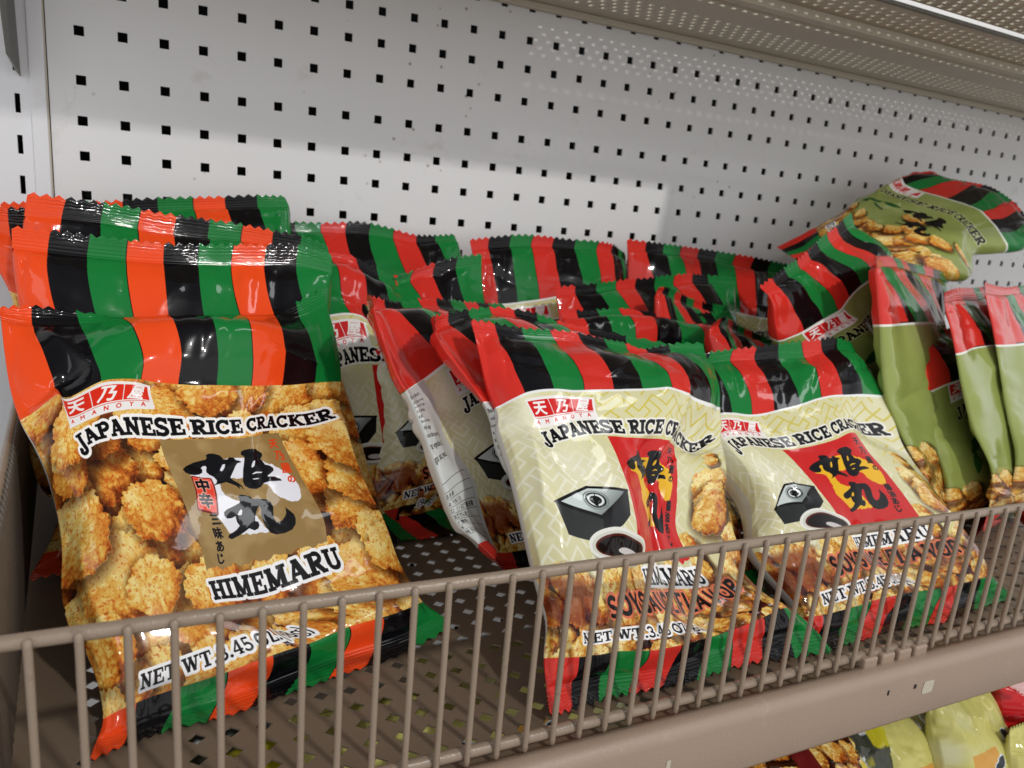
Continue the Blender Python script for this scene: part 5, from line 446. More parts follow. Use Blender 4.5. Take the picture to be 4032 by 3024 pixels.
{"name":"K1","tex":"yellow","T":0.9,"seed":41,"nolift":1,"lat":[[[2145,-1420,-1862],[2187,-1420,-1863],[2229,-1420,-1864],[2271,-1420,-1866],[2313,-1420,-1867],[2355,-1420,-1868],[2397,-1420,-1869],[2439,-1420,-1870],[2481,-1420,-1872]],[[2146,-1411,-1844],[2188,-1411,-1845],[2229,-1411,-1846],[2271,-1411,-1847],[2312,-1411,-1848],[2354,-1411,-1849],[2395,-1411,-1850],[2437,-1411,-1851],[2478,-1411,-1852]],[[2148,-1398,-1820],[2189,-1420,-1809],[2230,-1426,-1807],[2271,-1429,-1806],[2312,-1430,-1807],[2352,-1429,-1808],[2393,-1426,-1810],[2434,-1420,-1814],[2474,-1398,-1826]],[[2150,-1380,-1784],[2191,-1419,-1765],[2231,-1431,-1759],[2271,-1436,-1757],[2310,-1437,-1757],[2350,-1436,-1758],[2390,-1431,-1761],[2430,-1419,-1767],[2469,-1380,-1787]],[[2154,-1357,-1738],[2193,-1408,-1712],[2232,-1423,-1704],[2270,-1430,-1701],[2309,-1431,-1700],[2347,-1430,-1701],[2386,-1423,-1704],[2424,-1408,-1712],[2462,-1357,-1737]],[[2156,-1334,-1692],[2195,-1388,-1664],[2232,-1405,-1655],[2270,-1412,-1651],[2307,-1414,-1649],[2344,-1412,-1649],[2381,-1405,-1652],[2418,-1388,-1660],[2455,-1334,-1688]],[[2159,-1312,-1650],[2196,-1365,-1622],[2233,-1381,-1613],[2269,-1388,-1608],[2305,-1390,-1606],[2341,-1388,-1606],[2377,-1381,-1608],[2413,-1365,-1616],[2448,-1312,-1642]],[[2162,-1294,-1615],[2198,-1341,-1589],[2233,-1356,-1580],[2268,-1362,-1576],[2303,-1363,-1574],[2338,-1362,-1573],[2373,-1356,-1575],[2408,-1341,-1580],[2443,-1294,-1603]],[[2164,-1276,-1580],[2199,-1312,-1559],[2233,-1323,-1552],[2267,-1328,-1548],[2302,-1329,-1545],[2336,-1328,-1544],[2370,-1323,-1545],[2404,-1312,-1548],[2437,-1276,-1565]],[[2166,-1258,-1544],[2200,-1275,-1533],[2233,-1280,-1529],[2266,-1282,-1525],[2300,-1283,-1523],[2333,-1282,-1521],[2366,-1280,-1520],[2399,-1275,-1520],[2432,-1258,-1526]],[[2168,-1249,-1527],[2200,-1249,-1524],[2233,-1249,-1522],[2266,-1249,-1519],[2298,-1249,-1517],[2331,-1249,-1514],[2364,-1249,-1512],[2396,-1249,-1510],[2429,-1249,-1507]],[[2169,-1240,-1509],[2201,-1240,-1506],[2233,-1240,-1504],[2265,-1240,-1501],[2298,-1240,-1498],[2330,-1240,-1496],[2362,-1240,-1493],[2394,-1240,-1491],[2426,-1240,-1488]]],"n":[0.013,-0.891,0.453]},
{"name":"K2","tex":"red","T":0.9,"seed":42,"nolift":1,"lat":[[[2394,-1420,-1801],[2461,-1420,-1806],[2528,-1420,-1810],[2594,-1420,-1815],[2661,-1420,-1820],[2728,-1420,-1824],[2795,-1420,-1829],[2862,-1420,-1833],[2929,-1420,-1838]],[[2395,-1412,-1784],[2462,-1412,-1788],[2528,-1412,-1792],[2594,-1412,-1796],[2660,-1412,-1800],[2727,-1412,-1805],[2793,-1412,-1809],[2859,-1412,-1813],[2925,-1412,-1818]],[[2398,-1401,-1759],[2464,-1423,-1753],[2529,-1429,-1754],[2595,-1432,-1756],[2660,-1433,-1759],[2725,-1432,-1764],[2791,-1429,-1768],[2856,-1423,-1775],[2920,-1401,-1789]],[[2401,-1385,-1724],[2466,-1424,-1709],[2531,-1436,-1707],[2595,-1442,-1707],[2659,-1443,-1710],[2723,-1442,-1713],[2787,-1436,-1719],[2850,-1424,-1727],[2913,-1385,-1748]],[[2405,-1364,-1678],[2469,-1416,-1657],[2532,-1432,-1652],[2594,-1438,-1651],[2657,-1440,-1652],[2719,-1438,-1655],[2781,-1432,-1660],[2843,-1416,-1670],[2904,-1364,-1695]],[[2410,-1343,-1633],[2472,-1399,-1609],[2533,-1416,-1602],[2594,-1423,-1600],[2654,-1425,-1600],[2715,-1423,-1602],[2776,-1416,-1607],[2836,-1399,-1616],[2894,-1343,-1642]],[[2413,-1324,-1591],[2474,-1378,-1566],[2534,-1395,-1559],[2593,-1402,-1556],[2652,-1404,-1556],[2711,-1402,-1557],[2770,-1395,-1560],[2828,-1378,-1568],[2886,-1324,-1593]],[[2417,-1308,-1556],[2476,-1356,-1533],[2534,-1371,-1526],[2592,-1377,-1523],[2650,-1379,-1522],[2708,-1377,-1522],[2765,-1371,-1525],[2822,-1356,-1531],[2879,-1308,-1552]],[[2420,-1292,-1520],[2478,-1329,-1503],[2534,-1340,-1497],[2591,-1345,-1493],[2647,-1346,-1492],[2704,-1345,-1491],[2760,-1340,-1492],[2816,-1329,-1496],[2871,-1292,-1512]],[[2423,-1276,-1486],[2479,-1293,-1476],[2534,-1298,-1472],[2589,-1301,-1469],[2644,-1301,-1467],[2700,-1301,-1465],[2755,-1298,-1464],[2810,-1293,-1465],[2864,-1276,-1471]],[[2425,-1268,-1468],[2479,-1268,-1466],[2534,-1268,-1464],[2588,-1268,-1461],[2643,-1268,-1459],[2697,-1268,-1457],[2752,-1268,-1455],[2806,-1268,-1453],[2861,-1268,-1450]],[[2426,-1260,-1450],[2480,-1260,-1448],[2534,-1260,-1445],[2588,-1260,-1443],[2642,-1260,-1440],[2696,-1260,-1438],[2749,-1260,-1435],[2803,-1260,-1433],[2857,-1260,-1430]]],"n":[0.029,-0.91,0.413]},
{"name":"K3","tex":"yellow2","T":0.9,"seed":43,"nolift":1,"lat":[[[1942,-1360,-1901],[1994,-1360,-1910],[2047,-1360,-1919],[2099,-1360,-1928],[2152,-1360,-1936],[2204,-1360,-1945],[2257,-1360,-1954],[2310,-1360,-1963],[2362,-1360,-1972]],[[1945,-1350,-1885],[1997,-1350,-1894],[2048,-1350,-1902],[2100,-1350,-1911],[2152,-1350,-1919],[2204,-1350,-1928],[2256,-1350,-1936],[2308,-1350,-1945],[2360,-1350,-1953]],[[1949,-1336,-1863],[2002,-1356,-1858],[2054,-1363,-1862],[2105,-1366,-1869],[2156,-1366,-1877],[2207,-1366,-1885],[2258,-1363,-1895],[2308,-1356,-1907],[2357,-1336,-1927]],[[1954,-1316,-1830],[2008,-1353,-1816],[2059,-1364,-1816],[2109,-1369,-1821],[2159,-1370,-1828],[2209,-1369,-1836],[2259,-1364,-1846],[2307,-1353,-1860],[2354,-1316,-1890]],[[1961,-1290,-1789],[2015,-1339,-1766],[2065,-1353,-1764],[2114,-1360,-1766],[2162,-1361,-1772],[2210,-1360,-1780],[2258,-1353,-1790],[2305,-1339,-1806],[2348,-1290,-1842]],[[1969,-1264,-1747],[2021,-1316,-1721],[2069,-1332,-1717],[2117,-1339,-1719],[2164,-1341,-1724],[2210,-1339,-1731],[2257,-1332,-1741],[2302,-1316,-1757],[2343,-1264,-1794]],[[1976,-1240,-1708],[2026,-1291,-1683],[2073,-1306,-1678],[2119,-1313,-1680],[2165,-1314,-1684],[2210,-1313,-1690],[2255,-1306,-1699],[2298,-1291,-1714],[2339,-1240,-1750]],[[1981,-1220,-1676],[2030,-1265,-1653],[2076,-1279,-1650],[2120,-1285,-1651],[2165,-1286,-1655],[2209,-1285,-1660],[2252,-1279,-1668],[2295,-1265,-1681],[2335,-1220,-1713]],[[1987,-1200,-1644],[2033,-1234,-1627],[2077,-1245,-1625],[2121,-1249,-1626],[2164,-1250,-1630],[2207,-1249,-1634],[2249,-1245,-1641],[2291,-1234,-1651],[2331,-1200,-1676]],[[1992,-1180,-1612],[2036,-1196,-1605],[2078,-1201,-1606],[2120,-1203,-1608],[2162,-1204,-1611],[2204,-1203,-1615],[2245,-1201,-1620],[2287,-1196,-1626],[2327,-1180,-1639]],[[1995,-1170,-1596],[2036,-1170,-1599],[2078,-1170,-1602],[2119,-1170,-1605],[2160,-1170,-1608],[2201,-1170,-1611],[2243,-1170,-1614],[2284,-1170,-1617],[2325,-1170,-1621]],[[1998,-1160,-1580],[2039,-1160,-1582],[2079,-1160,-1585],[2120,-1160,-1588],[2161,-1160,-1591],[2201,-1160,-1594],[2242,-1160,-1596],[2282,-1160,-1599],[2323,-1160,-1602]]],"n":[0.086,-0.853,0.515]},
{"name":"K4","tex":"dark","T":0.9,"seed":44,"nolift":1,"lat":[[[1838,-1280,-1861],[1866,-1280,-1856],[1894,-1280,-1852],[1922,-1280,-1847],[1950,-1280,-1842],[1977,-1280,-1838],[2005,-1280,-1833],[2033,-1280,-1828],[2060,-1280,-1824]],[[1835,-1273,-1846],[1863,-1273,-1842],[1892,-1273,-1837],[1920,-1273,-1833],[1948,-1273,-1829],[1976,-1273,-1824],[2005,-1273,-1820],[2033,-1273,-1815],[2061,-1273,-1811]],[[1830,-1263,-1826],[1858,-1285,-1812],[1886,-1292,-1804],[1915,-1295,-1799],[1944,-1295,-1795],[1973,-1295,-1791],[2002,-1292,-1788],[2032,-1285,-1787],[2063,-1263,-1793]],[[1823,-1249,-1796],[1851,-1288,-1775],[1880,-1301,-1765],[1910,-1306,-1759],[1940,-1307,-1755],[1970,-1306,-1752],[2000,-1301,-1751],[2032,-1288,-1753],[2065,-1249,-1767]],[[1815,-1231,-1758],[1842,-1283,-1731],[1873,-1298,-1721],[1904,-1305,-1715],[1935,-1307,-1711],[1967,-1305,-1709],[1999,-1298,-1709],[2032,-1283,-1713],[2067,-1231,-1734]],[[1806,-1213,-1720],[1834,-1268,-1692],[1866,-1285,-1682],[1898,-1293,-1676],[1931,-1294,-1673],[1964,-1293,-1671],[1998,-1285,-1672],[2032,-1268,-1677],[2070,-1213,-1700]],[[1798,-1196,-1685],[1828,-1250,-1658],[1861,-1267,-1648],[1894,-1274,-1643],[1929,-1275,-1640],[1963,-1274,-1639],[1998,-1267,-1640],[2033,-1250,-1646],[2072,-1196,-1669]],[[1791,-1182,-1655],[1822,-1230,-1632],[1857,-1245,-1624],[1892,-1251,-1619],[1927,-1252,-1617],[1962,-1251,-1616],[1998,-1245,-1617],[2035,-1230,-1623],[2074,-1182,-1643]],[[1784,-1168,-1626],[1818,-1204,-1608],[1853,-1216,-1602],[1889,-1220,-1599],[1926,-1222,-1597],[1962,-1220,-1596],[1999,-1216,-1598],[2036,-1204,-1602],[2076,-1168,-1617]],[[1777,-1154,-1596],[1813,-1171,-1588],[1850,-1176,-1585],[1888,-1178,-1583],[1925,-1179,-1582],[1963,-1178,-1582],[2001,-1176,-1582],[2039,-1171,-1584],[2078,-1154,-1592]],[[1774,-1147,-1582],[1812,-1147,-1581],[1850,-1147,-1581],[1888,-1147,-1581],[1926,-1147,-1580],[1964,-1147,-1580],[2002,-1147,-1579],[2040,-1147,-1579],[2078,-1147,-1579]],[[1770,-1140,-1567],[1809,-1140,-1567],[1848,-1140,-1567],[1886,-1140,-1567],[1925,-1140,-1566],[1964,-1140,-1566],[2002,-1140,-1566],[2041,-1140,-1566],[2079,-1140,-1566]]],"n":[-0.069,-0.907,0.416]},
{"name":"K5","tex":"crumb","T":0.9,"seed":45,"nolift":1,"lat":[[[1453,-1440,-1679],[1499,-1440,-1685],[1546,-1440,-1691],[1592,-1440,-1697],[1638,-1440,-1703],[1685,-1440,-1709],[1731,-1440,-1715],[1777,-1440,-1721],[1824,-1440,-1727]],[[1454,-1432,-1668],[1500,-1432,-1673],[1545,-1432,-1679],[1591,-1432,-1685],[1637,-1432,-1690],[1682,-1432,-1696],[1728,-1432,-1702],[1774,-1432,-1707],[1820,-1432,-1713]],[[1455,-1421,-1652],[1502,-1440,-1643],[1547,-1446,-1644],[1592,-1449,-1648],[1637,-1450,-1652],[1682,-1449,-1658],[1727,-1446,-1665],[1771,-1440,-1675],[1814,-1421,-1693]],[[1457,-1405,-1629],[1504,-1440,-1609],[1548,-1451,-1606],[1592,-1456,-1607],[1636,-1457,-1611],[1680,-1456,-1616],[1723,-1451,-1624],[1766,-1440,-1636],[1807,-1405,-1666]],[[1459,-1384,-1599],[1505,-1431,-1571],[1549,-1445,-1565],[1591,-1451,-1564],[1634,-1452,-1567],[1676,-1451,-1572],[1718,-1445,-1580],[1758,-1431,-1594],[1796,-1384,-1630]],[[1461,-1363,-1570],[1506,-1413,-1538],[1548,-1429,-1530],[1590,-1435,-1529],[1630,-1437,-1530],[1671,-1435,-1535],[1711,-1429,-1542],[1750,-1413,-1556],[1786,-1363,-1594]],[[1463,-1344,-1542],[1507,-1393,-1511],[1547,-1408,-1503],[1587,-1414,-1500],[1626,-1416,-1502],[1666,-1414,-1505],[1704,-1408,-1512],[1742,-1393,-1524],[1777,-1344,-1560]],[[1464,-1328,-1520],[1506,-1371,-1491],[1546,-1385,-1484],[1584,-1390,-1481],[1623,-1392,-1482],[1661,-1390,-1484],[1698,-1385,-1490],[1735,-1371,-1501],[1770,-1328,-1533]],[[1466,-1312,-1497],[1506,-1345,-1475],[1544,-1355,-1469],[1581,-1359,-1467],[1618,-1360,-1467],[1655,-1359,-1469],[1692,-1355,-1473],[1728,-1345,-1481],[1762,-1312,-1505]],[[1468,-1296,-1474],[1505,-1311,-1464],[1541,-1316,-1461],[1577,-1318,-1460],[1613,-1319,-1460],[1649,-1318,-1461],[1684,-1316,-1463],[1720,-1311,-1466],[1754,-1296,-1478]],[[1469,-1288,-1463],[1504,-1288,-1463],[1539,-1288,-1463],[1574,-1288,-1463],[1609,-1288,-1463],[1645,-1288,-1463],[1680,-1288,-1463],[1715,-1288,-1464],[1750,-1288,-1464]],[[1470,-1280,-1452],[1504,-1280,-1451],[1539,-1280,-1451],[1573,-1280,-1451],[1608,-1280,-1451],[1642,-1280,-1450],[1677,-1280,-1450],[1712,-1280,-1450],[1746,-1280,-1450]]],"n":[0.073,-0.818,0.57]},
{"name":"K6","tex":"yellow2","T":0.9,"seed":46,"nolift":1,"lat":[[[2316,-1490,-1873],[2389,-1490,-1882],[2461,-1490,-1892],[2533,-1490,-1901],[2606,-1490,-1910],[2678,-1490,-1920],[2750,-1490,-1929],[2822,-1490,-1938],[2895,-1490,-1947]],[[2317,-1486,-1857],[2388,-1486,-1865],[2459,-1486,-1874],[2531,-1486,-1883],[2602,-1486,-1892],[2673,-1486,-1901],[2744,-1486,-1910],[2816,-1486,-1918],[2887,-1486,-1927]],[[2317,-1479,-1833],[2388,-1502,-1835],[2458,-1510,-1842],[2528,-1513,-1849],[2598,-1513,-1857],[2668,-1513,-1865],[2738,-1510,-1874],[2807,-1502,-1884],[2876,-1479,-1899]],[[2318,-1470,-1800],[2387,-1512,-1796],[2456,-1525,-1800],[2524,-1530,-1806],[2592,-1532,-1813],[2660,-1530,-1820],[2727,-1525,-1829],[2795,-1512,-1840],[2861,-1470,-1858]],[[2318,-1458,-1757],[2386,-1514,-1748],[2452,-1530,-1750],[2517,-1538,-1754],[2583,-1539,-1760],[2648,-1538,-1766],[2713,-1530,-1774],[2778,-1514,-1785],[2842,-1458,-1806]],[[2319,-1447,-1714],[2384,-1506,-1702],[2448,-1524,-1703],[2511,-1532,-1706],[2574,-1534,-1710],[2636,-1532,-1715],[2699,-1524,-1722],[2761,-1506,-1732],[2822,-1447,-1753]],[[2320,-1436,-1674],[2382,-1494,-1662],[2444,-1511,-1661],[2504,-1519,-1663],[2565,-1520,-1666],[2625,-1519,-1671],[2685,-1511,-1677],[2745,-1494,-1685],[2804,-1436,-1705]],[[2321,-1427,-1640],[2381,-1478,-1630],[2440,-1494,-1628],[2499,-1500,-1630],[2557,-1502,-1632],[2616,-1500,-1635],[2674,-1494,-1640],[2732,-1478,-1647],[2789,-1427,-1664]],[[2321,-1418,-1607],[2379,-1457,-1599],[2436,-1469,-1598],[2493,-1474,-1598],[2549,-1475,-1600],[2606,-1474,-1602],[2662,-1469,-1606],[2718,-1457,-1611],[2774,-1418,-1624]],[[2322,-1409,-1574],[2377,-1427,-1570],[2432,-1433,-1570],[2486,-1435,-1570],[2541,-1436,-1571],[2596,-1435,-1573],[2650,-1433,-1574],[2704,-1427,-1577],[2758,-1409,-1583]],[[2322,-1404,-1557],[2376,-1404,-1558],[2429,-1404,-1559],[2483,-1404,-1559],[2536,-1404,-1560],[2590,-1404,-1561],[2644,-1404,-1562],[2697,-1404,-1562],[2751,-1404,-1563]],[[2322,-1400,-1541],[2375,-1400,-1541],[2428,-1400,-1541],[2480,-1400,-1541],[2533,-1400,-1542],[2585,-1400,-1542],[2638,-1400,-1542],[2691,-1400,-1543],[2743,-1400,-1543]]],"n":[0.033,-0.965,0.26]},
{"name":"K7","tex":"crumb","T":0.9,"seed":47,"nolift":1,"lat":[[[1139,-1460,-1561],[1172,-1460,-1566],[1204,-1460,-1571],[1237,-1460,-1576],[1269,-1460,-1580],[1302,-1460,-1585],[1334,-1460,-1590],[1367,-1460,-1594],[1399,-1460,-1599]],[[1141,-1452,-1554],[1173,-1452,-1559],[1206,-1452,-1563],[1238,-1452,-1568],[1270,-1452,-1572],[1303,-1452,-1577],[1335,-1452,-1581],[1368,-1452,-1586],[1400,-1452,-1590]],[[1144,-1441,-1545],[1178,-1457,-1531],[1211,-1462,-1530],[1244,-1464,-1532],[1276,-1464,-1535],[1308,-1464,-1540],[1340,-1462,-1546],[1372,-1457,-1556],[1401,-1441,-1578]],[[1148,-1425,-1531],[1184,-1454,-1502],[1217,-1463,-1496],[1250,-1466,-1496],[1282,-1467,-1498],[1314,-1466,-1503],[1345,-1463,-1511],[1375,-1454,-1524],[1402,-1425,-1560]],[[1153,-1404,-1513],[1190,-1442,-1474],[1224,-1454,-1464],[1256,-1458,-1461],[1288,-1460,-1463],[1319,-1458,-1467],[1349,-1454,-1476],[1379,-1442,-1492],[1404,-1404,-1537]],[[1158,-1383,-1495],[1195,-1424,-1452],[1228,-1437,-1440],[1260,-1442,-1437],[1292,-1443,-1438],[1322,-1442,-1441],[1353,-1437,-1450],[1382,-1424,-1466],[1406,-1383,-1513]],[[1162,-1364,-1478],[1199,-1404,-1436],[1232,-1416,-1424],[1264,-1421,-1420],[1294,-1422,-1420],[1325,-1421,-1424],[1355,-1416,-1431],[1384,-1404,-1446],[1408,-1364,-1492]],[[1166,-1348,-1464],[1202,-1383,-1426],[1234,-1394,-1416],[1266,-1399,-1412],[1296,-1400,-1412],[1326,-1399,-1414],[1356,-1394,-1420],[1385,-1383,-1434],[1409,-1348,-1474]],[[1170,-1332,-1450],[1204,-1359,-1421],[1236,-1367,-1413],[1266,-1370,-1410],[1297,-1371,-1410],[1327,-1370,-1411],[1356,-1367,-1416],[1385,-1359,-1426],[1411,-1332,-1456]],[[1174,-1316,-1436],[1206,-1328,-1423],[1236,-1332,-1419],[1266,-1334,-1417],[1296,-1334,-1417],[1326,-1334,-1418],[1355,-1332,-1420],[1384,-1328,-1424],[1412,-1316,-1438]],[[1176,-1308,-1429],[1205,-1308,-1429],[1235,-1308,-1429],[1265,-1308,-1429],[1294,-1308,-1429],[1324,-1308,-1429],[1354,-1308,-1429],[1383,-1308,-1429],[1413,-1308,-1429]],[[1178,-1300,-1422],[1207,-1300,-1422],[1237,-1300,-1422],[1266,-1300,-1422],[1296,-1300,-1421],[1325,-1300,-1421],[1355,-1300,-1421],[1384,-1300,-1421],[1414,-1300,-1420]]],"n":[0.108,-0.666,0.738]},
{"name":"U0","tex":"dark","T":0.9,"seed":50,"nolift":1,"lat":[[[-50,-1460,-1560],[15,-1452,-1562],[80,-1445,-1565],[145,-1438,-1568],[210,-1430,-1570],[275,-1422,-1572],[340,-1415,-1575],[405,-1408,-1578],[470,-1400,-1580]],[[-49,-1441,-1544],[16,-1434,-1546],[81,-1426,-1549],[146,-1419,-1552],[211,-1412,-1554],[276,-1404,-1556],[341,-1397,-1559],[406,-1389,-1562],[471,-1382,-1564]],[[-48,-1414,-1522],[20,-1423,-1506],[86,-1420,-1503],[151,-1415,-1503],[216,-1408,-1505],[281,-1401,-1508],[346,-1392,-1513],[410,-1380,-1521],[472,-1357,-1542]],[[-46,-1376,-1490],[24,-1397,-1459],[90,-1399,-1452],[156,-1396,-1450],[221,-1390,-1451],[286,-1382,-1455],[350,-1371,-1462],[414,-1356,-1474],[474,-1321,-1510]],[[-43,-1327,-1448],[28,-1357,-1407],[95,-1362,-1397],[160,-1360,-1393],[226,-1354,-1395],[290,-1347,-1398],[355,-1335,-1407],[418,-1317,-1422],[477,-1274,-1468]],[[-40,-1278,-1406],[31,-1311,-1362],[98,-1317,-1351],[164,-1315,-1347],[229,-1310,-1348],[294,-1303,-1352],[358,-1291,-1361],[421,-1273,-1377],[480,-1227,-1426]],[[-38,-1232,-1368],[33,-1264,-1325],[100,-1270,-1314],[166,-1269,-1311],[231,-1264,-1312],[296,-1257,-1316],[360,-1246,-1324],[423,-1228,-1340],[482,-1184,-1388]],[[-36,-1194,-1336],[34,-1222,-1298],[101,-1227,-1288],[167,-1226,-1286],[232,-1221,-1287],[297,-1214,-1291],[361,-1204,-1298],[424,-1188,-1313],[484,-1148,-1356]],[[-34,-1156,-1304],[35,-1176,-1276],[101,-1179,-1269],[167,-1177,-1268],[232,-1172,-1269],[297,-1166,-1273],[361,-1157,-1279],[425,-1143,-1291],[486,-1112,-1324]],[[-32,-1118,-1272],[35,-1125,-1260],[100,-1123,-1258],[166,-1120,-1259],[231,-1115,-1261],[296,-1109,-1264],[360,-1102,-1268],[425,-1093,-1275],[488,-1076,-1292]],[[-31,-1099,-1256],[34,-1094,-1258],[99,-1089,-1261],[164,-1084,-1264],[229,-1078,-1266],[294,-1073,-1268],[359,-1068,-1271],[424,-1063,-1274],[489,-1058,-1276]],[[-30,-1080,-1240],[35,-1075,-1242],[100,-1070,-1245],[165,-1065,-1248],[230,-1060,-1250],[295,-1055,-1252],[360,-1050,-1255],[425,-1045,-1258],[490,-1040,-1260]]],"n":[0.103,-0.644,0.758]},
{"name":"U1","tex":"yellow2","T":0.9,"seed":51,"nolift":1,"lat":[[[320,-1440,-1560],[385,-1432,-1562],[450,-1425,-1565],[515,-1418,-1568],[580,-1410,-1570],[645,-1402,-1572],[710,-1395,-1575],[775,-1388,-1578],[840,-1380,-1580]],[[321,-1421,-1544],[386,-1414,-1546],[451,-1406,-1549],[516,-1399,-1552],[581,-1392,-1554],[646,-1384,-1556],[711,-1377,-1559],[776,-1369,-1562],[841,-1362,-1564]],[[322,-1394,-1522],[390,-1403,-1506],[456,-1400,-1503],[521,-1395,-1503],[586,-1388,-1505],[651,-1381,-1508],[716,-1372,-1513],[780,-1360,-1521],[842,-1337,-1542]],[[324,-1356,-1490],[394,-1377,-1459],[460,-1379,-1452],[526,-1376,-1450],[591,-1370,-1451],[656,-1362,-1455],[720,-1351,-1462],[784,-1336,-1474],[844,-1301,-1510]],[[327,-1307,-1448],[398,-1337,-1407],[465,-1342,-1397],[530,-1340,-1393],[596,-1334,-1395],[660,-1327,-1398],[725,-1315,-1407],[788,-1297,-1422],[847,-1254,-1468]],[[330,-1258,-1406],[401,-1291,-1362],[468,-1297,-1351],[534,-1295,-1347],[599,-1290,-1348],[664,-1283,-1352],[728,-1271,-1361],[791,-1253,-1377],[850,-1207,-1426]],[[332,-1212,-1368],[403,-1244,-1325],[470,-1250,-1314],[536,-1249,-1311],[601,-1244,-1312],[666,-1237,-1316],[730,-1226,-1324],[793,-1208,-1340],[852,-1164,-1388]],[[334,-1174,-1336],[404,-1202,-1298],[471,-1207,-1288],[537,-1206,-1286],[602,-1201,-1287],[667,-1194,-1291],[731,-1184,-1298],[794,-1168,-1313],[854,-1128,-1356]],[[336,-1136,-1304],[405,-1156,-1276],[471,-1159,-1269],[537,-1157,-1268],[602,-1152,-1269],[667,-1146,-1273],[731,-1137,-1279],[795,-1123,-1291],[856,-1092,-1324]],[[338,-1098,-1272],[405,-1105,-1260],[470,-1103,-1258],[536,-1100,-1259],[601,-1095,-1261],[666,-1089,-1264],[730,-1082,-1268],[795,-1073,-1275],[858,-1056,-1292]],[[339,-1079,-1256],[404,-1074,-1258],[469,-1069,-1261],[534,-1064,-1264],[599,-1058,-1266],[664,-1053,-1268],[729,-1048,-1271],[794,-1043,-1274],[859,-1038,-1276]],[[340,-1060,-1240],[405,-1055,-1242],[470,-1050,-1245],[535,-1045,-1248],[600,-1040,-1250],[665,-1035,-1252],[730,-1030,-1255],[795,-1025,-1258],[860,-1020,-1260]]],"n":[0.103,-0.644,0.758]},
{"name":"U2","tex":"yellow","T":0.9,"seed":52,"nolift":1,"lat":[[[660,-1340,-1560],[725,-1332,-1562],[790,-1325,-1565],[855,-1318,-1568],[920,-1310,-1570],[985,-1302,-1572],[1050,-1295,-1575],[1115,-1288,-1578],[1180,-1280,-1580]],[[661,-1321,-1544],[726,-1314,-1546],[791,-1306,-1549],[856,-1299,-1552],[921,-1292,-1554],[986,-1284,-1556],[1051,-1277,-1559],[1116,-1269,-1562],[1181,-1262,-1564]],[[662,-1294,-1522],[730,-1303,-1506],[796,-1300,-1503],[861,-1295,-1503],[926,-1288,-1505],[991,-1281,-1508],[1056,-1272,-1513],[1120,-1260,-1521],[1182,-1237,-1542]],[[664,-1256,-1490],[734,-1277,-1459],[800,-1279,-1452],[866,-1276,-1450],[931,-1270,-1451],[996,-1262,-1455],[1060,-1251,-1462],[1124,-1236,-1474],[1184,-1201,-1510]],[[667,-1207,-1448],[738,-1237,-1407],[805,-1242,-1397],[870,-1240,-1393],[936,-1234,-1395],[1001,-1227,-1398],[1065,-1215,-1407],[1128,-1197,-1422],[1187,-1154,-1468]],[[670,-1158,-1406],[741,-1191,-1362],[808,-1197,-1351],[874,-1195,-1347],[939,-1190,-1348],[1004,-1183,-1352],[1068,-1171,-1361],[1131,-1153,-1377],[1190,-1107,-1426]],[[672,-1112,-1368],[743,-1144,-1325],[810,-1150,-1314],[876,-1149,-1311],[941,-1144,-1312],[1006,-1137,-1316],[1070,-1126,-1324],[1133,-1108,-1340],[1192,-1064,-1388]],[[674,-1074,-1336],[744,-1102,-1298],[811,-1107,-1288],[877,-1106,-1286],[942,-1101,-1287],[1007,-1094,-1291],[1071,-1084,-1298],[1134,-1068,-1313],[1194,-1028,-1356]],[[676,-1036,-1304],[745,-1056,-1276],[811,-1059,-1269],[877,-1057,-1268],[942,-1052,-1269],[1007,-1046,-1273],[1071,-1037,-1279],[1135,-1023,-1291],[1196,-992,-1324]],[[678,-998,-1272],[745,-1005,-1260],[810,-1003,-1258],[876,-1000,-1259],[941,-995,-1261],[1006,-989,-1264],[1070,-982,-1268],[1135,-973,-1275],[1198,-956,-1292]],[[679,-979,-1256],[744,-974,-1258],[809,-969,-1261],[874,-964,-1264],[939,-959,-1266],[1004,-953,-1268],[1069,-948,-1271],[1134,-943,-1274],[1199,-938,-1276]],[[680,-960,-1240],[745,-955,-1242],[810,-950,-1245],[875,-945,-1248],[940,-940,-1250],[1005,-935,-1252],[1070,-930,-1255],[1135,-925,-1258],[1200,-920,-1260]]],"n":[0.103,-0.644,0.758]}]'''
# ---------------------------------------------------------------- object helpers
def link(o,parent=None):
    sc.collection.objects.link(o)
    if parent is not None: o.parent=parent
    return o
def tag(o,label=None,cat=None,group=None,kind=None):
    if label: o['label']=label
    if cat: o['category']=cat
    if group: o['group']=group
    if kind: o['kind']=kind
    return o
def empty(name,loc=(0,0,0)):
    o=bpy.data.objects.new(name,None);o.empty_display_size=.02;o.location=Vector(loc)*IN;return link(o)
def mesh(name,V,F,mat,parent=None,smooth=False,uv=None,mats=None,mi=None):
    V=np.asarray(V,float)*IN
    off=np.zeros(3) if parent is None else np.array(parent.matrix_basis.translation if parent.parent is None else parent.matrix_basis.translation+parent.parent.matrix_basis.translation)
    me=bpy.data.meshes.new(name);me.from_pydata((V-off).tolist(),[],[tuple(int(i) for i in f) for f in F])
    for m in (mats or [mat]): me.materials.append(m)
    if mi is not None: me.polygons.foreach_set('material_index',np.asarray(mi,np.int32))
    if smooth: me.polygons.foreach_set('use_smooth',np.ones(len(me.polygons),bool))
    if uv is not None:
        ul=me.uv_layers.new(name='UVMap');ul.data.foreach_set('uv',np.asarray(uv,np.float32).ravel())
    me.update();return link(bpy.data.objects.new(name,me),parent)
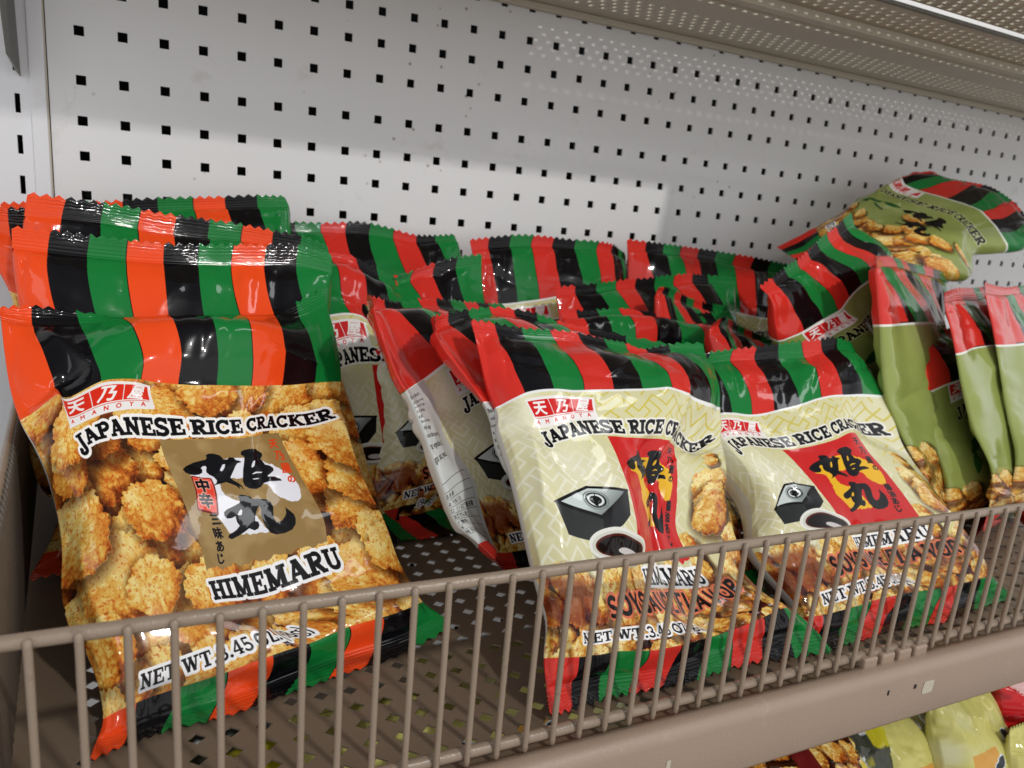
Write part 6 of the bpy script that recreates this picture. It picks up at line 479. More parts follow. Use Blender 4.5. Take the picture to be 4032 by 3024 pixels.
class MB:
    def __init__(s): s.V=[];s.F=[]
    def add(s,V,F):
        n=len(s.V);s.V+= [tuple(v) for v in V];s.F+=[tuple(i+n for i in f) for f in F]
    def box(s,a,b):
        (x0,y0,z0),(x1,y1,z1)=a,b
        s.add([(x0,y0,z0),(x1,y0,z0),(x1,y1,z0),(x0,y1,z0),(x0,y0,z1),(x1,y0,z1),(x1,y1,z1),(x0,y1,z1)],[(0,3,2,1),(4,5,6,7),(0,1,5,4),(1,2,6,5),(2,3,7,6),(3,0,4,7)])
    def tube(s,P,r,n=12,cap=True,jit=0,seed=0):
        P=[Vector(p) for p in P];rs=np.random.RandomState(seed);rings=[]
        m=len(P)
        for i,p in enumerate(P):
            t=(P[min(i+1,m-1)]-P[max(i-1,0)]).normalized();a=t.cross(Vector((0,0,1)) if abs(t.z)<.9 else Vector((0,1,0))).normalized();b=t.cross(a)
            ri=(r[i] if isinstance(r,(list,tuple)) else r)
            rings.append([p+(a*math.cos(2*math.pi*k/n)+b*math.sin(2*math.pi*k/n))*ri*(1+jit*(rs.rand()-.5)) for k in range(n)])
        V=[v for R_ in rings for v in R_];F=[]
        for i in range(m-1):
            for k in range(n):
                F.append((i*n+k,i*n+(k+1)%n,(i+1)*n+(k+1)%n,(i+1)*n+k))
        if cap: F+= [tuple(range(n))[::-1],tuple((m-1)*n+k for k in range(n))]
        s.add(V,F)
    def obj(s,name,mat,parent=None,smooth=False,bevel=0):
        o=mesh(name,s.V,s.F,mat,parent,smooth)
        if bevel:
            b=o.modifiers.new('bevel','BEVEL');b.width=bevel*IN;b.segments=3;b.limit_method='ANGLE'
        if smooth: pass
        return o
# ---------------------------------------------------------------- materials
def nodes(name):
    m=bpy.data.materials.new(name);m.use_nodes=True;return m,m.node_tree,m.node_tree.nodes['Principled BSDF']
def N(nt,t,**k):
    n=nt.nodes.new(t)
    for a,b in k.items():
        if hasattr(n,a): setattr(n,a,b)
        else: n.inputs[a.replace('_',' ')].default_value=b
    return n
def ncoord(nt): return nt.nodes.new('ShaderNodeTexCoord').outputs['Object']
def paint(name,c1,c2,rough=.4,scale=40,dirt=None,dirt_amt=.5,bump=.02,spots=None,metallic=0):
    """painted sheet metal: slightly uneven colour, smudges, orange-peel bump"""
    m,nt,b=nodes(name);co=ncoord(nt)
    n1=N(nt,'ShaderNodeTexNoise');n1.inputs['Scale'].default_value=scale*.25;n1.inputs['Detail'].default_value=6;nt.links.new(co,n1.inputs['Vector'])
    mx=N(nt,'ShaderNodeMix',data_type='RGBA');mx.inputs[6].default_value=(*c1,1);mx.inputs[7].default_value=(*c2,1);nt.links.new(n1.outputs[0],mx.inputs[0])
    out=mx.outputs[2]
    if dirt:
        n2=N(nt,'ShaderNodeTexNoise');n2.inputs['Scale'].default_value=scale;n2.inputs['Detail'].default_value=9;n2.inputs['Roughness'].default_value=.72;nt.links.new(co,n2.inputs['Vector'])
        r=N(nt,'ShaderNodeMapRange');r.inputs[1].default_value=.60;r.inputs[2].default_value=.74;r.inputs[4].default_value=dirt_amt;nt.links.new(n2.outputs[0],r.inputs[0])
        m2=N(nt,'ShaderNodeMix',data_type='RGBA');nt.links.new(r.outputs[0],m2.inputs[0]);nt.links.new(out,m2.inputs[6]);m2.inputs[7].default_value=(*dirt,1);out=m2.outputs[2]
    if spots:
        v=N(nt,'ShaderNodeTexVoronoi');v.inputs['Scale'].default_value=spots[1];nt.links.new(co,v.inputs['Vector'])
        r=N(nt,'ShaderNodeMapRange');r.inputs[1].default_value=spots[2];r.inputs[2].default_value=spots[2]*.5;r.inputs[3].default_value=0;r.inputs[4].default_value=spots[3];nt.links.new(v.outputs['Distance'],r.inputs[0])
        n3=N(nt,'ShaderNodeTexNoise');n3.inputs['Scale'].default_value=scale*.3;nt.links.new(co,n3.inputs['Vector'])
        r3=N(nt,'ShaderNodeMapRange');r3.inputs[1].default_value=.5;r3.inputs[2].default_value=.6;nt.links.new(n3.outputs[0],r3.inputs[0])
        mu=N(nt,'ShaderNodeMath',operation='MULTIPLY');nt.links.new(r.outputs[0],mu.inputs[0]);nt.links.new(r3.outputs[0],mu.inputs[1])
        m3=N(nt,'ShaderNodeMix',data_type='RGBA');nt.links.new(mu.outputs[0],m3.inputs[0]);nt.links.new(out,m3.inputs[6]);m3.inputs[7].default_value=(*spots[0],1);out=m3.outputs[2]
    nt.links.new(out,b.inputs['Base Color']);b.inputs['Roughness'].default_value=rough;b.inputs['Metallic'].default_value=metallic
    rr=N(nt,'ShaderNodeMapRange');rr.inputs[3].default_value=rough*.75;rr.inputs[4].default_value=min(1,rough*1.4);nt.links.new(n1.outputs[0],rr.inputs[0]);nt.links.new(rr.outputs[0],b.inputs['Roughness'])
    n4=N(nt,'ShaderNodeTexNoise');n4.inputs['Scale'].default_value=1100;n4.inputs['Detail'].default_value=3;nt.links.new(co,n4.inputs['Vector'])
    bp=N(nt,'ShaderNodeBump');bp.inputs['Strength'].default_value=.25;bp.inputs['Distance'].default_value=bump*IN;nt.links.new(n4.outputs[0],bp.inputs['Height']);nt.links.new(bp.outputs[0],b.inputs['Normal'])
    return m
M_WHITE=paint('white_enamel',(.735,.73,.72),(.80,.80,.795),.42,22,dirt=(.45,.41,.36),dirt_amt=.42,bump=.01,spots=((.2,.12,.07),70,.11,.7))
M_POST=paint('post_enamel',(.74,.745,.76),(.8,.805,.82),.35,30,dirt=(.4,.37,.33),dirt_amt=.2,bump=.01)
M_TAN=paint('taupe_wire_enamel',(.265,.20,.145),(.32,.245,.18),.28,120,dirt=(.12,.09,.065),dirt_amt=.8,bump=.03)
M_DECK=paint('taupe_shelf_enamel',(.15,.106,.07),(.185,.133,.09),.36,60,dirt=(.085,.065,.05),dirt_amt=.5,bump=.015,spots=((.26,.2,.14),90,.06,.35))
M_LIP=paint('taupe_lip_enamel',(.325,.235,.172),(.375,.275,.205),.40,75,dirt=(.42,.34,.27),dirt_amt=.75,bump=.035,spots=((.17,.12,.09),70,.07,.5))
M_BEIGE=paint('beige_shelf_enamel',(.50,.445,.345),(.56,.50,.40),.38,40,dirt=(.22,.19,.15),dirt_amt=.5,bump=.012)
M_STEEL=paint('dull_steel',(.13,.125,.11),(.2,.19,.17),.35,60,dirt=(.08,.075,.06),dirt_amt=.6,metallic=.4)
M_SIDE_SHADE=paint('shaded_taupe_enamel',(.075,.058,.044),(.105,.08,.06),.4,80,dirt=(.15,.12,.09),dirt_amt=.5,bump=.03)  # taupe darkened: the divider's shade is put into this colour
M_DARK=paint('dark_void',(.012,.012,.012),(.016,.016,.016),.8)
def film(name,img,rough=.2):
    m,nt,b=nodes(name);t=nt.nodes.new('ShaderNodeTexImage');t.image=img;t.extension='EXTEND'
    nt.links.new(t.outputs[0],b.inputs['Base Color']);b.inputs['Roughness'].default_value=rough
    b.inputs['Specular IOR Level'].default_value=.10
    b.inputs['Coat Weight'].default_value=.48;b.inputs['Coat Roughness'].default_value=.035;b.inputs['Coat IOR'].default_value=1.5
    co=ncoord(nt);n=N(nt,'ShaderNodeTexNoise');n.inputs['Scale'].default_value=55;n.inputs['Detail'].default_value=5;n.inputs['Roughness'].default_value=.5;nt.links.new(co,n.inputs['Vector'])
    v=N(nt,'ShaderNodeTexVoronoi');v.inputs['Scale'].default_value=75;nd=N(nt,'ShaderNodeVectorMath',operation='MULTIPLY_ADD');nd.inputs[1].default_value=(.012,.012,.012);nt.links.new(n.outputs['Color'],nd.inputs[0]);nt.links.new(co,nd.inputs[2]);nt.links.new(nd.outputs[0],v.inputs['Vector'])
    n0=N(nt,'ShaderNodeTexNoise');n0.inputs['Scale'].default_value=28;nt.links.new(co,n0.inputs['Vector']);mr=N(nt,'ShaderNodeMapRange');mr.inputs[1].default_value=.42;mr.inputs[2].default_value=.62;nt.links.new(n0.outputs[0],mr.inputs[0])
    vm=N(nt,'ShaderNodeMath',operation='MULTIPLY');nt.links.new(v.outputs['Distance'],vm.inputs[0]);nt.links.new(mr.outputs[0],vm.inputs[1])
    ad=N(nt,'ShaderNodeMath',operation='MULTIPLY_ADD');ad.inputs[1].default_value=.5;nt.links.new(n.outputs[0],ad.inputs[0]);nt.links.new(vm.outputs[0],ad.inputs[2])
    bp=N(nt,'ShaderNodeBump');bp.inputs['Strength'].default_value=.20;bp.inputs['Distance'].default_value=.032*IN;nt.links.new(ad.outputs[0],bp.inputs['Height']);nt.links.new(bp.outputs[0],b.inputs['Normal']);nt.links.new(bp.outputs[0],b.inputs['Coat Normal'])
    return m
def label_yellow(v):
    cv=Canvas(ppi=70,col=C8(208,202,118));n=fbm(cv.H,cv.W,120,3,v);cv.blend((slice(None),slice(None)),np.clip((n-.45)*3,0,1),C8(226,224,184) if v%2 else C8(186,178,92))
    cv.poly([(1.,3.4),(3.,3.5),(3.,5.2),(1.1,5.)],C8(216,160,74));cv.poly([(1.,1.),(4.4,.9),(4.3,3.5),(2.2,3.8),(1.1,3.3)],C8(206,206,200))
    b=cv.box(3.,0,6.4,4.);cv.blend(b[0],np.clip((b[1]-3)/2,0,1)*.8,C8(120,128,132))
    for x,y,a in ((2.9,4.2,.9),(4.6,5.4,-.8),(5.0,4.9,-.5)):
        t=np.linspace(0,6.28,20);cv.poly([(x+.55*math.cos(q)*math.cos(a)-.25*math.sin(q)*math.sin(a),y+.55*math.cos(q)*math.sin(a)+.25*math.sin(q)*math.cos(a)) for q in t],C8(50,56,60),halo=(.08,C8(220,226,230)),rough=.1)
    glyph(cv,'De',4.1,2.,.8,C8(150,130,110));glyph(cv,'O',4.3,7.2,1.,C8(236,224,150))
    return cv
def label_crumb():
    cv=Canvas(ppi=70,col=C8(206,190,110));chips(cv,0,0,LW,LH,.7,60,71,PAL_SOY);cv.poly([(1.,0),(2.,0),(2.4,8.6),(1.2,8.6)],C8(110,30,28));cv.poly([(4.4,0),(6.4,0),(6.4,5),(5,6)],C8(226,206,80));return cv
def label_dark():
    cv=Canvas(ppi=60,col=C8(60,62,50));n=fbm(cv.H,cv.W,60,4,81);cv.blend((slice(None),slice(None)),np.clip((n-.55)*14,0,1),C8(200,202,204));n=fbm(cv.H,cv.W,90,3,83);cv.blend((slice(None),slice(None)),np.clip((n-.6)*14,0,1),C8(190,180,40));return cv
def label_red():
    cv=Canvas(ppi=70,col=C8(214,34,38));n=fbm(cv.H,cv.W,90,3,91);cv.blend((slice(None),slice(None)),np.clip((n-.55)*8,0,.8),C8(120,14,18))
    t=np.linspace(0,6.28,24)
    for x,y,r in ((1.4,7.2,.9),(1.5,4.,.8)): cv.poly([(x+r*math.cos(q),y+r*math.sin(q)) for q in t],C8(232,190,186),rough=.3)
    cv.poly([(1.6,4.9),(5.,5.2),(5,6.),(1.6,5.8)],C8(230,216,210),rough=.2)
    return cv
IMG={k:to_image(f(),k+'_label') for k,f in (('spicy',label_spicy),('soy',label_soy),('green',label_green),('green_side',lambda:label_green(True)),('back',label_back),('yellow',lambda:label_yellow(1)),('yellow2',lambda:label_yellow(2)),('crumb',label_crumb),('dark',label_dark),('red',label_red))}
FILM={k:film(k+'_film',v) for k,v in IMG.items()}
# ---------------------------------------------------------------- perforated sheets
def sheet(xs,ys,hole,org,ax,ay,an,th,kind='sq'):
    """grid of cells (edges xs, ys); hole(i,j) -> (cx,cy,rx,ry) or None; returns verts, faces with real thickness"""
    V=[];F=[];org,ax,ay,an=[np.array(q,float) for q in (org,ax,ay,an)];idx={}
    def P(x,y,d):
        k=(round(x,4),round(y,4),d)
        if k not in idx: idx[k]=len(V);V.append(org+ax*x+ay*y+an*d)
        return idx[k]
    for i in range(len(xs)-1):
        for j in range(len(ys)-1):
            x0,x1,y0,y1=xs[i],xs[i+1],ys[j],ys[j+1];h=hole(i,j)
            c=[(x0,y0),(x1,y0),(x1,y1),(x0,y1)]
            if h is None:
                for d in (0,th):
                    q=[P(x,y,d) for x,y in c];F.append(q if d==0 else q[::-1])
                continue
            cx,cy,rx,ry=h
            if kind=='sq':
                g=[(cx-rx,cy-ry),(cx+rx,cy-ry),(cx+rx,cy+ry),(cx-rx,cy+ry)]
                for d in (0,th):
                    for k in range(4):
                        q=[P(*c[k],d),P(*c[(k+1)%4],d),P(*g[(k+1)%4],d),P(*g[k],d)];F.append(q if d==0 else q[::-1])
            else:
                g=[(cx,cy-ry),(cx+rx,cy),(cx,cy+ry),(cx-rx,cy)]
                for d in (0,th):
                    for k in range(4):
                        q=[P(*c[k],d),P(*c[(k+1)%4],d),P(*g[k],d)];F.append(q if d==0 else q[::-1])
                        q=[P(*c[(k+1)%4],d),P(*g[(k+1)%4],d),P(*g[k],d)];F.append(q if d==0 else q[::-1])
            for k in range(4):
                a,b=g[k],g[(k+1)%4];F.append([P(*a,0),P(*b,0),P(*b,th),P(*a,th)])
    x0,x1,y0,y1=xs[0],xs[-1],ys[0],ys[-1]
    return V,F
# pegboard back panel: square holes one inch apart
rowz=[-2.948-6.1,-2.948-5.05,-2.948-4.,-2.948-3.,-2.948-2.,-2.948-1.,-2.948,-1.924,-1.023,0.,1.206,2.22,3.114,4.1,5.2,6.2,7.1,8.1]
rs=np.random.RandomState(3)
xs=[-.74]+[k-.5 for k in range(1,66)]+[65.2]
ze=[-11.6]+[(rowz[k]+rowz[k+1])/2 for k in range(len(rowz)-1)]+[8.7,9.6]
def ph(i,j):
    if j>=len(rowz) or i>=65: return None
    return (i+rs.uniform(-.01,.01),rowz[j]+rs.uniform(-.01,.01),.118,.122)
V,F=sheet(xs,ze,ph,(0,0,0),(1,0,0),(0,0,1),(0,1,0),.06)
tag(mesh('pegboard',V,F,M_WHITE),'white pegboard panel with rows of square holes behind all the snack bags','back panel')
mb=MB();mb.box((-60,3.0,-60),(90,3.4,60));tag(mb.obj('dark_backing',M_DARK),kind='structure')  # near-black backing, darkness behind the holes put into its colour
V,F=sheet([-.74]+[k-.5 for k in range(1,41)]+[40.5],[-29,-27]+[-26+k for k in range(1,14)]+[-12.2],lambda i,j:(i,-26.5+j,.105,.112) if 1<=j<=13 else None,(0,0,0),(1,0,0),(0,0,1),(0,1,0),.06)
tag(mesh('pegboard',V,F,M_WHITE),'white pegboard behind the packets of the lower shelf, seen through the deck holes','back panel')
# upright post with slots
post=tag(empty('upright_post',(-1.5,-.02,-12)),'white slotted shelf upright at the far left edge of the pegboard','upright')
V,F=sheet([-2.3,-1.60,-1.28,-1.16],[-20]+[-19.62+1.02*k for k in range(0,32)],lambda i,j:(-1.45,-19.62+1.02*(j-1)+.5,.06,.235) if i==1 and j>0 else None,(0,-.02,0),(1,0,0),(0,0,1),(0,1,0),.08)
mesh('face',V,F,M_POST,post)
mb=MB();mb.box((-1.16,-.09,-20),(-.80,.05,13));mb.obj('edge_strip',M_POST,post,bevel=.03)
mb=MB();mb.box((-.80,-.02,-20),(-.765,.05,13));mb.obj('rubber_seam',M_BEIGE,post)
mb=MB();mb.box((-30,.0,-20),(-2.3,.06,13));tag(mb.obj('pegboard',M_POST),'white panel of the next bay left of the slotted upright','back panel')
br=MB()
for (a,b) in (((-1.62,-.1,9),(-1.44,-.1,-.05)),):
    pass
br.add([(-1.60,-.05,9),(-1.52,-.05,9),(-1.34,-.05,-.12),(-1.44,-.05,.0),(-1.56,-4.8,9),(-1.48,-4.8,9),(-1.44,-.9,.2),(-1.52,-.9,.3)],[(0,3,2,1),(4,5,6,7),(0,1,5,4),(1,2,6,5),(2,3,7,6),(3,0,4,7)])
tag(br.obj('shelf_bracket',M_STEEL),'grey metal bracket of the shelf above, hooked in the upright at top left','bracket')
# ---------------------------------------------------------------- shelf with the bags
fz=lambda x:-10.58-.02*x
shelf=tag(empty('metal_shelf',(12,-8,-11)),'taupe perforated metal shelf with a deep front lip carrying the striped bags','shelf')
sx=[-2.2,-1.2]+[-.5+.5*k+.18 for k in range(0,118)]+[62]
sy=[-15.35,-14.75]+[-14.75+.463*k for k in range(1,31)]+[-.02]
sl=math.hypot(1,.02)
def fh(i,j):
    if i<3 or i>118 or j<1 or j>30: return None
    cx=(sx[i]+sx[i+1])/2;cy=(sy[j]+sy[j+1])/2
    if abs(cx-1.4)<.5 or (i%24)==22: return None
    return (cx,cy,.150,.132)
V,F=sheet(sx,sy,fh,(0,0,-10.58),(1,0,-.02),(0,1,0),(0,0,-1),.03,'dia')
mesh('deck',V,F,M_DECK,shelf)
# front lip : rounded profile swept along x
prof=[(-15.05,-.0),(-15.2,.02),(-15.34,.03),(-15.43,-.02),(-15.48,-.1),(-15.5,-.2),(-15.5,-.7),(-15.5,-1.18),(-15.47,-1.26),(-15.38,-1.3),(-15.1,-1.3),(-15.1,-1.24),(-15.36,-1.22),(-15.42,-1.12),(-15.42,-.2),(-15.34,-.06),(-15.05,-.08)]
X=np.linspace(-2.4,62,130);V=[];F=[];n=len(prof)
for x in X:
    for (y,z) in prof: V.append((x,y,fz(x)+.05+z))
for i in range(len(X)-1):
    for k in range(n): F.append((i*n+k,(i+1)*n+k,(i+1)*n+(k+1)%n,i*n+(k+1)%n))
mesh('front_lip',V,F,M_LIP,shelf,smooth=True)
for k,(x,w) in enumerate(((14.62,.3),(15.15,.3),(15.68,.3),(16.2,.3))):
    mb=MB();mb.box((x-w/2-.05,-15.2,fz(x)-.0),(x+w/2+.05,-14.9,fz(x)+.29));mb.obj('fence_clip',M_LIP,shelf,bevel=.05)
# raised scraps of old tape and chipped paint on the lip
for k,(x0,z0,w,h) in enumerate(((16.2,-.55,.34,.30),(15.75,-.45,.08,.1),(14.9,-.42,.05,.12),(9.3,-.62,.09,.18))):
    rs2=np.random.RandomState(k);t=np.linspace(0,2*math.pi,18,endpoint=False)
    pts=[(x0+w*.5*max(-1,min(1,1.3*math.cos(a)))*(1+.12*(rs2.rand()-.5)),z0+h*.5*max(-1,min(1,1.3*math.sin(a)))*(1+.12*(rs2.rand()-.5))) for a in t]
    V=[(x,-15.503,fz(x)+.05+z) for x,z in pts]+[(x,-15.51,fz(x)+.05+z) for x,z in pts];m_=len(pts)
    mesh('tape_scrap',V,[tuple(range(m_,2*m_))]+[(i,(i+1)%m_,m_+(i+1)%m_,m_+i) for i in range(m_)],M_BEIGE if k in (0,3) else M_DARK,shelf)
# ---------------------------------------------------------------- wire fence
fence=tag(empty('wire_fence',(12,-15,-10.4)),'taupe coated wire fence along the front edge of the shelf','wire fence')
zt=lambda x:-7.39-.0205*x
zb=lambda x:-10.37-.0195*x
rsf=np.random.RandomState(8)
mb=MB();mb.tube([(x,-15.0+.01*math.sin(x*.7),zt(x)) for x in np.linspace(-3,62,230)],.094,14,jit=.02);mb.obj('top_rail',M_TAN,fence,True)
mb=MB();mb.tube([(x,-14.98,zb(x)+.02) for x in np.linspace(-3,62,430)],.098,14,jit=.05,seed=4);mb.obj('bottom_rail',M_TAN,fence,True)
x=-.88;k=0
while x<44:
    mb=MB();dx=rsf.uniform(-.012,.012);top=zt(x)+.075;bot=zb(x)-.09
    P=[(x+dx,-15.10,top+.012),(x+dx,-15.115,top-.02)]+[(x+dx*(1-t),-15.118,top*(1-t)+bot*t) for t in np.linspace(.03,.97,14)]+[(x,-15.115,bot+.01),(x,-15.10,bot-.01)]
    mb.tube(P,[.022,.05]+[.049]*14+[.046,.022],10,jit=.05,seed=k);mb.obj('wire',M_TAN,fence,True);x+=.5005;k+=1
# side divider, same wire work, seen end on at the left
div=tag(empty('wire_divider',(-1,-8,-10.4)),'ribbed side divider coloured as in shade, running back from the front fence at far left','wire divider')
dxy=lambda y:-1.62-.078*y
mb=MB();mb.tube([(dxy(y)+.0,y,-7.36) for y in np.linspace(-.3,-14.9,50)],.08,12,jit=.04);mb.obj('top_rail',M_TAN,div,True)
mb=MB();mb.tube([(dxy(y),y,-10.30) for y in np.linspace(-.3,-14.9,50)],.09,12,jit=.05);mb.obj('bottom_rail',M_TAN,div,True)
mb=MB();a,b=(dxy(-.4)-.02,-.4),(dxy(-14.8)-.02,-14.8);mb.add([(a[0],a[1],-10.4),(b[0],b[1],-10.4),(b[0],b[1],-7.4),(a[0],a[1],-7.4),(a[0]-.05,a[1],-10.4),(b[0]-.05,b[1],-10.4),(b[0]-.05,b[1],-7.4),(a[0]-.05,a[1],-7.4)],[(0,1,2,3),(7,6,5,4),(0,4,5,1),(1,5,6,2),(2,6,7,3),(3,7,4,0)]);mb.obj('panel',M_SIDE_SHADE,div)  # solid sheet added behind the wires, shade in its colour
y=-.5
while y>-14.6:
    mb=MB();mb.tube([(dxy(y)+.10,y,-7.27),(dxy(y)+.115,y,-7.4),(dxy(y)+.115,y,-10.3),(dxy(y)+.10,y,-10.4)],[.025,.047,.047,.025],8);mb.obj('wire',M_SIDE_SHADE,div,True);y-=.25
# ---------------------------------------------------------------- shelf above, perforated
def ushelf(name,label,xs,ys,z,hole,parts=()):
    o=tag(empty(name,((xs[0]+xs[-1])/2,(ys[0]+ys[-1])/2,z)),label,'shelf')
    V,F=sheet(xs,ys,hole,(0,0,z),(1,0,0),(0,1,0),(0,0,1),.06);mesh('deck',V,F,M_BEIGE,o)
    return o
ux=[13.2]+[13.425,13.65,13.875,14.1]+[14.4+.225*k for k in range(0,160)]+[52]
uy=[-7.7,-7.3,-6.95,-6.6,-6.25,-5.9,-5.4,-4.3,-3.9,-2.75,-2.4,-2.05,-1.7,-1.35,-1.0,-.05]
def uh(i,j):
    if i<1 or i>162: return None
    cx=(ux[i]+ux[i+1])/2;cy=(uy[j]+uy[j+1])/2
    if j in(1,2,3,4,9,10,11,12,13):
        return (cx,cy,.075,.09) if (i+j)%2==0 else None
    if j==7: return (cx,cy,.11,.075) if i%2==0 else None
    return None
U1=ushelf('upper_shelf','beige perforated underside of the shelf above, light shining through its holes',ux,uy,4.25,uh)
mb=MB();mb.box((-1.,-7.7,4.25),(13.2,-.05,4.31));mb.obj('solid_deck',M_BEIGE,U1)
for (y0,y1,h) in ((-5.75,-5.35,.3),(-7.86,-7.7,.1),(-.28,-.05,.22)):
    mb=MB();mb.box((-1.,y0,4.25-h),(52,y1,4.247));mb.obj('front_flange' if y0<-7 else 'channel',M_STEEL if y0<-7 else M_BEIGE,U1,bevel=.04)
mb=MB();mb.tube([(x,-4.95,4.12) for x in np.linspace(2,52,20)],.11,10);mb.obj('stiffener_rod',M_BEIGE,U1,True)
u2x=[20.0]+[20.2+.225*k for k in range(0,110)]+[45.2];u2y=[-13.]+[-12.8+.3*k for k in range(0,17)]+[-7.95]
U2=ushelf('upper_shelf','brightly backlit slotted shelf at the top right corner, beyond the flange',u2x,u2y,4.32,lambda i,j:((u2x[i]+u2x[i+1])/2,(u2y[j]+u2y[j+1])/2,.135,.09) if 1<=i<=109 and 1<=j<=16 and (i+j)%2==0 else None)
# ---------------------------------------------------------------- shelf below
low=tag(empty('lower_shelf',(12,-8,-19)),'dim lower shelf deck under the packets of other snacks','shelf')
mb=MB();mb.box((-3,-17.2,-19.2),(42,-.1,-19.0));mb.obj('deck',M_DECK,low)
# ---------------------------------------------------------------- bags
def cr_matrix(t,kn):
    kn=np.asarray(kn,float);n=len(kn);M=np.zeros((len(t),n))
    T=np.zeros((n,n))
    for i in range(n):
        a,b=max(i-1,0),min(i+1,n-1);T[i,b]+=1/(kn[b]-kn[a]);T[i,a]-=1/(kn[b]-kn[a])
    for r,x in enumerate(t):
        i=min(max(np.searchsorted(kn,x,side='right')-1,0),n-2);h=kn[i+1]-kn[i];s=(x-kn[i])/h
        M[r,i]+=2*s**3-3*s**2+1;M[r,i+1]+=-2*s**3+3*s**2
        M[r]+=h*((s**3-2*s**2+s)*T[i]+(s**3-s**2)*T[i+1])
    return M
def noise2(x,y,seed):
    g=np.random.RandomState(seed).rand(64,64);xi=np.floor(x).astype(int);yi=np.floor(y).astype(int);fx=x-xi;fy=y-yi
    fx=fx*fx*fx*(fx*(6*fx-15)+10);fy=fy*fy*fy*(fy*(6*fy-15)+10)
    return (g[yi%64,xi%64]*(1-fx)+g[yi%64,(xi+1)%64]*fx)*(1-fy)+(g[(yi+1)%64,xi%64]*(1-fx)+g[(yi+1)%64,(xi+1)%64]*fx)*fy
def crumple(s,v,seed,amp=1.):
    """height of the film's creases over the bag, inches"""
    X,Y=s*6.4,v*8.6;rs=np.random.RandomState(seed+500);h=np.zeros(s.shape)
    wx=X+.5*(noise2(X*.8,Y*.8,seed+1)-.5);wy=Y+.5*(noise2(X*.8+9,Y*.8,seed+2)-.5)
    # facets
    for sc_,a,k in ((2.1,.075,12),(1.15,.035,34)):
        px=rs.uniform(-.5,6.9,k);py=rs.uniform(-.3,8.9,k)
        d=np.sqrt(np.min((wx[None]-px[:,None,None])**2+(wy[None]-py[:,None,None])**2,axis=0)+.004)
        h+=a*d/sc_*1.6
    h-=.06
    # long creases
    for k in range(26):
        a=rs.uniform(0,math.pi);cx,cy=rs.uniform(.3,6.1),rs.uniform(.6,8.);L=rs.uniform(.5,1.7);am=rs.uniform(.015,.05)*rs.choice([-1,1]);wd=rs.uniform(.05,.24)
        dx,dy=wx-cx,wy-cy;t=dx*math.cos(a)+dy*math.sin(a);q=-dx*math.sin(a)+dy*math.cos(a)
        tp=np.clip(1-(np.abs(t)/L)**2,0,1)
        h+=am*tp*np.exp(-np.abs(q)/wd)
    h+=.05*(noise2(X*.55,Y*.55,seed+3)-.5)*2
    # pleats running out of the seals
    dt=np.clip((.95-v)*8.6,0,9);db=np.clip((v-.05)*8.6,0,9)
    for d,sd in ((dt,11),(db,12)):
        n1=noise2(X*2.2+.25*d,d*.25,seed+sd);n2=noise2(X*4.5,d*.3,seed+sd+5)
        h+=(.16*(np.abs(n1-.5)*2-.4)+.06*(n2-.5))*np.exp(-d/.95)*np.clip(d/.25,0,1)
    # puckers pulling in from the sides
    de=np.minimum(s,1-s)*6.4
    n1=noise2(de*.5,Y*1.7+.3*de,seed+21)
    h+=.13*(np.abs(n1-.5)*2-.4)*np.exp(-de/.7)*np.clip(de/.15,0,1)
    return h*amp
VS0=[0,.05,.12,.22,.35,.48,.6,.7,.8,.9,.95,1.]
VS1=[0,.05,.10,.16,.22,.28,.35,.42,.48,.54,.6,.66,.73,.8,.88,.95,1.]
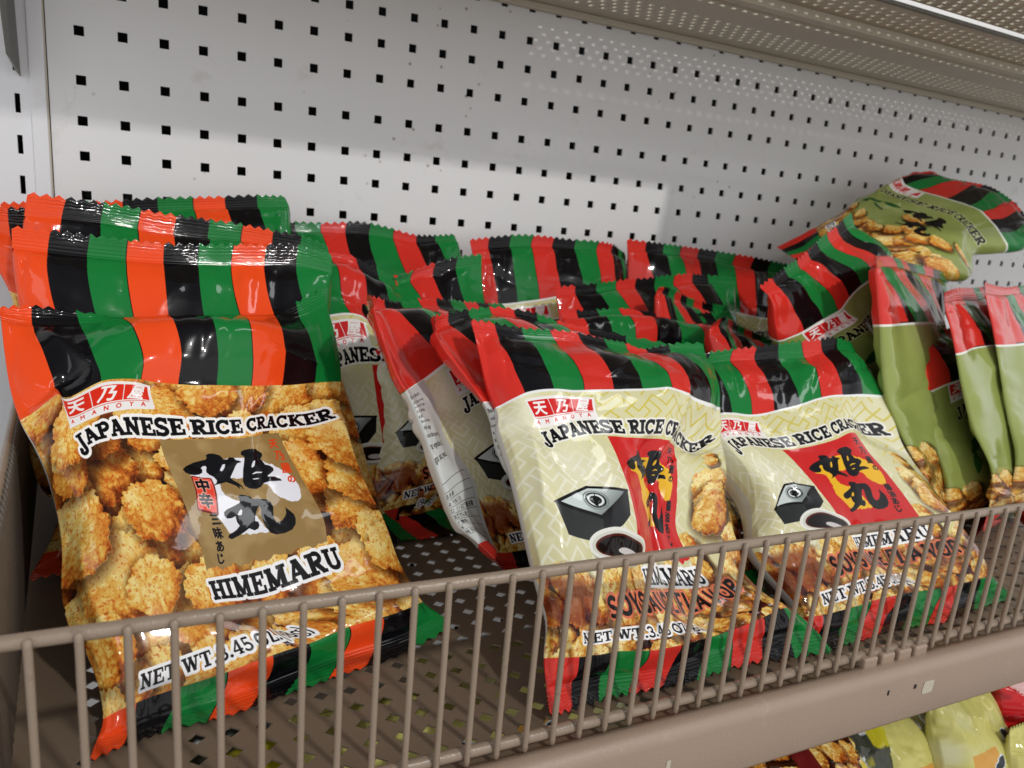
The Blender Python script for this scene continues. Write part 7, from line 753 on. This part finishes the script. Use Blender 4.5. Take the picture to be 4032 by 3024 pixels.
def make_bag(d,cat,label,group,amp=1.):
    lat=np.array(d['lat'],float)/100.;nrm=np.array(d['n'],float);wr=d.get('wrap',0);T=d['T'];seed=d['seed'];hi=d.get('hi',0)
    floor_=d.get('nolift',0)==0
    nu,nvb=(150,190) if hi else (84,110)
    base=lat[0].mean(0);root=tag(empty('snack_bag',base),label,cat,group)
    front=FILM[d['tex']];backm=FILM['back'] if d['tex'] in('spicy','soy') else front
    if d.get('mirror'): front=backm=FILM['green_side']
    kn=np.linspace(0,1,lat.shape[1]);VS=VS1 if hi else VS0
    def surf(s,v):
        Mu=cr_matrix(s,kn);Mv=cr_matrix(v,VS);return np.einsum('ja,ik,akc->jic',Mv,Mu,lat)
    def profile(S,V_):
        a=np.clip(1-np.abs(2*S-1)**2.4,0,1)**.55;t=np.clip((V_-.05)/.9,0,1);b=np.clip(1-np.abs(2*t-1)**2.2,0,1)**.8;return a*b
    # body
    s=.5-.5*np.cos(np.linspace(0,1,nu)*math.pi)*1.0;s=.55*s+.45*np.linspace(0,1,nu)
    v=np.linspace(.05,.95,nvb);S,Vv=np.meshgrid(s,v)
    P=surf(s,v)
    du=np.gradient(P,axis=1);dv=np.gradient(P,axis=0);Nn=np.cross(du,dv);Nn/=np.linalg.norm(Nn,axis=2,keepdims=True)+1e-9
    if (Nn.mean((0,1))@nrm)<0: Nn=-Nn
    Nn=Nn*.6+nrm*.4;Nn/=np.linalg.norm(Nn,axis=2,keepdims=True)
    CR=crumple(S,Vv,seed,amp)
    for (u0,v0,u1,v1,am,wd) in d.get('cr',[]):
        ax,ay,bx,by=u0*6.4,v0*8.6,u1*6.4,v1*8.6;L2=(bx-ax)**2+(by-ay)**2;X_,Y_=S*6.4,Vv*8.6
        t_=((X_-ax)*(bx-ax)+(Y_-ay)*(by-ay))/L2;q_=np.abs((X_-ax)*(by-ay)-(Y_-ay)*(bx-ax))/math.sqrt(L2)+.06*(noise2(X_*2,Y_*2,seed+9)-.5)
        CR=CR+am*np.clip(1-(2*t_-1)**4,0,1)*np.exp(-np.abs(q_)/wd)
    fade=np.clip(np.minimum(S,1-S)/.02,0,1)*np.clip(np.minimum(Vv-.05,.95-Vv)/.012,0,1)
    Pf=P+Nn*(CR*fade)[...,None]
    Pb=P-nrm*(d.get('Tb',1.7*T)*profile(S,Vv))[...,None]-Nn*((crumple(S,Vv,seed+77,amp)+.0)*fade)[...,None]
    if floor_:
        for Q in (Pf,Pb): Q[...,2]=np.maximum(Q[...,2],fz(Q[...,0])+.03)
    for Q in (Pf,Pb): Q[...,1]=np.minimum(Q[...,1],-.05)
    nF=nu*nvb;V=np.concatenate([Pf.reshape(-1,3),Pb.reshape(-1,3)])
    F=[];UV=[];MI=[]
    U=S*(1+wr)-wr
    vis=lambda i,j:j*nu+i
    for j in range(nvb-1):
        for i in range(nu-1):
            a,b,c,e=vis(i,j),vis(i+1,j),vis(i+1,j+1),vis(i,j+1)
            F.append((a,b,c,e));um=(U[j,i]+U[j,i+1])/2;vm=(v[j]+v[j+1])/2
            wrapf=um<0 and .10<vm<.73
            wrapf=wrapf and not d.get('mirror',0);sh=1. if wrapf else 0.
            for (ii,jj) in ((i,j),(i+1,j),(i+1,j+1),(i,j+1)): UV.append((U[jj,ii]+sh,v[jj]))
            MI.append(1 if wrapf else 0)
    mir=d.get('mirror',0)
    for j in range(nvb-1):
        for i in range(nu-1):
            a,b,c,e=[nF+q if 0<(q%nu)<nu-1 else q for q in (vis(i,j),vis(i+1,j),vis(i+1,j+1),vis(i,j+1))]
            F.append((a,e,c,b))
            for (ii,jj) in ((i,j),(i,j+1),(i+1,j+1),(i+1,j)): UV.append(((S[jj,ii]) if mir or d['tex'] not in('spicy','soy') else (1-S[jj,ii] if .10<v[jj]<.73 else S[jj,ii]*.5),v[jj]))
            MI.append(0 if mir else 1)
    mesh('film_body',V,F,None,root,True,UV,[front,backm],MI)
    # crimped, saw-toothed seals
    nt_=30;ns=nt_*4+1;ss=np.linspace(0,1,ns)
    for name,v0,v1 in (('top_seal',.95,1.),('bottom_seal',.05,0.)):
        rows=19;vv=np.linspace(v0,v1,rows);order=np.argsort(vv);Pg=surf(ss,vv)
        ph_=np.abs(((np.arange(ns)%4)-2))/2.   # 0 at the tips .. 1 in the notches
        rs_=np.random.RandomState(seed+int(v0*100))
        cut=ph_*.085
        dirv=Pg[-1]-Pg[0];L=np.linalg.norm(dirv,axis=1,keepdims=True);dirv/=L+1e-9
        fr=np.linspace(0,1,rows)[:,None,None]
        Pg=Pg-dirv[None]*cut[None,:,None]*fr**3
        rid=.02*np.sin(np.linspace(0,1,rows)*math.pi*2*6.5)*np.clip(np.linspace(0,1,rows)*8,0,1)*np.clip((1-np.linspace(0,1,rows))*6,0,1)
        wob=.05*(noise2(ss[None]*9+0*vv[:,None],np.linspace(0,1.2,rows)[:,None]+0*ss[None],seed+31)-.5)*np.linspace(0,1,rows)[:,None]
        du=np.gradient(Pg,axis=1);dv=np.gradient(Pg,axis=0);Ns=np.cross(du,dv);Ns/=np.linalg.norm(Ns,axis=2,keepdims=True)+1e-9
        if (Ns.mean((0,1))@nrm)<0: Ns=-Ns
        Pg=Pg+Ns*(rid[:,None]+wob)[...,None]
        if floor_: Pg[...,2]=np.maximum(Pg[...,2],fz(Pg[...,0])+.035)
        Pg[...,1]=np.minimum(Pg[...,1],-.06)
        Pk=Pg-Ns*.012;V=np.concatenate([Pg.reshape(-1,3),Pk.reshape(-1,3)]);n0=rows*ns;F=[];UV=[]
        uu=np.clip(ss*(1+wr)-wr,0,1)
        for j in range(rows-1):
            for i in range(ns-1):
                q=[(i,j),(i+1,j),(i+1,j+1),(i,j+1)]
                F.append([b*ns+a for a,b in q]);UV+=[(uu[a],vv[b]) for a,b in q]
                F.append([n0+b*ns+a for a,b in q[::-1]]);UV+=[(uu[a],vv[b]) for a,b in q[::-1]]
        mesh(name,V,F,None,root,True,UV,[front])
    return root
LAB={
'A1':('snack bag', 'orange striped bag with gold panel and fried crackers, front left behind the fence', 'striped cracker bags standing on the shelf', 0.5),
'A2':('snack bag', 'orange striped bag directly behind the front left one, its crimped top showing above it', 'striped cracker bags standing on the shelf'),
'A3':('snack bag', 'third orange striped bag from the front left, its top edge sloping down to the right', 'striped cracker bags standing on the shelf'),
'A4':('snack bag', 'hindmost orange striped bag by the pegboard, level green and black top corner showing', 'striped cracker bags standing on the shelf'),
'A5':('snack bag', 'orange striped bag cut off by the left edge of the picture beside the upright', 'striped cracker bags standing on the shelf'),
'L1':('snack bag', 'orange striped bag slumped low behind the front left bag, red corner on the deck', 'striped cracker bags standing on the shelf'),
'C1':('snack bag', 'front centre cream bag with a deep glossy crease through its red panel', 'striped cracker bags standing on the shelf', 0.85),
'E1':('snack bag', 'cream striped bag front right, wide soy dish and box picture, behind the fence', 'striped cracker bags standing on the shelf', 0.7),
'C2':('snack bag', 'cream striped bag directly behind the creased front centre bag, red corner poking left', 'striped cracker bags standing on the shelf'),
'C3':('snack bag', 'cream striped bag turned sideways, white ingredient text on its left side showing', 'striped cracker bags standing on the shelf'),
'B1':('snack bag', 'shaded cream bag between the front left orange bag and the sideways cream bag', 'striped cracker bags standing on the shelf'),
'B2':('snack bag', 'red striped bag against the pegboard right behind the stack of orange bags', 'striped cracker bags standing on the shelf'),
'B3':('snack bag', 'bag with a raised green top corner in the second row left of centre', 'striped cracker bags standing on the shelf'),
'D1':('snack bag', 'back row bag showing a slanting triangle of cream pattern under its stripes', 'striped cracker bags standing on the shelf'),
'D2':('snack bag', 'back row striped bag right of centre under the pegboard holes', 'striped cracker bags standing on the shelf'),
'D3':('snack bag', 'middle row striped bag, level top, just before the back row right of centre', 'striped cracker bags standing on the shelf'),
'D4':('snack bag', 'striped bag with a broad shoulder right behind the front centre bag', 'striped cracker bags standing on the shelf'),
'D5':('snack bag', 'small twisted red bag corner poking up left of the top of the front right bag', 'striped cracker bags standing on the shelf'),
'D6':('snack bag', 'twisted red topped bag between the folded shoulder bag and the middle row', 'striped cracker bags standing on the shelf'),
'G1':('snack bag', 'green bag tilted steeply to the left, crimped top slanting up to the right', 'striped cracker bags standing on the shelf'),
'G2':('snack bag', 'green bag lying on top of the others at upper right, label facing out', 'striped cracker bags standing on the shelf'),
'G3':('snack bag', 'green bag seen edge on, just right of the steeply tilted green bag', 'striped cracker bags standing on the shelf', 1.15),
'G4':('snack bag', 'short dark topped green bag sunk between the two edge on green bags', 'striped cracker bags standing on the shelf', 1.15),
'G5':('snack bag', 'green bag seen edge on with pinched side, right of the sunk green bag', 'striped cracker bags standing on the shelf', 1.15),
'G6':('snack bag', 'last green bag seen edge on near the right border of the picture', 'striped cracker bags standing on the shelf', 1.15),
'H1':('snack bag', 'striped soy bag against the pegboard under the green bag lying on top', 'striped cracker bags standing on the shelf'),
'H2':('snack bag', 'green striped bag behind the edge on green bags at far right', 'striped cracker bags standing on the shelf'),
'H3':('snack bag', 'green striped bag at the far right border behind the fence', 'striped cracker bags standing on the shelf'),
'K1':('snack packet', 'pale yellow packet with white box and black olives under the shelf lip at right', 'other snack packets on the lower shelf'),
'K2':('snack packet', 'red packet with white emblem at the right border under the shelf lip', 'other snack packets on the lower shelf'),
'K3':('snack packet', 'yellow and grey packet left of the large pale yellow one below the shelf', 'other snack packets on the lower shelf'),
'K4':('snack packet', 'dark mottled packet below the shelf between crumb picture and yellow packets', 'other snack packets on the lower shelf'),
'K5':('snack packet', 'packet with brown crumb picture and maroon band below the shelf lip, right of centre', 'other snack packets on the lower shelf'),
'K6':('snack packet', 'yellow packet corner at the bottom right of the picture', 'other snack packets on the lower shelf'),
'K7':('snack packet', 'packet with crumb picture at the bottom edge, leftmost below the lip', 'other snack packets on the lower shelf'),
'U0':('snack packet', 'dark packet under the deck at the far left, seen through holes', 'other snack packets on the lower shelf'),
'U1':('snack packet', 'yellow grey packet under the deck front left, seen through holes', 'other snack packets on the lower shelf'),
'U2':('snack packet', 'pale yellow packet under the deck near the front centre, seen through holes', 'other snack packets on the lower shelf')}
for d in json.loads(LAT):
    lb=LAB[d['name']]
    make_bag(d,lb[0],lb[1],lb[2],lb[3] if len(lb)>3 else 1.)
